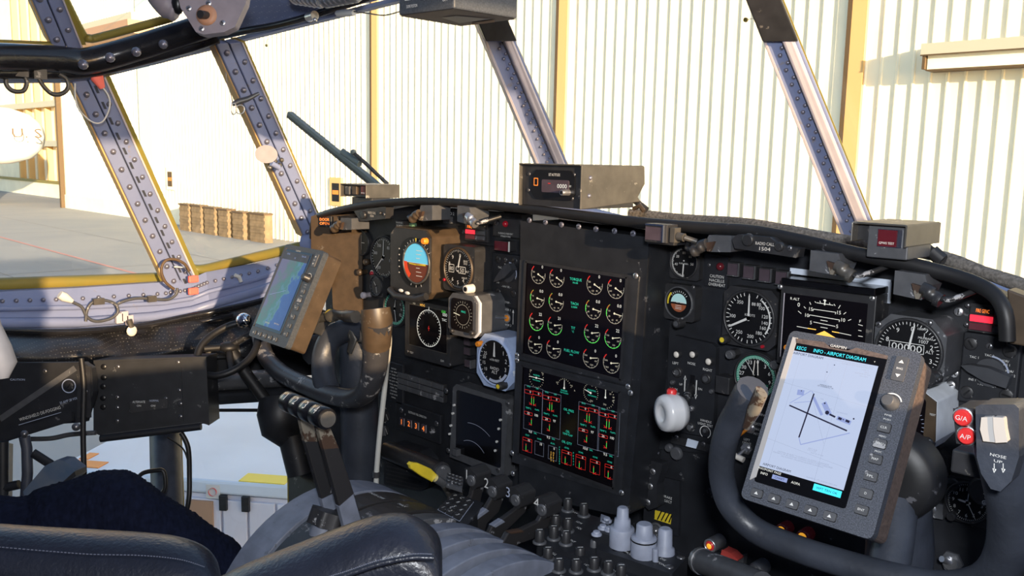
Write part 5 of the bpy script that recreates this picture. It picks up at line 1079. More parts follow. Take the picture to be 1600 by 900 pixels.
for px_,py_,lab_ in ((1141,554,'dark knob left of the green ringed compass dial'),(1211,570,'dark knob right of the green ringed compass dial')):
    T = on_panel('dimmer_knob',lab_,'knob',px_,py_,YP-0.018); mb = MB('knob'); mb.prism([(0.008*math.cos(i*math.pi/3),0.008*math.sin(i*math.pi/3)) for i in range(6)],-0.02,-0.004); mb.lathe(0,0,[(0.0065,-0.004),(0.0065,0.004),(0.005,0.005),(0.004,0.004)],14,'case_grey'); T.add(mb,'knob')
for px_,py_,s_,lab_ in ((1128,602,0.012,'small black cube beside the landing gear panel'),):
    T = on_panel('warning_horn_block',lab_,'switch',px_,py_,YP-0.025); mb = MB('case'); mb.box(-s_,-s_*1.1,-0.026,s_,s_*1.1,0); T.add(mb,'block',bevel=0.0015)
# landing gear panel
T = on_panel('landing_gear_panel','black landing gear panel with three lamps and up and down arrows','control panel',1081,605,YP-0.010); G_=T
mb = MB('panel'); mb.prism([T.xy(*p) for p in ((1045,526),(1054,524),(1112,537),(1119,543),(1114,684),(1040,672))],-0.010,0.0); T.add(mb,'plate',bevel=0.002,seg=2)
for px_,py_ in ((1057,554),(1082,554),(1107,565)):
    mb = MB('metal'); x,y=T.xy(px_,py_,0.006); mb.lathe(x,y,[(0.0065,0),(0.0065,0.006),(0.0055,0.007)],14,'knob'); mb.ball((x,y,0.006),0.0055,'cream_knob',sc=(1,1,0.6)); T.add(mb,'lamp')
mb = MB('print')
for st,a_,b_,h_ in (('LEFT',1055.5,567.5,4),('NOSE',1080.5,568,4),('RIGHT',1105.5,578,4),('LOCK',1053,608,4),('RELEASE',1053,614,4),('UP',1064,600.5,3.5),('DN',1094,608,3.5),('HANDLE',1103,658,3.6),('LIGHT TEST',1102,663.5,3.6)): lab(T,mb,st,a_,b_,h_,'print',z=0.0006)
for x_,y0_,y1_,hd in ((1069.5,612,590,1),(1088.5,594,620,-1)):
    a=T.xy(x_,y0_,.0006); b=T.xy(x_,y1_,.0006); mb.line(a[0],a[1],a[0],b[1],0.0020,0.0007); mb.line(a[0],b[1]-hd*0.003,a[0],b[1]+hd*0.004,0.0055,0.0007,None,0.0003)
a=T.xy(1102,675,.0006); mb.arc(a[0],a[1],0.0088,0.0100,-150,150,0.0007,'print',24); T.add(mb,'lettering')
mb = MB('dial'); a=T.xy(1080,620,.001); b=T.xy(1080,586,.001); mb.box(a[0]-0.004,a[1],0,a[0]+0.004,b[1],0.0008); T.add(mb,'slot')
for px_,py_,r_,m_ in ((1057,582,0.0085,'knob'),(1102,592,0.0085,'knob'),(1078,639,0.0045,'metal'),(1077,668,0.008,'knob'),(1101,673,0.0055,'knob'),(1049,598,0.004,'screw'),(1110,612,0.004,'screw')):
    knob(T,px_,py_,r_,0.005,m_,0,cap='case_grey',name='fastener')
T = on_panel('gear_handle','clear wheel shaped landing gear handle with a red button on top','lever',1047,645,0.99)
mb = MB('knob'); b = T.I@PY(1080,604,YP-0.012); mb.tube([(b.x,b.y,b.z),(0.010,0.014,-0.02),(0.004,0.004,0.0)],0.006,10); T.add(mb,'arm')
mat('clear_plastic',(0.55,0.55,0.56),0.25,spec=0.6); mb = MB('clear_plastic'); mb.xf = Matrix.Rotation(math.radians(-25),4,'Y'); mb.lathe(0,0,[(0.010,-0.020),(0.022,-0.018),(0.0255,-0.010),(0.0262,-0.008),(0.0255,-0.006),(0.0268,0.0),(0.0258,0.004),(0.0262,0.006),(0.024,0.012),(0.012,0.015),(0.010,0.012),(0.001,0.012)],28,'clear_plastic'); T.add(mb,'wheel'); mb = MB('lens_maroon'); mb.lathe(0,0,[(0.007,0),(0.007,0.006),(0.005,0.008)],14,'red_button'); o=T.add(mb,'button',label='red button'); o.rotation_euler=(-math.pi/2,0,0); o.location=(-0.003,0.0245,-0.006)
T = on_panel('metal_strip','pale worn metal strip under the landing gear panel','bracket',1085,690,YP-0.004); mb = MB('case'); mb.prism([T.xy(*p) for p in ((1052,680),(1112,694),(1109,706),(1050,691))],0,0.004); T.add(mb,'strip',bevel=0.001); mb = MB('pale_plate'); mb.prism([T.xy(*p) for p in ((1077,684),(1094,689),(1090,700),(1074,696))],0.004,0.0048); T.add(mb,'worn_patch'); screws(T,[(1057,683),(1099,694)],0.004,0.004)
T = on_panel('round_plug','dark round plug under the landing gear panel, left','plug',1058,708,YP-0.004); mb=MB('case_grey'); mb.lathe(0,0,[(0.011,0),(0.011,0.004),(0.009,0.006)],18); mb.lathe(-0.014,0.006,[(0.007,0),(0.007,0.006),(0.005,0.008)],14); T.add(mb,'plug')
# landing light switches
T = on_panel('landing_light_panel','switch plate with landing light toggles, partly behind the yoke horn and tablet','control panel',1180,680,YP-0.010); mb = MB('panel'); mb.prism([T.xy(*p) for p in ((1150,628),(1215,640),(1210,724),(1145,712))],-0.01,0); T.add(mb,'plate',bevel=0.002)
mb = MB('print')
for st,a_,b_,h_ in (('LANDING LT',1190,648,4),('EXTEND',1188,663.5,3.8),('HOLD',1188,672,3.8),('RETRACT',1188,679.5,3.8),('LEFT',1167,687,3.8),('LIGHT',1167,692.5,3.8)): lab(T,mb,st,a_,b_,h_,'print',z=0.0006)
T.add(mb,'lettering')
for (px_,py_),tip in (((1173,668),(-0.010,-0.012,0.024)),((1167,701),(-0.008,-0.012,0.022))):
    x,y=T.xy(px_,py_); mb = MB('metal'); mb.prism([(x+0.009*math.cos(i*math.pi/3),y+0.009*math.sin(i*math.pi/3)) for i in range(6)],0,0.003); mb.cyl(x,y,0.003,0.007,0.006,n=14); T.add(mb,'nut'); mb = MB('yellow' if py_<690 else 'cream_knob'); 
    if py_<690: mb.tube([(x,y,0.005),(x+tip[0],y+tip[1],tip[2])],[0.002,0.0035],8,'orange')
    else: mb.tube([(x,y,0.005),(x-0.004,y-0.008,0.018)],0.003,8,'metal'); mb.tube([(x-0.014,y-0.008,0.018),(x+0.006,y-0.012,0.018)],0.0045,10,'cream_knob')
    T.add(mb,'toggle')
# altimeter, right
T = gauge('altimeter','large octagonal altimeter partly behind the right tablet, reading near zero',1419,549,49,0.062,'octa',1.12,'case_grey',cat='altimeter',bez='case')
mb = MB('print'); tks(T,mb,50,0,352.8,0.08,0.02,5,0.12); nums(T,mb,[('0',6),('1',38),('2',72),('3',106),('9',-30),('8',-66),('7',-104),('4',144),('6',216)],0.74,0.15)
mb.text('00000',-T.R*0.05,T.R*0.12,T.R*0.22,0.0010,wx=T.R*0.95); mb.frame(-T.R*0.60,-T.R*0.02,T.R*0.48,T.R*0.27,T.R*0.02,0.001); mb.text('ALT',T.R*0.66,T.R*0.08,T.R*0.10,0.0009); mb.text('1007',T.R*0.46,T.R*0.38,T.R*0.11,0.0009); mb.text('MILLIBARS',T.R*0.50,T.R*0.50,T.R*0.07,0.0009); mb.text('1000 FT',T.R*0.40,T.R*0.86*0.9,T.R*0.07,0.0009); T.add(mb,'markings')
hand(T,9,0.80,0.07,'white',0.0); knob(T,1450,592,0.0105,0.018,'knob',0.002); screws(T,[(1373,507),(1452,505)],0,0.004)
# lower right display with white side
T = on_panel('radar_altitude_display','dark display with a pale white side behind the right tablet','display',1425,655,YP-0.075)
P=[T.xy(*p) for p in ((1380,608),(1444,612),(1464,628),(1462,690),(1440,712),(1380,700))]; mb = MB('white_paint'); mb.prism(P,-0.075,-0.001); T.add(mb,'case',bevel=0.002); mb = MB('bronze'); mb.prism([(x*0.99,y*0.985) for x,y in P],-0.001,0.002); T.add(mb,'bezel',bevel=0.001)
mb = MB('g_black'); a=T.xy(1375,690,0.002); b=T.xy(1448,622,0.002); mb.prism(rrect(a[0],a[1],b[0],b[1],0.006),0.002,0.003); T.add(mb,'screen'); mb = MB('g_dim'); x,y=T.xy(1405,660,0.003); mb.ticks(x,y,0.030,0.003,0.0006,20,-20,170,0.0034,'chart_grey'); lab(T,mb,'TEST',1457,648,3,'print',z=0.0026); T.add(mb,'markings'); knob(T,1446,694,0.008,0.008)
# annunciator stack
T = on_panel('warning_lights','six legend tiles with one lit red at the far right under the glareshield','annunciator',1536,498,YP-0.008)
xa,xb=T.xy(1516,498)[0],T.xy(1565,498)[0]; ya,yb=T.xy(1536,518)[1],T.xy(1536,479)[1]; mb = MB('case'); mb.box(xa-0.002,ya-0.002,-0.006,xb,yb+0.003,0); T.add(mb,'base',bevel=0.001); wv=(xb-xa)*0.74
for j,m_ in enumerate(('red_dim','red_lit','case')):
    h_=(yb-ya)/3; mb = MB(m_); mb.box(xa,ya+j*h_+0.001,0,xa+wv,ya+(j+1)*h_-0.001,0.003); t_=T.add(mb,'legend_tile',bevel=0.0006)
    if j==2: q_=MB('orange_text'); q_.text('FIRE GENC',xa+wv*.55,ya+2.5*h_,0.0045,0.0034,'orange_text',wx=0.015); q_.build('legend',t_)
    mb = MB('case_grey'); mb.box(xa+wv+0.001,ya+j*h_+0.001,0,xb,ya+(j+1)*h_-0.001,0.002); T.add(mb,'legend_tile',bevel=0.0006)
screws(T,[(1512,477),(1510,507)],0.0,0.0030)
T = navsel(1546,578,'large selector plate with a wide dark bar knob at the far right',1.0,0.010,1500,1592,636,524,(1545,583,math.radians(-12)),(('TAC 1',1522,558,3.6),('TAC 2',1546,555.5,3.6),('VOR/',1570,564,3.6),('ILS 1',1573,570,3.6),('VOR/',1577,580,3.6),('ILS 2',1581,587,3.6),('INS 2',1512.5,574,3.6),('INS 1',1519,593,3.6),('- NAV SEL -',1542,602,3.8),('- CP -',1530,632,3)))
screws(T,[(1517,537),(1511,613),(1573,618),(1578,549)],0,0.0085,'knob','fastener'); screws(T,[(1546,541)],0,0.0045,'screw')
T = on_panel('bolt_head','silver hexagon bolt left of the far right selector plate','bolt',1491,581,YP-0.004); screws(T,[(1491,583),(1486,602),(1498,487)],0.0,0.006,'metal')
# clock and round gauge low right
T = gauge('clock','small black clock at the lower right with white numerals',1512,785,31,0.014,'square',1.14,'case',cat='clock')
mb = MB('print'); tks(T,mb,60,0,354,0.08,0.025,5,0.12); nums(T,mb,[(str(h_ or 12),h_*30) for h_ in range(12)],0.68,0.18); T.add(mb,'markings'); hand(T,-85,0.35,0.12,'cream_knob'); hand(T,150,0.75,0.05,'print'); hand(T,2,0.7,0.04,'print'); knob(T,1485,808,0.006,0.008); screws(T,[(1487,757)],0,0.009,'knob','fastener')
T = on_panel('autopilot_knob','round knob lettered auto beside the clock','knob',1537,768,YP-0.05); mb = MB('knob'); mb.lathe(0,0,[(0.018,-0.035),(0.018,0),(0.015,0.003)],24); T.add(mb,'knob'); mb = MB('print'); 
for i,st in enumerate('AUTO'): mb.text(st,0.003,0.012-i*0.008,0.0055,0.0035)
T.add(mb,'lettering')
T = gauge('fuel_quantity_gauge','round gauge half hidden behind the right tablet and yoke hub',1424,738,47,0.010,'round',1.10,'case',cat='gauge')
mb = MB('print'); tks(T,mb,26,10,170,0.12,0.02,5,0.16); nums(T,mb,[('3',35),('0',58),('1',82),('2',108),('4',130)],0.74,0.15); T.add(mb,'markings'); hand(T,75,0.4,0.1,'print')
T = on_panel('metal_tab','worn metal tab with a bolt under the half hidden round gauge','bracket',1458,796,YP-0.012); mb=MB('case_grey'); mb.prism([T.xy(*p) for p in ((1443,783),(1476,789),(1473,812),(1443,806))],-0.006,0.0); T.add(mb,'tab',bevel=0.001); screws(T,[(1456,795)],0,0.006,'metal')
T = on_panel('dimmer_knob','ringed knob between the lower right display and the clock','knob',1458,723,YP-0.02); mb = MB('knob'); mb.prism(octa(-0.016,-0.014,0.014,0.016,0.008),-0.02,-0.006); mb.lathe(0,0,[(0.010,-0.006),(0.010,0.004),(0.008,0.006),(0.006,0.004)],18,'case_grey'); T.add(mb,'knob')
T = on_panel('toggle_switch','metal toggle switch at the lower right below the clock','switch',1488,877,YP-0.01); mb = MB('metal'); mb.prism([(0.014*math.cos(i*math.pi/3),0.014*math.sin(i*math.pi/3)) for i in range(6)],0,0.004,'case_grey'); mb.cyl(0,0,0.004,0.009,0.009,n=16,m='metal'); mb.tube([(0,0,0.005),(-0.006,0.008,0.022)],0.004,8); T.add(mb,'toggle')
# lower centre right
T = on_panel('brake_select_placard','black panel with a yellow and black striped guard marked brake select','placard',1042,797,YP-0.0)
mb = MB('panel'); mb.prism([T.xy(*p) for p in ((1030,745),(1062,752),(1060,838),(1026,832))],-0.006,0.0); T.add(mb,'plate'); 
mb = MB('yellow'); q=[T.xy(*p) for p in ((1024,797),(1032,799),(1050,804),(1048,819),(1023,811))]; mb.prism(q,0.0,0.001); T.add(mb,'striped_label',label='yellow and black striped label'); mb = MB('dial')
for i in range(4): a=T.xy(1027+i*6,812+i*1.5,.0014); b=T.xy(1034+i*6 if i<3 else 1050,798+i*2,.0014); mb.line(a[0],a[1],b[0],b[1],0.0022,0.0014)
T.add(mb,'stripes'); mb = MB('print'); lab(T,mb,'BRAKE',1043,777,4,'print',z=0.0008); lab(T,mb,'SELECT',1042,783,4,'print',z=0.0008); T.add(mb,'lettering'); mb = MB('metal'); a=T.xy(1032,787,.001); mb.tube([(a[0],a[1],0),(a[0]+0.001,a[1]+0.006,0.015)],0.0035,8); T.add(mb,'toggle')
T = on_panel('air_valve','round ringed fastener left of the striped guard','fastener',1026,829,YP-0.004); mb = MB('knob'); mb.lathe(0,0,[(0.014,0),(0.014,0.003),(0.010,0.003),(0.009,0.001)],20,'case_grey'); mb.ball((0,0,0.002),0.004,'metal'); T.add(mb,'ring')
T = on_panel('press_to_test_lamp','round lamp glowing amber and red in a silver ring below the yoke tube','lamp',1109,853,YP-0.03); mb = MB('metal'); mb.lathe(0,0,[(0.011,-0.03),(0.011,0.0),(0.0095,0.002),(0.008,0.0)],20); T.add(mb,'ring'); mb = MB('red_lit'); mb.ball((0,0,-0.001),0.008,'red_button',sc=(1,1,0.5)); mb.ball((0,0,0.001),0.005,'amber_lamp',sc=(1,1,0.6)); T.add(mb,'lens')
T = on_panel('guarded_switch','red switch guard over a metal plate below the yoke tube','switch',1150,872,YP-0.02); mb = MB('case_grey'); mb.prism([T.xy(*p) for p in ((1140,872),(1163,868),(1160,888),(1142,882))],-0.01,0.0); T.add(mb,'plate'); mb = MB('red_guard'); mb.prism([T.xy(*p) for p in ((1138,853),(1152,859),(1163,870),(1148,881),(1132,874))],0.0,0.018); T.add(mb,'guard',bevel=0.003)
T = on_panel('lettered_strip','white lettering strip under the amber and red lamp','label',1109,864,YP-0.008); mb = MB('panel'); mb.prism([T.xy(*p) for p in ((1092,856),(1128,864),(1126,878),(1092,868))],-0.006,0.0); T.add(mb,'plate'); mb = MB('print'); lab(T,mb,'EMERGENCY',1109,864,3.5,'print',25,z=0.0006); lab(T,mb,'DEPRESSURIZE',1109,868.5,3.5,'print',25,z=0.0006); T.add(mb,'lettering')
for px_,py_,lab_ in ((1221,829,'left of two amber lamps between tablet and yoke tube'),(1254,839,'right of two amber lamps between tablet and yoke tube')):
    T = on_panel('amber_lamp',lab_,'lamp',px_,py_,YP-0.02,group='amber lamps below the right tablet'); mb = MB('lens_maroon'); mb.lathe(0,0,[(0.010,-0.02),(0.010,0.0),(0.008,0.001)],16,'lens_maroon'); T.add(mb,'ring'); mb=MB('amber_lamp'); mb.ball((0,0,0),0.007,sc=(1,1,0.6)); T.add(mb,'lens')
T = on_panel('round_switch','grey round switch knob at the bottom edge left of the tablet corner','knob',1183,890,YP-0.02); mb = MB('case_grey'); mb.lathe(0,0,[(0.012,-0.02),(0.012,0.004),(0.008,0.006)],16); mb.tube([(0,0,0.003),(-0.004,0.003,0.012)],0.005,8,'metal'); T.add(mb,'knob')
T = on_panel('ribbed_hose','speckled dark hose with a clamp at the bottom, right of the knob panel','hose',1125,892,1.0); mb = MB('knob'); P0=[T.I@PY(*q) for q in ((1094,876,1.05),(1130,890,1.02),(1190,915,0.98))]; mb.tube(P0,0.018,14,'case_grey'); T.add(mb,'hose'); mb = MB('metal'); mb.tube([P0[0],P0[0]+(P0[1]-P0[0])*0.12],0.0195,14); T.add(mb,'clamp')

T = on_panel('hinge_bracket','small dark hinge bracket with bolts right of the lower display corner','bracket',1012,752,YP-0.03)
mb = MB('case_grey'); mb.prism([T.xy(*p) for p in ((1001,725),(1013,722),(1029,727),(1027,740),(1020,760),(1022,795),(1008,800),(998,790))],-0.03,-0.01,'panel_worn'); T.add(mb,'bracket',bevel=0.002); screws(T,[(1020,737),(1016,760),(1012,785)],-0.01,0.0055,'metal')
# ================================================================ TABLET NAVIGATORS ON THE YOKES
def tablet(M4, lab_, chart):
    T = Thing('tablet_navigator', lab_, 'navigator', Vector((0,0,0)), M4); w,h = 0.145,0.197
    mb = MB('gps_body' if chart else 'gps_body_dark'); mb.prism(rrect(-w/2,-h/2,w/2,h/2,0.007,4), -0.012, 0.0); T.add(mb,'front_case',bevel=0.0018)
    mb = MB('gps_side' if chart else 'bronze'); mb.prism(rrect(-w/2+0.0015,-h/2+0.0015,w/2-0.0015,h/2-0.0015,0.007,4), -0.045, -0.0115); T.add(mb,'rear_case',bevel=0.003)
    sx0,sx1,sy0,sy1 = -0.0625,0.0335,-0.071,0.084
    mb = MB('gps_chrome' if chart else 'bronze'); 
    fx0,fx1,fy0,fy1 = -0.067,0.040,-0.080,0.0905
    mb.prism([(fx0,fy0+0.003),(fx0,fy1),(fx0+0.006,fy1),(fx0+0.006,fy0+0.008)],0.0,0.0016); T.add(mb,'bright_edge',label='bright frame edge left of the screen')
    mb = MB('glass_dark'); mb.prism(rrect(fx0+0.005,fy0+0.003,fx1,fy1-0.002,0.003,3),0.0,0.0012); T.add(mb,'screen_surround')
    if chart: mb = MB('gps_side'); mb.prism([(fx0+0.004,fy1-0.001),(-0.030,fy1+0.0005),(-0.022,fy1-0.004),(-0.002,fy1-0.004),(0.006,fy1+0.0005),(fx1,fy1-0.002),(fx1,fy1-0.006),(fx0+0.006,fy1-0.006)],0.001,0.0018); T.add(mb,'top_trim')
    mb = MB('white'); mb.text('GARMIN',-0.013,0.0885,0.0030,0.0024,'print',wx=0.018); T.add(mb,'logo')
    W_,H_ = sx1-sx0, sy1-sy0; z=0.0018
    U = lambda u,v: (sx0+u*W_, sy1-v*H_)
    if chart:
        mb = MB('chart'); a=U(0,0.055); b=U(1,0.925); mb.flat([(a[0],a[1]),(b[0],a[1]),(b[0],b[1]),(a[0],b[1])],0.0014); sc_=T.add(mb,'screen')
        mb = MB('chart_ink')
        def seg(u0,v0,u1,v1,w_,m_='chart_ink',z_=z): p=U(u0,v0); q=U(u1,v1); mb.line(p[0],p[1],q[0],q[1],w_,z_,m_)
        seg(0.155,0.455,0.865,0.535,0.0016); seg(0.395,0.335,0.37,0.66,0.0016)
        seg(0.41,0.705,0.90,0.545,0.0010,'chart_blue',0.0016); seg(0.37,0.66,0.41,0.705,0.0008,'chart_blue',0.0016); seg(0.15,0.44,0.35,0.32,0.0007,'chart_blue',0.0016); seg(0.36,0.32,0.40,0.34,0.0007,'chart_blue',0.0016); seg(0.40,0.36,0.55,0.47,0.003,'chart_blue',0.0016); seg(0.20,0.43,0.40,0.39,0.0006,'chart_blue',0.0016)
        seg(0.20,0.35,0.28,0.345,0.006,'chart_blue',0.0016); seg(0.53,0.38,0.63,0.455,0.0055,'chart_blue',0.0016); seg(0.66,0.42,0.86,0.47,0.0065,'chart_blue',0.00155) if 0 else None
        for u,v,r in ((0.60,0.445,0.0022),(0.545,0.385,0.0009),(0.90,0.445,0.0009),(0.245,0.335,0.0006),(0.47,0.165,0.0006),(0.53,0.105,0.0006)): p=U(u,v); mb.cyl(p[0],p[1],z,z+0.0002,r,n=14)
        seg(0.63,0.452,0.70,0.462,0.0020); seg(0.735,0.463,0.775,0.467,0.0026); seg(0.82,0.468,0.865,0.473,0.0026); seg(0.72,0.463,0.88,0.478,0.0045,'chart_blue',0.0016); seg(0.785,0.466,0.80,0.468,0.001)
        for a_ in ((0.12,0.075,0.11,0.925),(0.665,0.075,0.67,0.925),(0.0,0.30,1,0.345),(0.0,0.72,0.99,0.78),(0.46,0.105,0.47,0.24),(0.53,0.115,0.48,0.24),(0.42,0.40,0.66,0.66)): seg(*a_,0.00022,'chart_grey')
        tx = [('AIRPORT DIAGRAM',0.20,0.073,0.0028,'chart_ink'),('ELIZABETH CITY COAST GUARD AIR STATION RGNL (ECG)',0.68,0.071,0.0014,'chart_grey'),('ELIZABETH CITY, NORTH CAROLINA',0.78,0.083,0.0014,'chart_grey'),('ANNUAL RATE',0.50,0.262,0.0014,'chart_ink'),('OF CHANGE 0.1° W',0.50,0.272,0.0014,'chart_ink'),('AIRPORT DIAGRAM',0.22,0.903,0.0026,'chart_ink'),('ELIZABETH CITY, NORTH CAROLINA',0.75,0.908,0.0014,'chart_grey'),
              ('CAUTION: BE ALERT TO RUNWAY CROSSING CLEARANCES.',0.48,0.790,0.0015,'chart_grey'),('READBACK OF ALL RUNWAY HOLDING INSTRUCTIONS IS REQUIRED.',0.48,0.803,0.0015,'chart_grey'),('ALL RUNWAY CROSSINGS REQUIRE CLEARANCE',0.48,0.816,0.0015,'chart_grey'),('RWY 10-28',0.56,0.715,0.0014,'chart_grey'),('S-72, T-125',0.55,0.727,0.0014,'chart_grey'),('RWY 01-19 S-60',0.62,0.740,0.0014,'chart_grey'),('CG HANGARS',0.76,0.425,0.0013,'chart_grey'),('TERMINAL',0.60,0.415,0.0013,'chart_grey'),('TWR',0.50,0.36,0.0013,'chart_grey'),('ELEV 12',0.88,0.10,0.0014,'chart_grey'),('FIELD',0.90,0.115,0.0014,'chart_grey'),('AUTOMATED WX',0.86,0.13,0.0014,'chart_grey'),('120.5 338.2',0.88,0.145,0.0014,'chart_grey')]
        for st,u,v,h_,m_ in tx: p=U(u,v); mb.text(st,p[0],p[1],h_,z,m_)
        mb.build('chart_lines', sc_) if 0 else T.add(mb,'chart_lines')
        mb = MB('g_cyan'); p=U(0.10,0.03); mb.text('KECG',p[0],p[1],0.0040,z,'g_cyan',wx=0.011); p=U(0.55,0.028); mb.text('INFO - AIRPORT DIAGRAM',p[0],p[1],0.0040,z,'g_cyan',wx=0.058); T.add(mb,'title_line')
        mb = MB('g_white')
        for st,u,v,h_,m_ in (('WAYPOINT PAGE',0.15,0.938,0.0024,'g_white'),('INFO',0.10,0.968,0.0026,'g_white'),('AOPA',0.48,0.970,0.0026,'g_white')): p=U(u,v); mb.text(st,p[0],p[1],h_,z,m_)
        a=U(0.2,0.955); b=U(0.38,0.985); mb.flat([(a[0],a[1]),(b[0],a[1]),(b[0],b[1]),(a[0],b[1])],z,'chart_blue'); p=U(0.29,0.970); mb.text('CHART',p[0],p[1],0.0024,z+0.0002,'chart_ink'); a=U(0.68,0.935); b=U(0.99,0.98); mb.flat([(a[0],a[1]),(b[0],a[1]),(b[0],b[1]),(a[0],b[1])],z,'g_cyan'); p=U(0.83,0.958); mb.text('WPT TRN OK',p[0],p[1],0.0026,z+0.0002,'chart_ink'); p=U(0.95,0.03); mb.text('v',p[0],p[1],0.0022,z,'g_white'); T.add(mb,'status_line')
    else:
        mb = MB('map_print'); a=U(0,0.0); b=U(1,1.0); mb.flat([(a[0],a[1]),(b[0],a[1]),(b[0],b[1]),(a[0],b[1])],0.0016); T.add(mb,'screen')
        mb = MB('g_white')
        for st,u,v,h_ in (('GS 0kt',0.2,0.03,0.003),('N',0.5,0.07,0.004),('TRK 338',0.8,0.03,0.003),('OFFSHORE',0.45,0.95,0.0026),('MAP 20nm',0.8,0.93,0.003)): p=U(u,v); mb.text(st,p[0],p[1],h_,0.0022,'chart_blue' if v<0.1 else 'g_dim')
        p=U(0.1,0.6); q=U(0.65,0.5); mb.line(p[0],p[1],q[0],q[1],0.0006,0.0022,'chart_blue'); T.add(mb,'map_labels'); mb = MB('dial'); a=U(0,0); b=U(1,0.105); mb.flat([(a[0],a[1]),(b[0],a[1]),(b[0],b[1]),(a[0],b[1])],0.0018,'blue_grey_dark'); T.add(mb,'data_bar')
    bm_ = 'case_grey'
    def btn(x,y,w_,h_,st=None,m_='print'):
        b = MB(bm_); b.prism(rrect(x-w_/2-0.0006,y-h_/2-0.0006,x+w_/2+0.0006,y+h_/2+0.0006,0.0018,3),-0.001,0.0004,'dial'); b.prism(rrect(x-w_/2,y-h_/2,x+w_/2,y+h_/2,0.0015,3),0.0,0.0020); o=T.add(b,'button',bevel=0.0005)
        if st: t=MB(m_); t.text(st,x,y,0.0024,0.0024,m_,wx=min(w_*0.6,0.0022*len(st))) if st!='^' else t.flat([(x-0.0022,y-0.0014),(x+0.0022,y-0.0014),(x,y+0.0018)],0.0024,m_); t.build('legend',o)
    for i in range(5): btn(-0.055+i*0.0205,-0.0885,0.0125,0.0085,'^')
    for y,st in ((0.0135,'CLR'),(-0.0035,'MENU'),(-0.0200,'MAP'),(-0.038,'FPL'),(-0.056,'D'),(-0.073,'ENT')): btn(0.0555,y,0.0125,0.0090,st)
    b = MB(bm_); b.prism(rrect(0.0490,0.0640,0.0615,0.0900,0.0015,3),0.0,0.0022); o=T.add(b,'range_key',bevel=0.0005); t=MB('print'); t.flat([(0.0525,0.083),(0.058,0.083),(0.05525,0.0865)],0.0026); t.flat([(0.0525,0.071),(0.058,0.071),(0.05525,0.0675)],0.0026); t.text('RNG',0.0553,0.077,0.0022,0.0026); t.build('legend',o)
    k = MB('gps_chrome' if chart else 'knob'); k.lathe(0.0555,0.040,[(0.0085,0.0),(0.0085,0.003),(0.0072,0.004),(0.0068,0.012),(0.0055,0.0135)],18,'case_grey' if chart else 'knob'); k.arc(0.0555,0.040,0.0095,0.0108,-60,70,0.0006,'print',10); T.add(k,'knob')
    t=MB('print'); 
    for y,st in ((0.027,'FMS'),(0.0225,'PUSH'),(0.0045,'MENU'),(-0.0118,'PROC')): t.text(st,0.056,y,0.0018,0.0006,wx=0.007)
    T.add(t,'lettering')
    mb = MB('knob'); mb.lathe(0.0,-0.02,[(0.030,-0.075),(0.030,-0.055),(0.024,-0.045)],22,'knob'); mb.box(-0.012,-0.05,-0.11,0.012,0.0,-0.07); T.add(mb,'mount',bevel=0.002)
    return T
MR = Matrix(((0.9998,0.0045,0.0189,-0.3973),(0.0149,0.4494,-0.8932,0.8777),(-0.0125,0.8933,0.4493,0.9773),(0,0,0,1)))
TR = tablet(MR, 'tablet navigator on the right yoke showing an airport diagram', True)
ML = Matrix(((0.9996,0.0207,-0.0165,-1.5014),(-0.0238,0.4297,-0.9026,0.8851),(-0.0116,0.9027,0.4301,0.9847),(0,0,0,1)))
TL = tablet(ML, 'tablet navigator on the left yoke showing a blue and green map', False)
# ================================================================ YOKES
T = Thing('control_yoke','black U shaped control yoke on the right behind the chart tablet','control yoke',Vector((-0.397,0.97,0.88)),Matrix.Identity(4)); Y2=T
pts = [(1176,608,0.83),(1160,632,0.84),(1142,662,0.85),(1130,700,0.865),(1128,745,0.88),(1142,790,0.89),(1180,828,0.90),(1240,855,0.90),(1310,878,0.90),(1390,900,0.90),(1470,915,0.90),(1540,905,0.88),(1576,860,0.86),(1582,800,0.84),(1572,740,0.82),(1562,700,0.80)]
P = spline([toloc(T,PY(*q)) for q in pts],5); n_=len(P); R_=[]
for i in range(n_):
    t=i/(n_-1); r=0.0145+0.003*max(0,1-abs(t-0.02)/0.08)+0.006*max(0,min(1,(t-0.70)/0.12)); R_.append((r*1.0,r*1.05))
mb = MB('yoke'); mb.tube(P,R_,16); T.add(mb,'wheel_tube')
mb = MB('bronze'); q=[toloc(T,PY(*a)) for a in ((1190,612,0.815),(1178,640,0.82),(1166,668,0.83))]; mb.tube(q,[(0.009,0.005),(0.009,0.006),(0.004,0.004)],10,'lever_brown'); T.add(mb,'worn_sunlit_edge',label='brown worn edge')  # sunlit side of the horn laid on as a brown strip
mb = MB('yoke'); c=toloc(T,PY(1390,745,0.98)); mb.xf=Matrix.Translation(c)@RX90; mb.lathe(0,0,[(0.052,-0.03),(0.052,0.0),(0.047,0.008),(0.030,0.012),(0.02,0.012)],36,'rubber'); T.add(mb,'hub')
mb = MB('yoke'); P0=[toloc(T,PY(*a)) for a in ((1400,790,0.98),(1395,850,0.95),(1385,905,0.92))]; mb.tube(P0,[0.024,0.022,0.022],14); T.add(mb,'spoke')
mb = MB('yoke'); mb.tube([c+Vector((0,0.02,0)),c+Vector((0,0.05,-0.10)),c+Vector((0,0.05,-0.65))],[0.035,0.038,0.038],16); T.add(mb,'column')
mb = MB('case'); P0=[toloc(T,PY(*a)) for a in ((1366,660,1.0),(1425,670,1.0))]; mb.tube([P0[0]+Vector((0,0,-0.02)),P0[1]+Vector((0,0,-0.02))],[(0.03,0.014)]*2,4); T.add(mb,'mount_block',bevel=0.002)
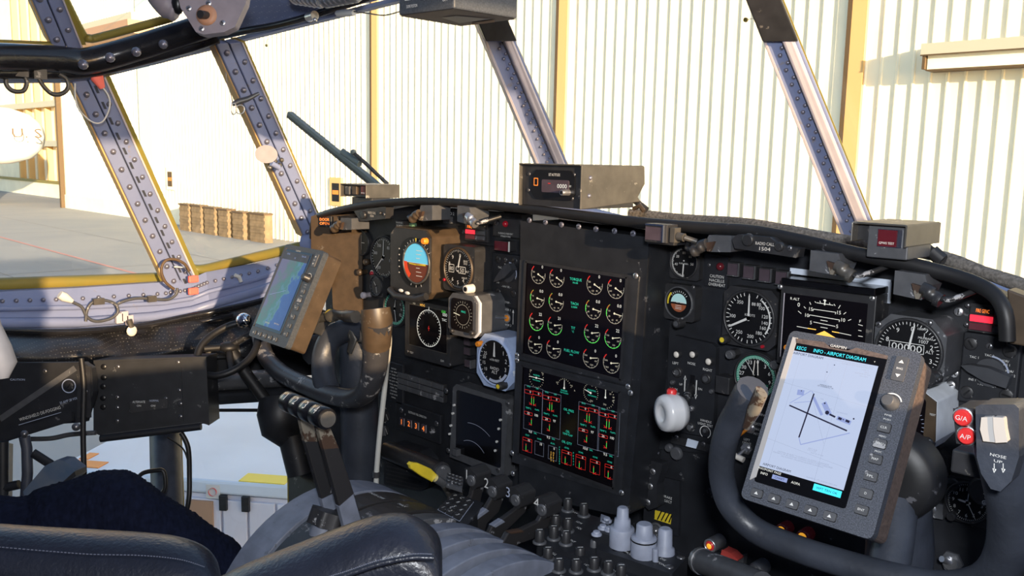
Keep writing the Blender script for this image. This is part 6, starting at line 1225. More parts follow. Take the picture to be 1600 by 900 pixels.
# trim switch head on the right horn
S = Thing('trim_switch','switch head on the right yoke horn with a white rocker and nose up lettering','switch',PY(1558,700,0.775),None)
mb = MB('yoke'); mb.prism([S.xy(*p) for p in ((1524,636),(1532,632),(1585,632),(1592,638),(1592,715),(1580,752),(1563,768),(1548,764),(1533,740),(1526,715))],-0.03,0.0); S.add(mb,'head',bevel=0.004,seg=3)
mb = MB('white'); mb.m='rocker_white'; mb.prism([S.xy(*p) for p in ((1537,650),(1555,649),(1556,669),(1559,689),(1540,687),(1535,669))],0.0,0.006); S.add(mb,'rocker',bevel=0.0012); mb = MB('rocker_white'); mb.prism([S.xy(*p) for p in ((1556,649),(1573,650),(1575,669),(1579,688),(1560,689),(1557,669))],0.0,0.0075); S.add(mb,'rocker',bevel=0.0012)
mb = MB('print'); lab(S,mb,'NOSE',1559.5,712.5,4.6,'print',23,z=0.0006); lab(S,mb,'UP',1559.5,721,4.2,'print',12,z=0.0006)
for x_ in (1553.5,1567.5): a=S.xy(x_,724,.0006); b=S.xy(x_,736,.0006); mb.line(a[0],a[1],b[0],b[1],0.0006,0.0007); mb.line(b[0],b[1]+0.002,b[0],b[1]-0.0015,0.0032,0.0007,None,0.0003)
S.add(mb,'lettering')
S = Thing('disconnect_buttons','block with two red push buttons beside the white rocker','switch',PY(1507,665,0.80),None)
mb = MB('case'); mb.prism([S.xy(*p) for p in ((1489,638),(1525,638),(1525,697),(1494,693))],-0.04,0.0); S.add(mb,'block',bevel=0.002)
for (x_,y_),st in (((1503,653),'G/A'),((1509,682),'A/P')):
    x,y=S.xy(x_,y_,0.004); mb = MB('red_button'); mb.lathe(x,y,[(0.0072,0),(0.0072,0.004),(0.006,0.005)],18,'red_button'); o=S.add(mb,'button'); t=MB('print'); t.text(st,x,y,0.0042,0.0054); t.build('lettering',o); mb = MB('metal'); mb.lathe(x,y,[(0.0086,0),(0.0086,0.0015),(0.0073,0.0015)],18,'metal'); S.add(mb,'ring')
S = Thing('switch_block','small black block under the two red push buttons','switch',PY(1508,720,0.84),None); mb=MB('case'); mb.box(-0.012,-0.014,-0.03,0.016,0.008,0); S.add(mb,'block',bevel=0.002)
# left yoke
T = Thing('control_yoke','black control yoke on the left with a right horn browned for the sun on it','control yoke',Vector((-1.35,0.98,0.90)),Matrix.Identity(4)); Y1=T
pts = [(405,520,1.02),(415,556,1.0),(440,583,0.97),(480,603,0.95),(520,618,0.94),(553,622,0.94),(575,608,0.935),(585,575,0.93),(588,535,0.92),(590,500,0.91)]
P = spline([toloc(T,PY(*q)) for q in pts],5); n_=len(P); mb = MB('yoke_worn'); mb.tube(P,[0.019+0.008*max(0,(i/(n_-1)-0.55)/0.45) for i in range(n_)],16); T.add(mb,'wheel_tube')
mb = MB('yoke_worn'); P0=[toloc(T,PY(*a)) for a in ((588,540,0.92),(589,500,0.91),(587,482,0.91))]; mb.tube(P0,[(0.0255,0.0255),(0.0280,0.0280),(0.0255,0.0255)],14,'bronze'); T.add(mb,'sunlit_horn',label='brown sunlit horn',bevel=0.003)  # horn end coloured brown for the sunlight on it
mb = MB('yoke'); P0=spline([toloc(T,PY(*a)) for a in ((512,612,0.95),(506,585,0.955),(506,555,0.965),(518,528,0.98),(542,515,1.0),(572,516,1.02))],5); mb.tube(P0,[(0.030-0.009*min(1,i/7)+0.006*max(0,(i-14)/11),0.024) for i in range(26)],16); T.add(mb,'hub')
mb = MB('case'); p=toloc(T,PY(482,547,1.0)); mb.tube([p,p+Vector((0.0,0.04,0))],0.032,8); T.add(mb,'boss',bevel=0.002)
mb = MB('chrome'); mb.tube([toloc(T,PY(*a)) for a in ((543,515,0.99),(552,530,0.99),(546,550,0.99))],[(0.010,0.004),(0.013,0.005),(0.008,0.004)],10,'dull_metal'); T.add(mb,'bright_ring')
c = PY(561,560,1.06); mb = MB('yoke'); cc=toloc(T,c); mb.tube([cc+Vector((0,0,0.06)),cc+Vector((0,0,-0.40))],0.040,20); T.add(mb,'column')
mb = MB('knob'); cl=toloc(T,PY(559,772,1.06)); mb.tube([cl,cl+Vector((0,0,-0.12))],0.036,16); T.add(mb,'column_boot')
T = Thing('cable_connector','brass and grey plug connector between the left tablet and the yoke horn','connector',PY(540,493,0.95),Matrix.Identity(4))
mb = MB('metal'); mb.tube([toloc(T,PY(*a)) for a in ((516,494,0.95),(523,493,0.95),(524,492,0.95),(540,493,0.95),(541,494,0.95),(556,495,0.95))],[0.012,0.012,0.009,0.010,0.012,0.012],14,'dull_metal'); T.add(mb,'plug'); mb = MB('seal'); mb.tube([toloc(T,PY(*a)) for a in ((514,489,0.95),(521,497,0.95))],0.010,10,'seal'); T.add(mb,'brass_nut'); mb=MB('knob'); mb.tube([toloc(T,PY(*a)) for a in ((495,498,0.95),(516,493,0.95))],0.009,8,'dull_metal'); T.add(mb,'cable')
T = Thing('white_hose','white hose running down beside the left yoke column','hose',PY(590,740,1.03),Matrix.Identity(4))
mb = MB('pipe_white'); mb.tube(spline([toloc(T,PY(*a)) for a in ((602,504,0.93),(608,530,0.97),(604,575,1.02),(599,625,1.03),(593,680,1.03),(588,745,1.03),(588,790,1.03))],5),0.0055,10); T.add(mb,'hose'); mb=MB('metal')
for y_ in (588,741): p=toloc(T,PY({588:602.5,741:588}[y_],y_,1.03)); mb=MB('screw'); mb.tube([p+Vector((0,0,0.006)),p+Vector((0,0,-0.006))],0.008,10,'screw'); T.add(mb,'clamp')
# ================================================================ NOSE STEERING WHEEL
T = Thing('steering_wheel','small black nose steering wheel with a chrome ball knob, left of the left yoke','steering wheel',PX(352,545,-1.82),Matrix.Identity(4))
ring = [(308,562,1.95),(316,538,1.97),(340,518,2.0),(368,506,2.02),(392,508,2.02),(403,528,2.0),(394,555,1.96),(370,576,1.93),(340,587,1.92),(317,582,1.93)]
mb = MB('rubber'); mb.tube(spline([toloc(T,PD(*q)) for q in ring],5,True),0.0082,10,closed=True); T.add(mb,'rim')
hub = toloc(T,PD(357,542,2.0)); mb = MB('rubber'); mb.ball(hub,0.020,sc=(1.2,1.2,0.6))
for q in ((318,545,1.97),(395,520,2.0),(362,580,1.94)): mb.tube([hub,toloc(T,PD(*q))],0.008,8)
T.add(mb,'spokes'); mb = MB('chrome'); mb.ball(toloc(T,PD(381,501,1.97)),0.0175,'chrome',20); T.add(mb,'ball_knob',label='chrome ball knob')
mb = MB('rubber'); mb.tube([hub,toloc(T,PD(385,585,2.0)),toloc(T,PD(433,650,1.98))],0.014,12); T.add(mb,'shaft')
mb = MB('case'); mb.tube([toloc(T,PD(*q)) for q in ((437,625,1.98),(437,645,1.97),(440,668,1.97),(455,690,1.97))],[0.045,0.050,0.046,0.025],16,'panel'); T.add(mb,'gear_housing'); mb = MB('lever'); mb.tube([toloc(T,PD(*q)) for q in ((455,680,1.97),(470,740,1.97))],0.03,12,'panel'); T.add(mb,'lower_housing')
# ================================================================ LEFT SIDE: LINING, CONSOLE, LOWER WINDOW
Tq = [(-700,550,-2.05),(-120,515,-2.05),(0,516,-2.07),(70,518,-2.10),(140,516,-2.11),(220,508,-2.13),(300,492,-2.12),(340,484,-2.10),(410,468,-2.02),(492,440,-1.91)]
Bq = [(-700,640,-1.98),(-120,575,-1.98),(0,578,-2.0),(70,577,-2.02),(140,574,-2.03),(220,566,-2.03),(300,562,-2.03),(340,560,-2.02),(410,556,-1.98),(492,552,-1.93)]
mb = MB('perforated'); tp=spline([PX(*q) for q in Tq],8); bt=spline([PX(*q) for q in Bq],8); K=14; n_=len(tp); vs=[]
for i in range(n_):
    for j in range(K+1):
        t=j/K; p=tp[i].lerp(bt[i],t); wv=noise.noise(Vector((p.y*7,p.z*5,1.3)))*0.06+noise.noise(Vector((p.y*16,p.z*14+p.y*9,4)))*0.035; wv*=math.sin(math.pi*min(1,t*1.1+0.05))
        vs.append(p+Vector((0.028*math.sin(math.pi*t)+wv,-wv*0.5,0)))
mb.add(vs,[(i*(K+1)+j,i*(K+1)+j+1,(i+1)*(K+1)+j+1,(i+1)*(K+1)+j) for i in range(n_-1) for j in range(K)],None,True)
T = bpy.data.objects.new('side_cover', None); COL.objects.link(T); tag(T,'wrinkled black perforated vinyl cover under the left window sill','cover'); mb.build('vinyl', T)
mb = MB('beam'); mb.tube([p+Vector((0.012,0,0.0)) for p in tp],0.008,8); mb.tube([p+Vector((0.012,0,-0.02)) for p in tp[44:]],0.010,8); mb.build('edge_piping', T)
# wall below
mb = MB('panel'); ribbon(mb,[PX(*q) for q in ((-700,600,-2.06),(-160,560,-2.06),(330,556,-2.08),(500,548,-1.99))],[PX(*q) for q in ((-700,900,-2.06),(-160,700,-2.06),(330,600,-2.08),(500,585,-2.0))]); struct(mb.build('wall_left_lower'),'dark structure under the vinyl cover')
T = Thing('defog_panel','black plate lettered windshield de-fogging at the far left','control panel',PD(60,625,1.80),Matrix((RC@Vector((1,0,0)),RC@Vector((0,-1,0)),RC@Vector((0,0,-1)))).transposed().to_4x4())
mb = MB('panel'); mb.prism([T.xy(*p) for p in ((-80,568),(130,566),(143,575),(146,612),(132,660),(100,662),(0,693),(-80,705))],-0.02,0.0); T.add(mb,'plate',bevel=0.002)
mb = MB('case'); a=T.xy(0,655); b=T.xy(118,575); mb.line(a[0],a[1],b[0],b[1],0.012,0.001,'case_grey'); mb.box(T.xy(122,590)[0],T.xy(122,652)[1],0.0,T.xy(143,590)[0],T.xy(122,572)[1],0.004); T.add(mb,'stiffener')
mb = MB('print'); pass
c1=math.radians(17); 
mb = MB('print'); x,y=T.xy(63,646); mb.text('WINDSHIELD DE-FOGGING',x,y,0.0065,0.0015,'print',rot=c1,wx=0.088); x,y=T.xy(110,625); mb.text('20 AMP 28 VOLTS',x,y,0.005,0.0015,'chart_grey',rot=c1,wx=0.044); x,y=T.xy(64,654); mb.line(x-0.045,y-0.013,x+0.042,y+0.013,0.001,0.0015,'chart_grey')
x,y=T.xy(108,603); mb.arc(x,y,0.0125,0.0145,0,360,0.0015,'chart_grey',24); x,y=T.xy(28,593); mb.text('CAUTION',x,y,0.004,0.0015,'chart_grey',wx=0.030); T.add(mb,'lettering')
screws(T,[(108,603)],0.001,0.009,'knob','receptacle'); screws(T,[(70,580),(132,585),(132,600),(134,612)],0.004,0.0045)
T.add(MB('dial') if 0 else (lambda m_:(m_.box(-0.001,-0.001,0,0.001,0.001,0.001),m_)[1])(MB('panel')),'hinge')
T = Thing('side_console_box','black metal junction box with screws and a small label, under the vinyl cover','junction box',PD(238,620,1.90),Matrix((RC@Vector((1,0,0)),RC@Vector((0,-1,0)),RC@Vector((0,0,-1)))).transposed().to_4x4()@Matrix.Rotation(math.radians(6),4,'Y'))
mb = MB('panel'); mb.prism([T.xy(*p) for p in ((146,563),(322,557),(327,665),(322,663),(318,662),(155,680),(146,676))],-0.10,0.0); T.add(mb,'box',bevel=0.002)
mb = MB('panel'); a=T.xy(180,655); b=T.xy(285,562); mb.prism([T.xy(*p) for p in ((180,566),(283,560),(287,658),(182,666))],0.0,0.0025); T.add(mb,'cover_plate',bevel=0.0008)
mb = MB('case_grey'); mb.tube([(T.xy(160,684)[0],T.xy(160,684)[1],0.01),(T.xy(316,665)[0],T.xy(316,665)[1],0.01)],[(0.010,0.008)]*2,10,'panel'); mb.line(*T.xy(160,679,0.02),*T.xy(316,660,0.02),0.001,0.02,'case_grey'); T.add(mb,'lower_ledge')
mb = MB('case'); mb.prism([T.xy(*p,0.003) for p in ((203,628),(262,622),(263,637),(205,645))],0.0025,0.006); T.add(mb,'switch_plate',bevel=0.0008); mb = MB('print'); lab(T,mb,'ALTERNATE',217,628,3.5,'print',19,z=0.0064); lab(T,mb,'ON',217,634,3,'print',z=0.0064); lab(T,mb,'NORMAL',241,626,3,'chart_grey',14,z=0.0064); lab(T,mb,'ON',239,634,3,'print',z=0.0064); T.add(mb,'lettering')
screws(T,[(184,573),(278,566),(183,621),(183,637),(183,658),(280,610),(282,631),(282,651),(205,642),(259,623)],0.003,0.0045); screws(T,[(162,573),(162,590),(161,604),(161,622),(161,636)],0.0,0.0062,'dial','hole')
# frame members round the lower window
e = trim('trim_10','dark frame members around the lower left window')
mb = MB('case'); mb.tube([PD(322,598,2.1),PD(450,590,2.0)],[(0.022,0.03)]*2,8,'case_grey'); mb.tube([PD(322,622,2.1),PD(470,612,2.0)],[(0.018,0.03)]*2,8,'panel'); mb.tube([PD(320,641,2.1),PD(430,641,2.0)],0.004,8,'rubber'); mb.build('cross_member', e)
mb = MB('blue_grey_dark'); a,b=PD(258,678,2.15),PD(266,915,1.9); mb.tube([a,a.lerp(b,0.2),a.lerp(b,0.5),b],[(0.036,0.036),(0.036,0.036),(0.034,0.034),(0.030,0.03)],12); mb.build('pillar', e)
mb = MB('seal'); mb.tube([PD(281,680,2.16),PD(289,915,1.92)],0.005,8); mb.tube([PD(239,690,2.16),PD(250,915,1.92)],0.003,8,'seal'); mb.build('seal', e)
mb = MB('panel'); quad_strip(mb,PD(450,600,2.1),PD(560,600,1.95),PD(560,930,1.8),PD(452,930,1.9),0,1,-0.05,0.0); mb.build('side_wall', e); mb = MB('green_dial'); mb.tube([PD(450,680,2.09),PD(453,920,1.88)],0.003,8,'seal'); mb.build('seal', e)
mb = MB('panel'); quad_strip(mb,PD(-150,690,2.25),PD(4,690,2.25),PD(2,800,2.2),PD(-150,800,2.2),0,1,-0.05,0.0,'red_guard' if 0 else 'panel'); mb.build('side_wall', e)
pane(8,[PD(-150,660,2.3),PD(460,590,2.2),PD(460,930,2.0),PD(-150,930,2.1)],'lower left window over the service cart')
# cables
def cable(name, lab_, pts, r, m='rubber', cat='cable', k=5, extra=None):
    P=spline([PD(*q) for q in pts],k); o=Thing(name,lab_,cat,P[-1],Matrix.Identity(4)); mb=MB(m); mb.tube([toloc(o,p) for p in P],r,8); o.add(mb,'line'); return o
cable('cable','black cable hanging from the junction box beside the dark pillar',((283,676,1.93),(294,700,1.93),(296,745,1.93),(295,780,1.92),(289,808,1.92)),0.0055)
cable('cable','thin black cable arcing over the dark pillar',((262,684,1.95),(285,700,1.94),(293,718,1.93)),0.0018)
cable('cable','short looped black hose on the dark pillar above the seat',((232,772,1.9),(214,755,1.9),(222,740,1.9),(245,735,1.9),(256,738,1.9),(258,762,1.9),(250,772,1.9),(236,773,1.9)),0.0048)
cable('cable','black hose running down left of the junction box to the seat',((127,560,1.74),(131,600,1.74),(130,650,1.74),(130,690,1.74),(132,760,1.74)),0.0055)
cable('cable','grey hose with a red band under the lettered plate',((45,686,1.85),(80,685,1.85),(110,679,1.85),(150,676,1.85)),0.0052,'case_grey')
cable('cable','black hose curving along the sill at the far left',((-60,474,2.0),(20,483,2.05),(50,488,2.06),(65,495,2.07),(82,512,2.08)),0.0068)
# seat support arm and lamp
T = Thing('adjuster_arm','dark jointed arm with a pivot bolt under the lettered plate','bracket',PD(38,690,1.65),Matrix.Identity(4))
mb = MB('panel'); quad_strip(mb,toloc(T,PD(-30,700,1.7)),toloc(T,PD(-30,686,1.7)),toloc(T,PD(112,644,1.7)),toloc(T,PD(112,658,1.7)),0,1,-0.01,0.0,n=(RC@Vector((0,0,-1)))); T.add(mb,'upper_bar'); mb=MB('blue_grey_dark'); mb.tube([toloc(T,PD(*q)) for q in ((38,682,1.68),(42,700,1.68),(43,740,1.68),(40,775,1.68))],[(0.012,0.010),(0.010,0.010),(0.012,0.01),(0.012,0.01)],8,'blue_grey_dark'); T.add(mb,'post'); mb=MB('screw'); mb.ball(toloc(T,PD(38,678,1.655)),0.007,'screw'); T.add(mb,'bolt'); mb=MB('screw'); mb.ball(toloc(T,PD(119,667,1.68)),0.008,'screw'); T.add(mb,'bolt')
mb=MB('panel'); mb.tube([toloc(T,PD(*q)) for q in ((-20,768,1.68),(8,762,1.68),(30,757,1.68))],0.009,8); mb.tube([toloc(T,PD(*q)) for q in ((4,690,1.68),(4,775,1.68))],0.011,8); mb.tube([toloc(T,PD(*q)) for q in ((52,708,1.66),(80,726,1.66))],[(0.010,0.006)]*2,8); T.add(mb,'clamp')
T = Thing('map_lamp','blue-grey wedge shaped lamp housing above the fleece, at the far left','lamp',PD(80,750,1.64),Matrix((RC@Vector((1,0,0)),RC@Vector((0,-1,0)),RC@Vector((0,0,-1)))).transposed().to_4x4())
mb = MB('blue_grey'); mb.prism([T.xy(*p) for p in ((70,728),(88,719),(100,720),(118,734),(119,742),(80,772),(38,775),(36,768))],-0.04,0.0,'lamp_blue'); T.add(mb,'housing',bevel=0.006,seg=3); mb=MB('case'); mb.prism([T.xy(*p) for p in ((118,736),(120,743),(82,775),(78,771))],-0.04,0.004); T.add(mb,'rim')
# cords, tabs and fittings on posts and sill
T = Thing('release_cord','looped grey cord with a white grip lying along the sill','cord',PX(150,485,-2.10),Matrix.Identity(4))
mb = MB('case_grey'); 
C1 = [(113,472),(128,480),(136,495),(150,502),(172,498),(184,488),(180,475),(162,469),(145,472),(136,485),(134,502)]
C2 = [(184,475),(195,470),(215,466),(238,467),(262,468),(275,460),(277,450)]
C3 = [(272,452),(258,440),(252,422),(258,408),(272,405),(288,412),(296,424)]
for c_ in (C1,C2,C3): mb.tube(spline([toloc(T,PX(a,b,-2.085)) for a,b in c_],5),0.0036,8,'case_grey' if c_ is not C3 else 'dark_brown')
T.add(mb,'cord'); mb=MB('white'); mb.tube([toloc(T,PX(*q)) for q in ((93,460,-2.08),(100,464,-2.08),(113,471,-2.08))],[0.009,0.011,0.005],10,'white'); T.add(mb,'grip',label='white grip'); mb=MB('case_grey'); mb.box(*[0]*6); mb=MB('dull_metal'); p=toloc(T,PX(154,471,-2.08)); mb.box(p.x-0.005,p.y-0.012,p.z-0.007,p.x+0.005,p.y+0.012,p.z+0.007); p=toloc(T,PX(237,467,-2.08)); mb.box(p.x-0.006,p.y-0.010,p.z-0.007,p.x+0.006,p.y+0.010,p.z+0.007); T.add(mb,'clip')
def fit(name,lab_,cat,q,fn):
    T=Thing(name,lab_,cat,PX(*q),Matrix.Identity(4)); fn(T); return T
def tabfn(T):
    mb=MB('pink_tab'); P0=[toloc(T,PX(*a)) for a in ((148,113,-1.99),(152,122,-1.99),(160,138,-1.99))]; mb.tube(P0,[(0.006,0.011),(0.006,0.014),(0.005,0.006)],10,'pink_tab'); T.add(mb,'tab')
    mb=MB('white'); mb.tube(spline([toloc(T,PX(a,b,-1.995)) for a,b in ((117,130),(118,155),(126,175),(145,191),(160,190),(170,172),(171,155),(163,140),(152,132))],5),0.0018,6,'white'); T.add(mb,'cord')
fit('pull_tab','red pull tab with a white cord loop near the top of the rear side post','pull tab',(150,120,-1.99),tabfn)
def tab2(T):
    mb=MB('pink_tab'); 
    for a in ((302,436),(302,455)): p=toloc(T,PX(a[0],a[1],-2.14)); mb.box(p.x-0.005,p.y-0.013,p.z-0.009,p.x+0.005,p.y+0.013,p.z+0.009)
    T.add(mb,'tape',bevel=0.003); mb=MB('white'); mb.tube([toloc(T,PX(*a)) for a in ((272,417,-2.14),(291,418,-2.14))],0.002,6,'white'); mb.tube(spline([toloc(T,PX(*a)) for a in ((290,418,-2.14),(297,428,-2.14),(300,436,-2.14))],4),0.002,6,'case_grey'); T.add(mb,'tie')
fit('seal_tape','two red tape tags with a white tie at the foot of the rear side post','tape',(302,445,-2.14),tab2)
def ringfn(T):
    mb=MB('metal'); mb.tube([toloc(T,PX(*a)) for a in ((364,163,-1.89),(372,159,-1.89),(386,155,-1.89),(404,146,-1.89))],[0.005,0.007,0.006,0.004],10,'screw'); T.add(mb,'pin')
    for cx_,cy_,rx,ry in ((365,170,4,9),(375,171,7,7)):
        mb=MB('metal'); mb.tube([toloc(T,PX(cx_+rx*math.cos(a*math.pi/8),cy_+ry*math.sin(a*math.pi/8),-1.885)) for a in range(16)],0.0014,6,closed=True); T.add(mb,'ring')
    mb=MB('screw'); mb.tube(spline([toloc(T,PX(*a)) for a in ((353,103,-1.89),(354,125,-1.89),(360,145,-1.89),(364,162,-1.89))],4),0.0012,5); T.add(mb,'lanyard'); mb=MB('blue_grey'); q=[toloc(T,PX(*a)) for a in ((385,130,-1.90),(402,124,-1.90),(412,160,-1.91),(396,165,-1.91))]; quad_strip(mb,q[0],q[1],q[2],q[3],0,1,0.0,0.006,n=Vector((0.8,-0.6,0)).normalized()); T.add(mb,'bracket')
fit('pull_pin','silver pull pin with two rings on the post left of the wiper','pin',(385,155,-1.90),ringfn)
def discfn(T):
    c=toloc(T,PX(416,241,-1.90)); mb=MB('plate_grey'); d_=(EYE-PX(416,241,-1.90)).normalized(); ax_=d_.cross(Vector((0,0,1))).normalized(); u_=ax_.cross(d_)
    pts=[c+ax_*(0.026*math.cos(2*math.pi*i/28))+u_*(0.021*math.sin(2*math.pi*i/28)) for i in range(28)]; pts2=[p+d_*0.006 for p in pts]; mb.add(pts+pts2,[tuple(range(28)),tuple(range(28,56))[::-1]]+[(i,(i+1)%28,(i+1)%28+28,i+28) for i in range(28)],'plate_grey'); T.add(mb,'disc')
    mb=MB('seal'); 
    for a,b in ((422,262),(430,252),(437,258),(440,250)): mb.ball(toloc(T,PX(a,b,-1.915)),0.006,'dull_metal',8)
    mb.tube([toloc(T,PX(*a)) for a in ((424,255,-1.91),(436,262,-1.91))],0.007,8,'blue_grey'); T.add(mb,'hinge')
fit('mirror_disc','grey oval disc hinged on the post left of the wiper','disc',(416,241,-1.90),discfn)
def tag_(T):
    c=toloc(T,PX(206,517,-2.06)); mb=MB('cream_knob'); mb.ball(c,0.012,'cream_knob',sc=(0.35,1.05,1.1)); T.add(mb,'tag'); mb=MB('metal'); mb.tube([c+Vector((0,0,0.008)),toloc(T,PX(202,500,-2.06))],[(0.004,0.007)]*2,8,'dull_metal'); T.add(mb,'loop')
fit('key_tag','pale oval metal tag hanging over the vinyl cover','tag',(206,517,-2.06),tag_)
def brk(T):
    mb=MB('primer_pink'); 
    for a,b in ((186,497),(194,494),(202,500)): p=toloc(T,PX(a,b,-2.09)); mb.box(p.x-0.006,p.y-0.008,p.z-0.012,p.x+0.006,p.y+0.008,p.z+0.012)
    T.add(mb,'bracket',bevel=0.001); mb=MB('white'); p=toloc(T,PX(374,433,-2.03)); mb.tube([p+Vector((0,-0.012,0.006)),p,p+Vector((0,0.004,-0.012))],0.005,8,'white'); T.add(mb,'white_smear')
fit('latch_bracket','pinkish grey latch bracket on the sill above the oval tag','bracket',(194,495,-2.09),brk)
for i,(pts,lab_) in enumerate(((((30,116),(12,120),(10,132),(20,142),(36,142),(42,130),(38,118)),'left of two grey cord loops under the black beam'),(((60,120),(66,132),(80,146),(95,147),(106,138),(104,124),(92,116)),'right of two grey cord loops under the black beam'))):
    T=Thing('cord_loop',lab_,'cord',PX(pts[3][0],pts[3][1],-1.97),Matrix.Identity(4)); mb=MB('case_grey'); mb.tube(spline([toloc(T,PX(a,b,-1.965)) for a,b in pts],5),0.0045,8,'dull_metal'); T.add(mb,'loop'); mb=MB('dull_metal'); p=toloc(T,PX(pts[0][0]+ (3 if i==0 else 2),pts[0][1]-4,-1.96)); mb.box(p.x-0.006,p.y-0.012,p.z-0.010,p.x+0.006,p.y+0.012,p.z+0.010); T.add(mb,'clamp')
# hex plate and curved vent above the beam
T = Thing('lamp_plate','grey angled plate with an orange ring and black knob over the left beam','light fitting',PD(325,20,1.50),Matrix((RC@Vector((1,0,0)),RC@Vector((0,-1,0)),RC@Vector((0,0,-1)))).transposed().to_4x4())
mb = MB('primer_pink'); mb.prism([T.xy(*p) for p in ((275,-20),(388,-20),(384,5),(367,42),(350,50),(318,54),(306,50),(282,12))],-0.02,0.0,'plate_grey'); T.add(mb,'plate',bevel=0.003)
mb = MB('orange'); x,y=T.xy(323,24); mb.lathe(x,y,[(0.0175,0),(0.0175,0.002),(0.010,0.003)],24,'orange_dull'); T.add(mb,'ring'); mb=MB('knob'); mb.tube([(x,y,0.0),(x-0.004,y-0.004,0.02)],[0.007,0.0065],14,'knob'); T.add(mb,'knob'); screws(T,[(295,13),(326,5),(348,36),(315,45)],0.0,0.0050,'metal')
T = Thing('air_vent','grey curved air outlet left of the angled plate','vent',PD(262,8,1.55),Matrix.Identity(4)); mb=MB('plate_grey'); mb.tube(spline([toloc(T,PD(*q)) for q in ((236,-30,1.55),(250,-5,1.55),(265,12,1.55),(278,20,1.55))],4),[(0.022,0.02)]*9+[(0.018,0.016)]*3+[(0.012,0.01)],12,'plate_grey'); T.add(mb,'duct'); mb=MB('dial'); mb.ball(toloc(T,PD(278,5,1.54)),0.014,'dial',sc=(0.8,0.8,1.4)); T.add(mb,'opening')
# overhead box
T = Thing('overhead_panel','black overhead box with white lettering hanging at the top centre','control panel',PZ(715,26,1.44),Matrix.Identity(4)); OH=T
q=[toloc(T,PZ(*a,1.44)) for a in ((623,24),(709,13),(808,29),(720,40))]; up=Vector((0,0,0.16)); mb=MB('case_grey'); mb.add(q+[p+up for p in q],[(3,2,1,0),(4,5,6,7),(0,1,5,4),(1,2,6,5),(2,3,7,6),(3,0,4,7)],'gps_body_dark'); T.add(mb,'box',bevel=0.002); mb=MB('under_lit'); mb.add([p+Vector((0,0,-0.0008)) for p in q],[(3,2,1,0)],'under_lit'); T.add(mb,'underside')  # underside and its plates coloured paler to carry light from below
def onface(A,B,name,items,parent,flip=False):
    # A,B: bottom corners of a vertical face; texts laid on that face
    ux=(B-A).normalized(); n_=ux.cross(Vector((0,0,1))); 
    if n_.dot(toloc(T,EYE)-A)<0: n_=-n_
    mx=Matrix((ux,Vector((0,0,1)),n_)).transposed().to_4x4(); mx=Matrix.Translation(A)@mx; mb=MB('print'); mb.xf=mx; L_=(B-A).length
    for it in items: it(mb,L_)
    return mb.build(name,parent)
onface(q[0],q[1],'lettering',[lambda m_,L_: m_.text('DOME POSITION',L_*0.26,0.0095,0.0040,0.0012,'print',wx=L_*0.20),lambda m_,L_: m_.text('ICE FAULT',L_*0.62,0.018,0.0042,0.0012,'print',wx=L_*0.17),lambda m_,L_: m_.text('PUSH TO',L_*0.86,0.019,0.0040,0.0012,'print',wx=L_*0.12),lambda m_,L_: m_.text('OFF',L_*0.86,0.012,0.0040,0.0012,'print'),lambda m_,L_: m_.line(L_*0.13,0.018,L_*0.40,0.018,0.001,0.0012),lambda m_,L_: m_.line(L_*0.13,0.018,L_*0.13,0.026,0.001,0.0012),lambda m_,L_: m_.line(L_*0.40,0.018,L_*0.40,0.026,0.001,0.0012),lambda m_,L_: m_.cyl(L_*0.48,0.020,0,0.006,0.005,n=12,m='white')],T.e)
mb=MB('dull_metal'); c_=[q[0].lerp(q[2],0.36),q[1].lerp(q[3],0.34),q[2].lerp(q[0],0.22),q[3].lerp(q[1],0.22)]; mb.add([p+Vector((0,0,-0.0015)) for p in c_],[(0,1,2,3)],'under_plate'); T.add(mb,'bottom_plate')
mb=MB('under_plate'); c_=[q[3].lerp(q[2],0.20)+(q[1]-q[3])*0.04,q[3].lerp(q[2],0.20)+(q[1]-q[3])*0.16,q[3].lerp(q[2],0.62)+(q[1]-q[3])*0.18,q[3].lerp(q[2],0.62)+(q[1]-q[3])*0.04]; mb.add([p+Vector((0,0,-0.002)) for p in c_],[(0,1,2,3)],'cart_brown'); T.add(mb,'tan_patch')
T = Thing('white_cable_tag','white wrapped cable joint hanging at the top of the left windscreen','cable',PY(541,20,1.10),Matrix.Identity(4)); mb=MB('white'); mb.tube([toloc(T,PY(*a)) for a in ((527,21,1.10),(541,20,1.10),(553,20,1.10))],[0.006,0.008,0.006],10,'white'); T.add(mb,'wrap'); mb=MB('primer_pink'); mb.tube(spline([toloc(T,PY(*a)) for a in ((553,18,1.10),(575,21,1.08),(600,24,1.04),(625,18,0.98))],4),0.0014,6,'dull_metal'); T.add(mb,'wire')
T = Thing('hose_clamp','silver clamp on the black edge hose','clamp',PY(489,26,1.09),Matrix.Identity(4)); mb=MB('metal'); mb.tube([toloc(T,PY(*a)) for a in ((482,27,1.09),(492,24,1.09))],0.0105,12); mb.ball(toloc(T,PY(492,31,1.08)),0.005); T.add(mb,'clamp')
for i,(px_,py_,Y_) in enumerate(((416,71,1.2),(1165,31,1.28))):
    T=Thing('sensor_spot',['small dark round spot with fine wires on the left windscreen pane','small dark round spot on the centre windscreen pane'][i],'sensor',PY(px_,py_,Y_),None); mb=MB('case_grey'); mb.cyl(0,0,-0.002,0.002,0.0035,n=14,m='seal'); T.add(mb,'spot')
    mb=MB('dull_metal'); P0=[(0,0.004,0),(0.005,0.012,0),(0.02,0.017,0),(0.12,0.035,0)] if i==0 else [(0.004,0,0),(0.014,0.001,0)]; mb.tube(spline(P0,4),0.0004,5,'cream_frame'); T.add(mb,'wire')
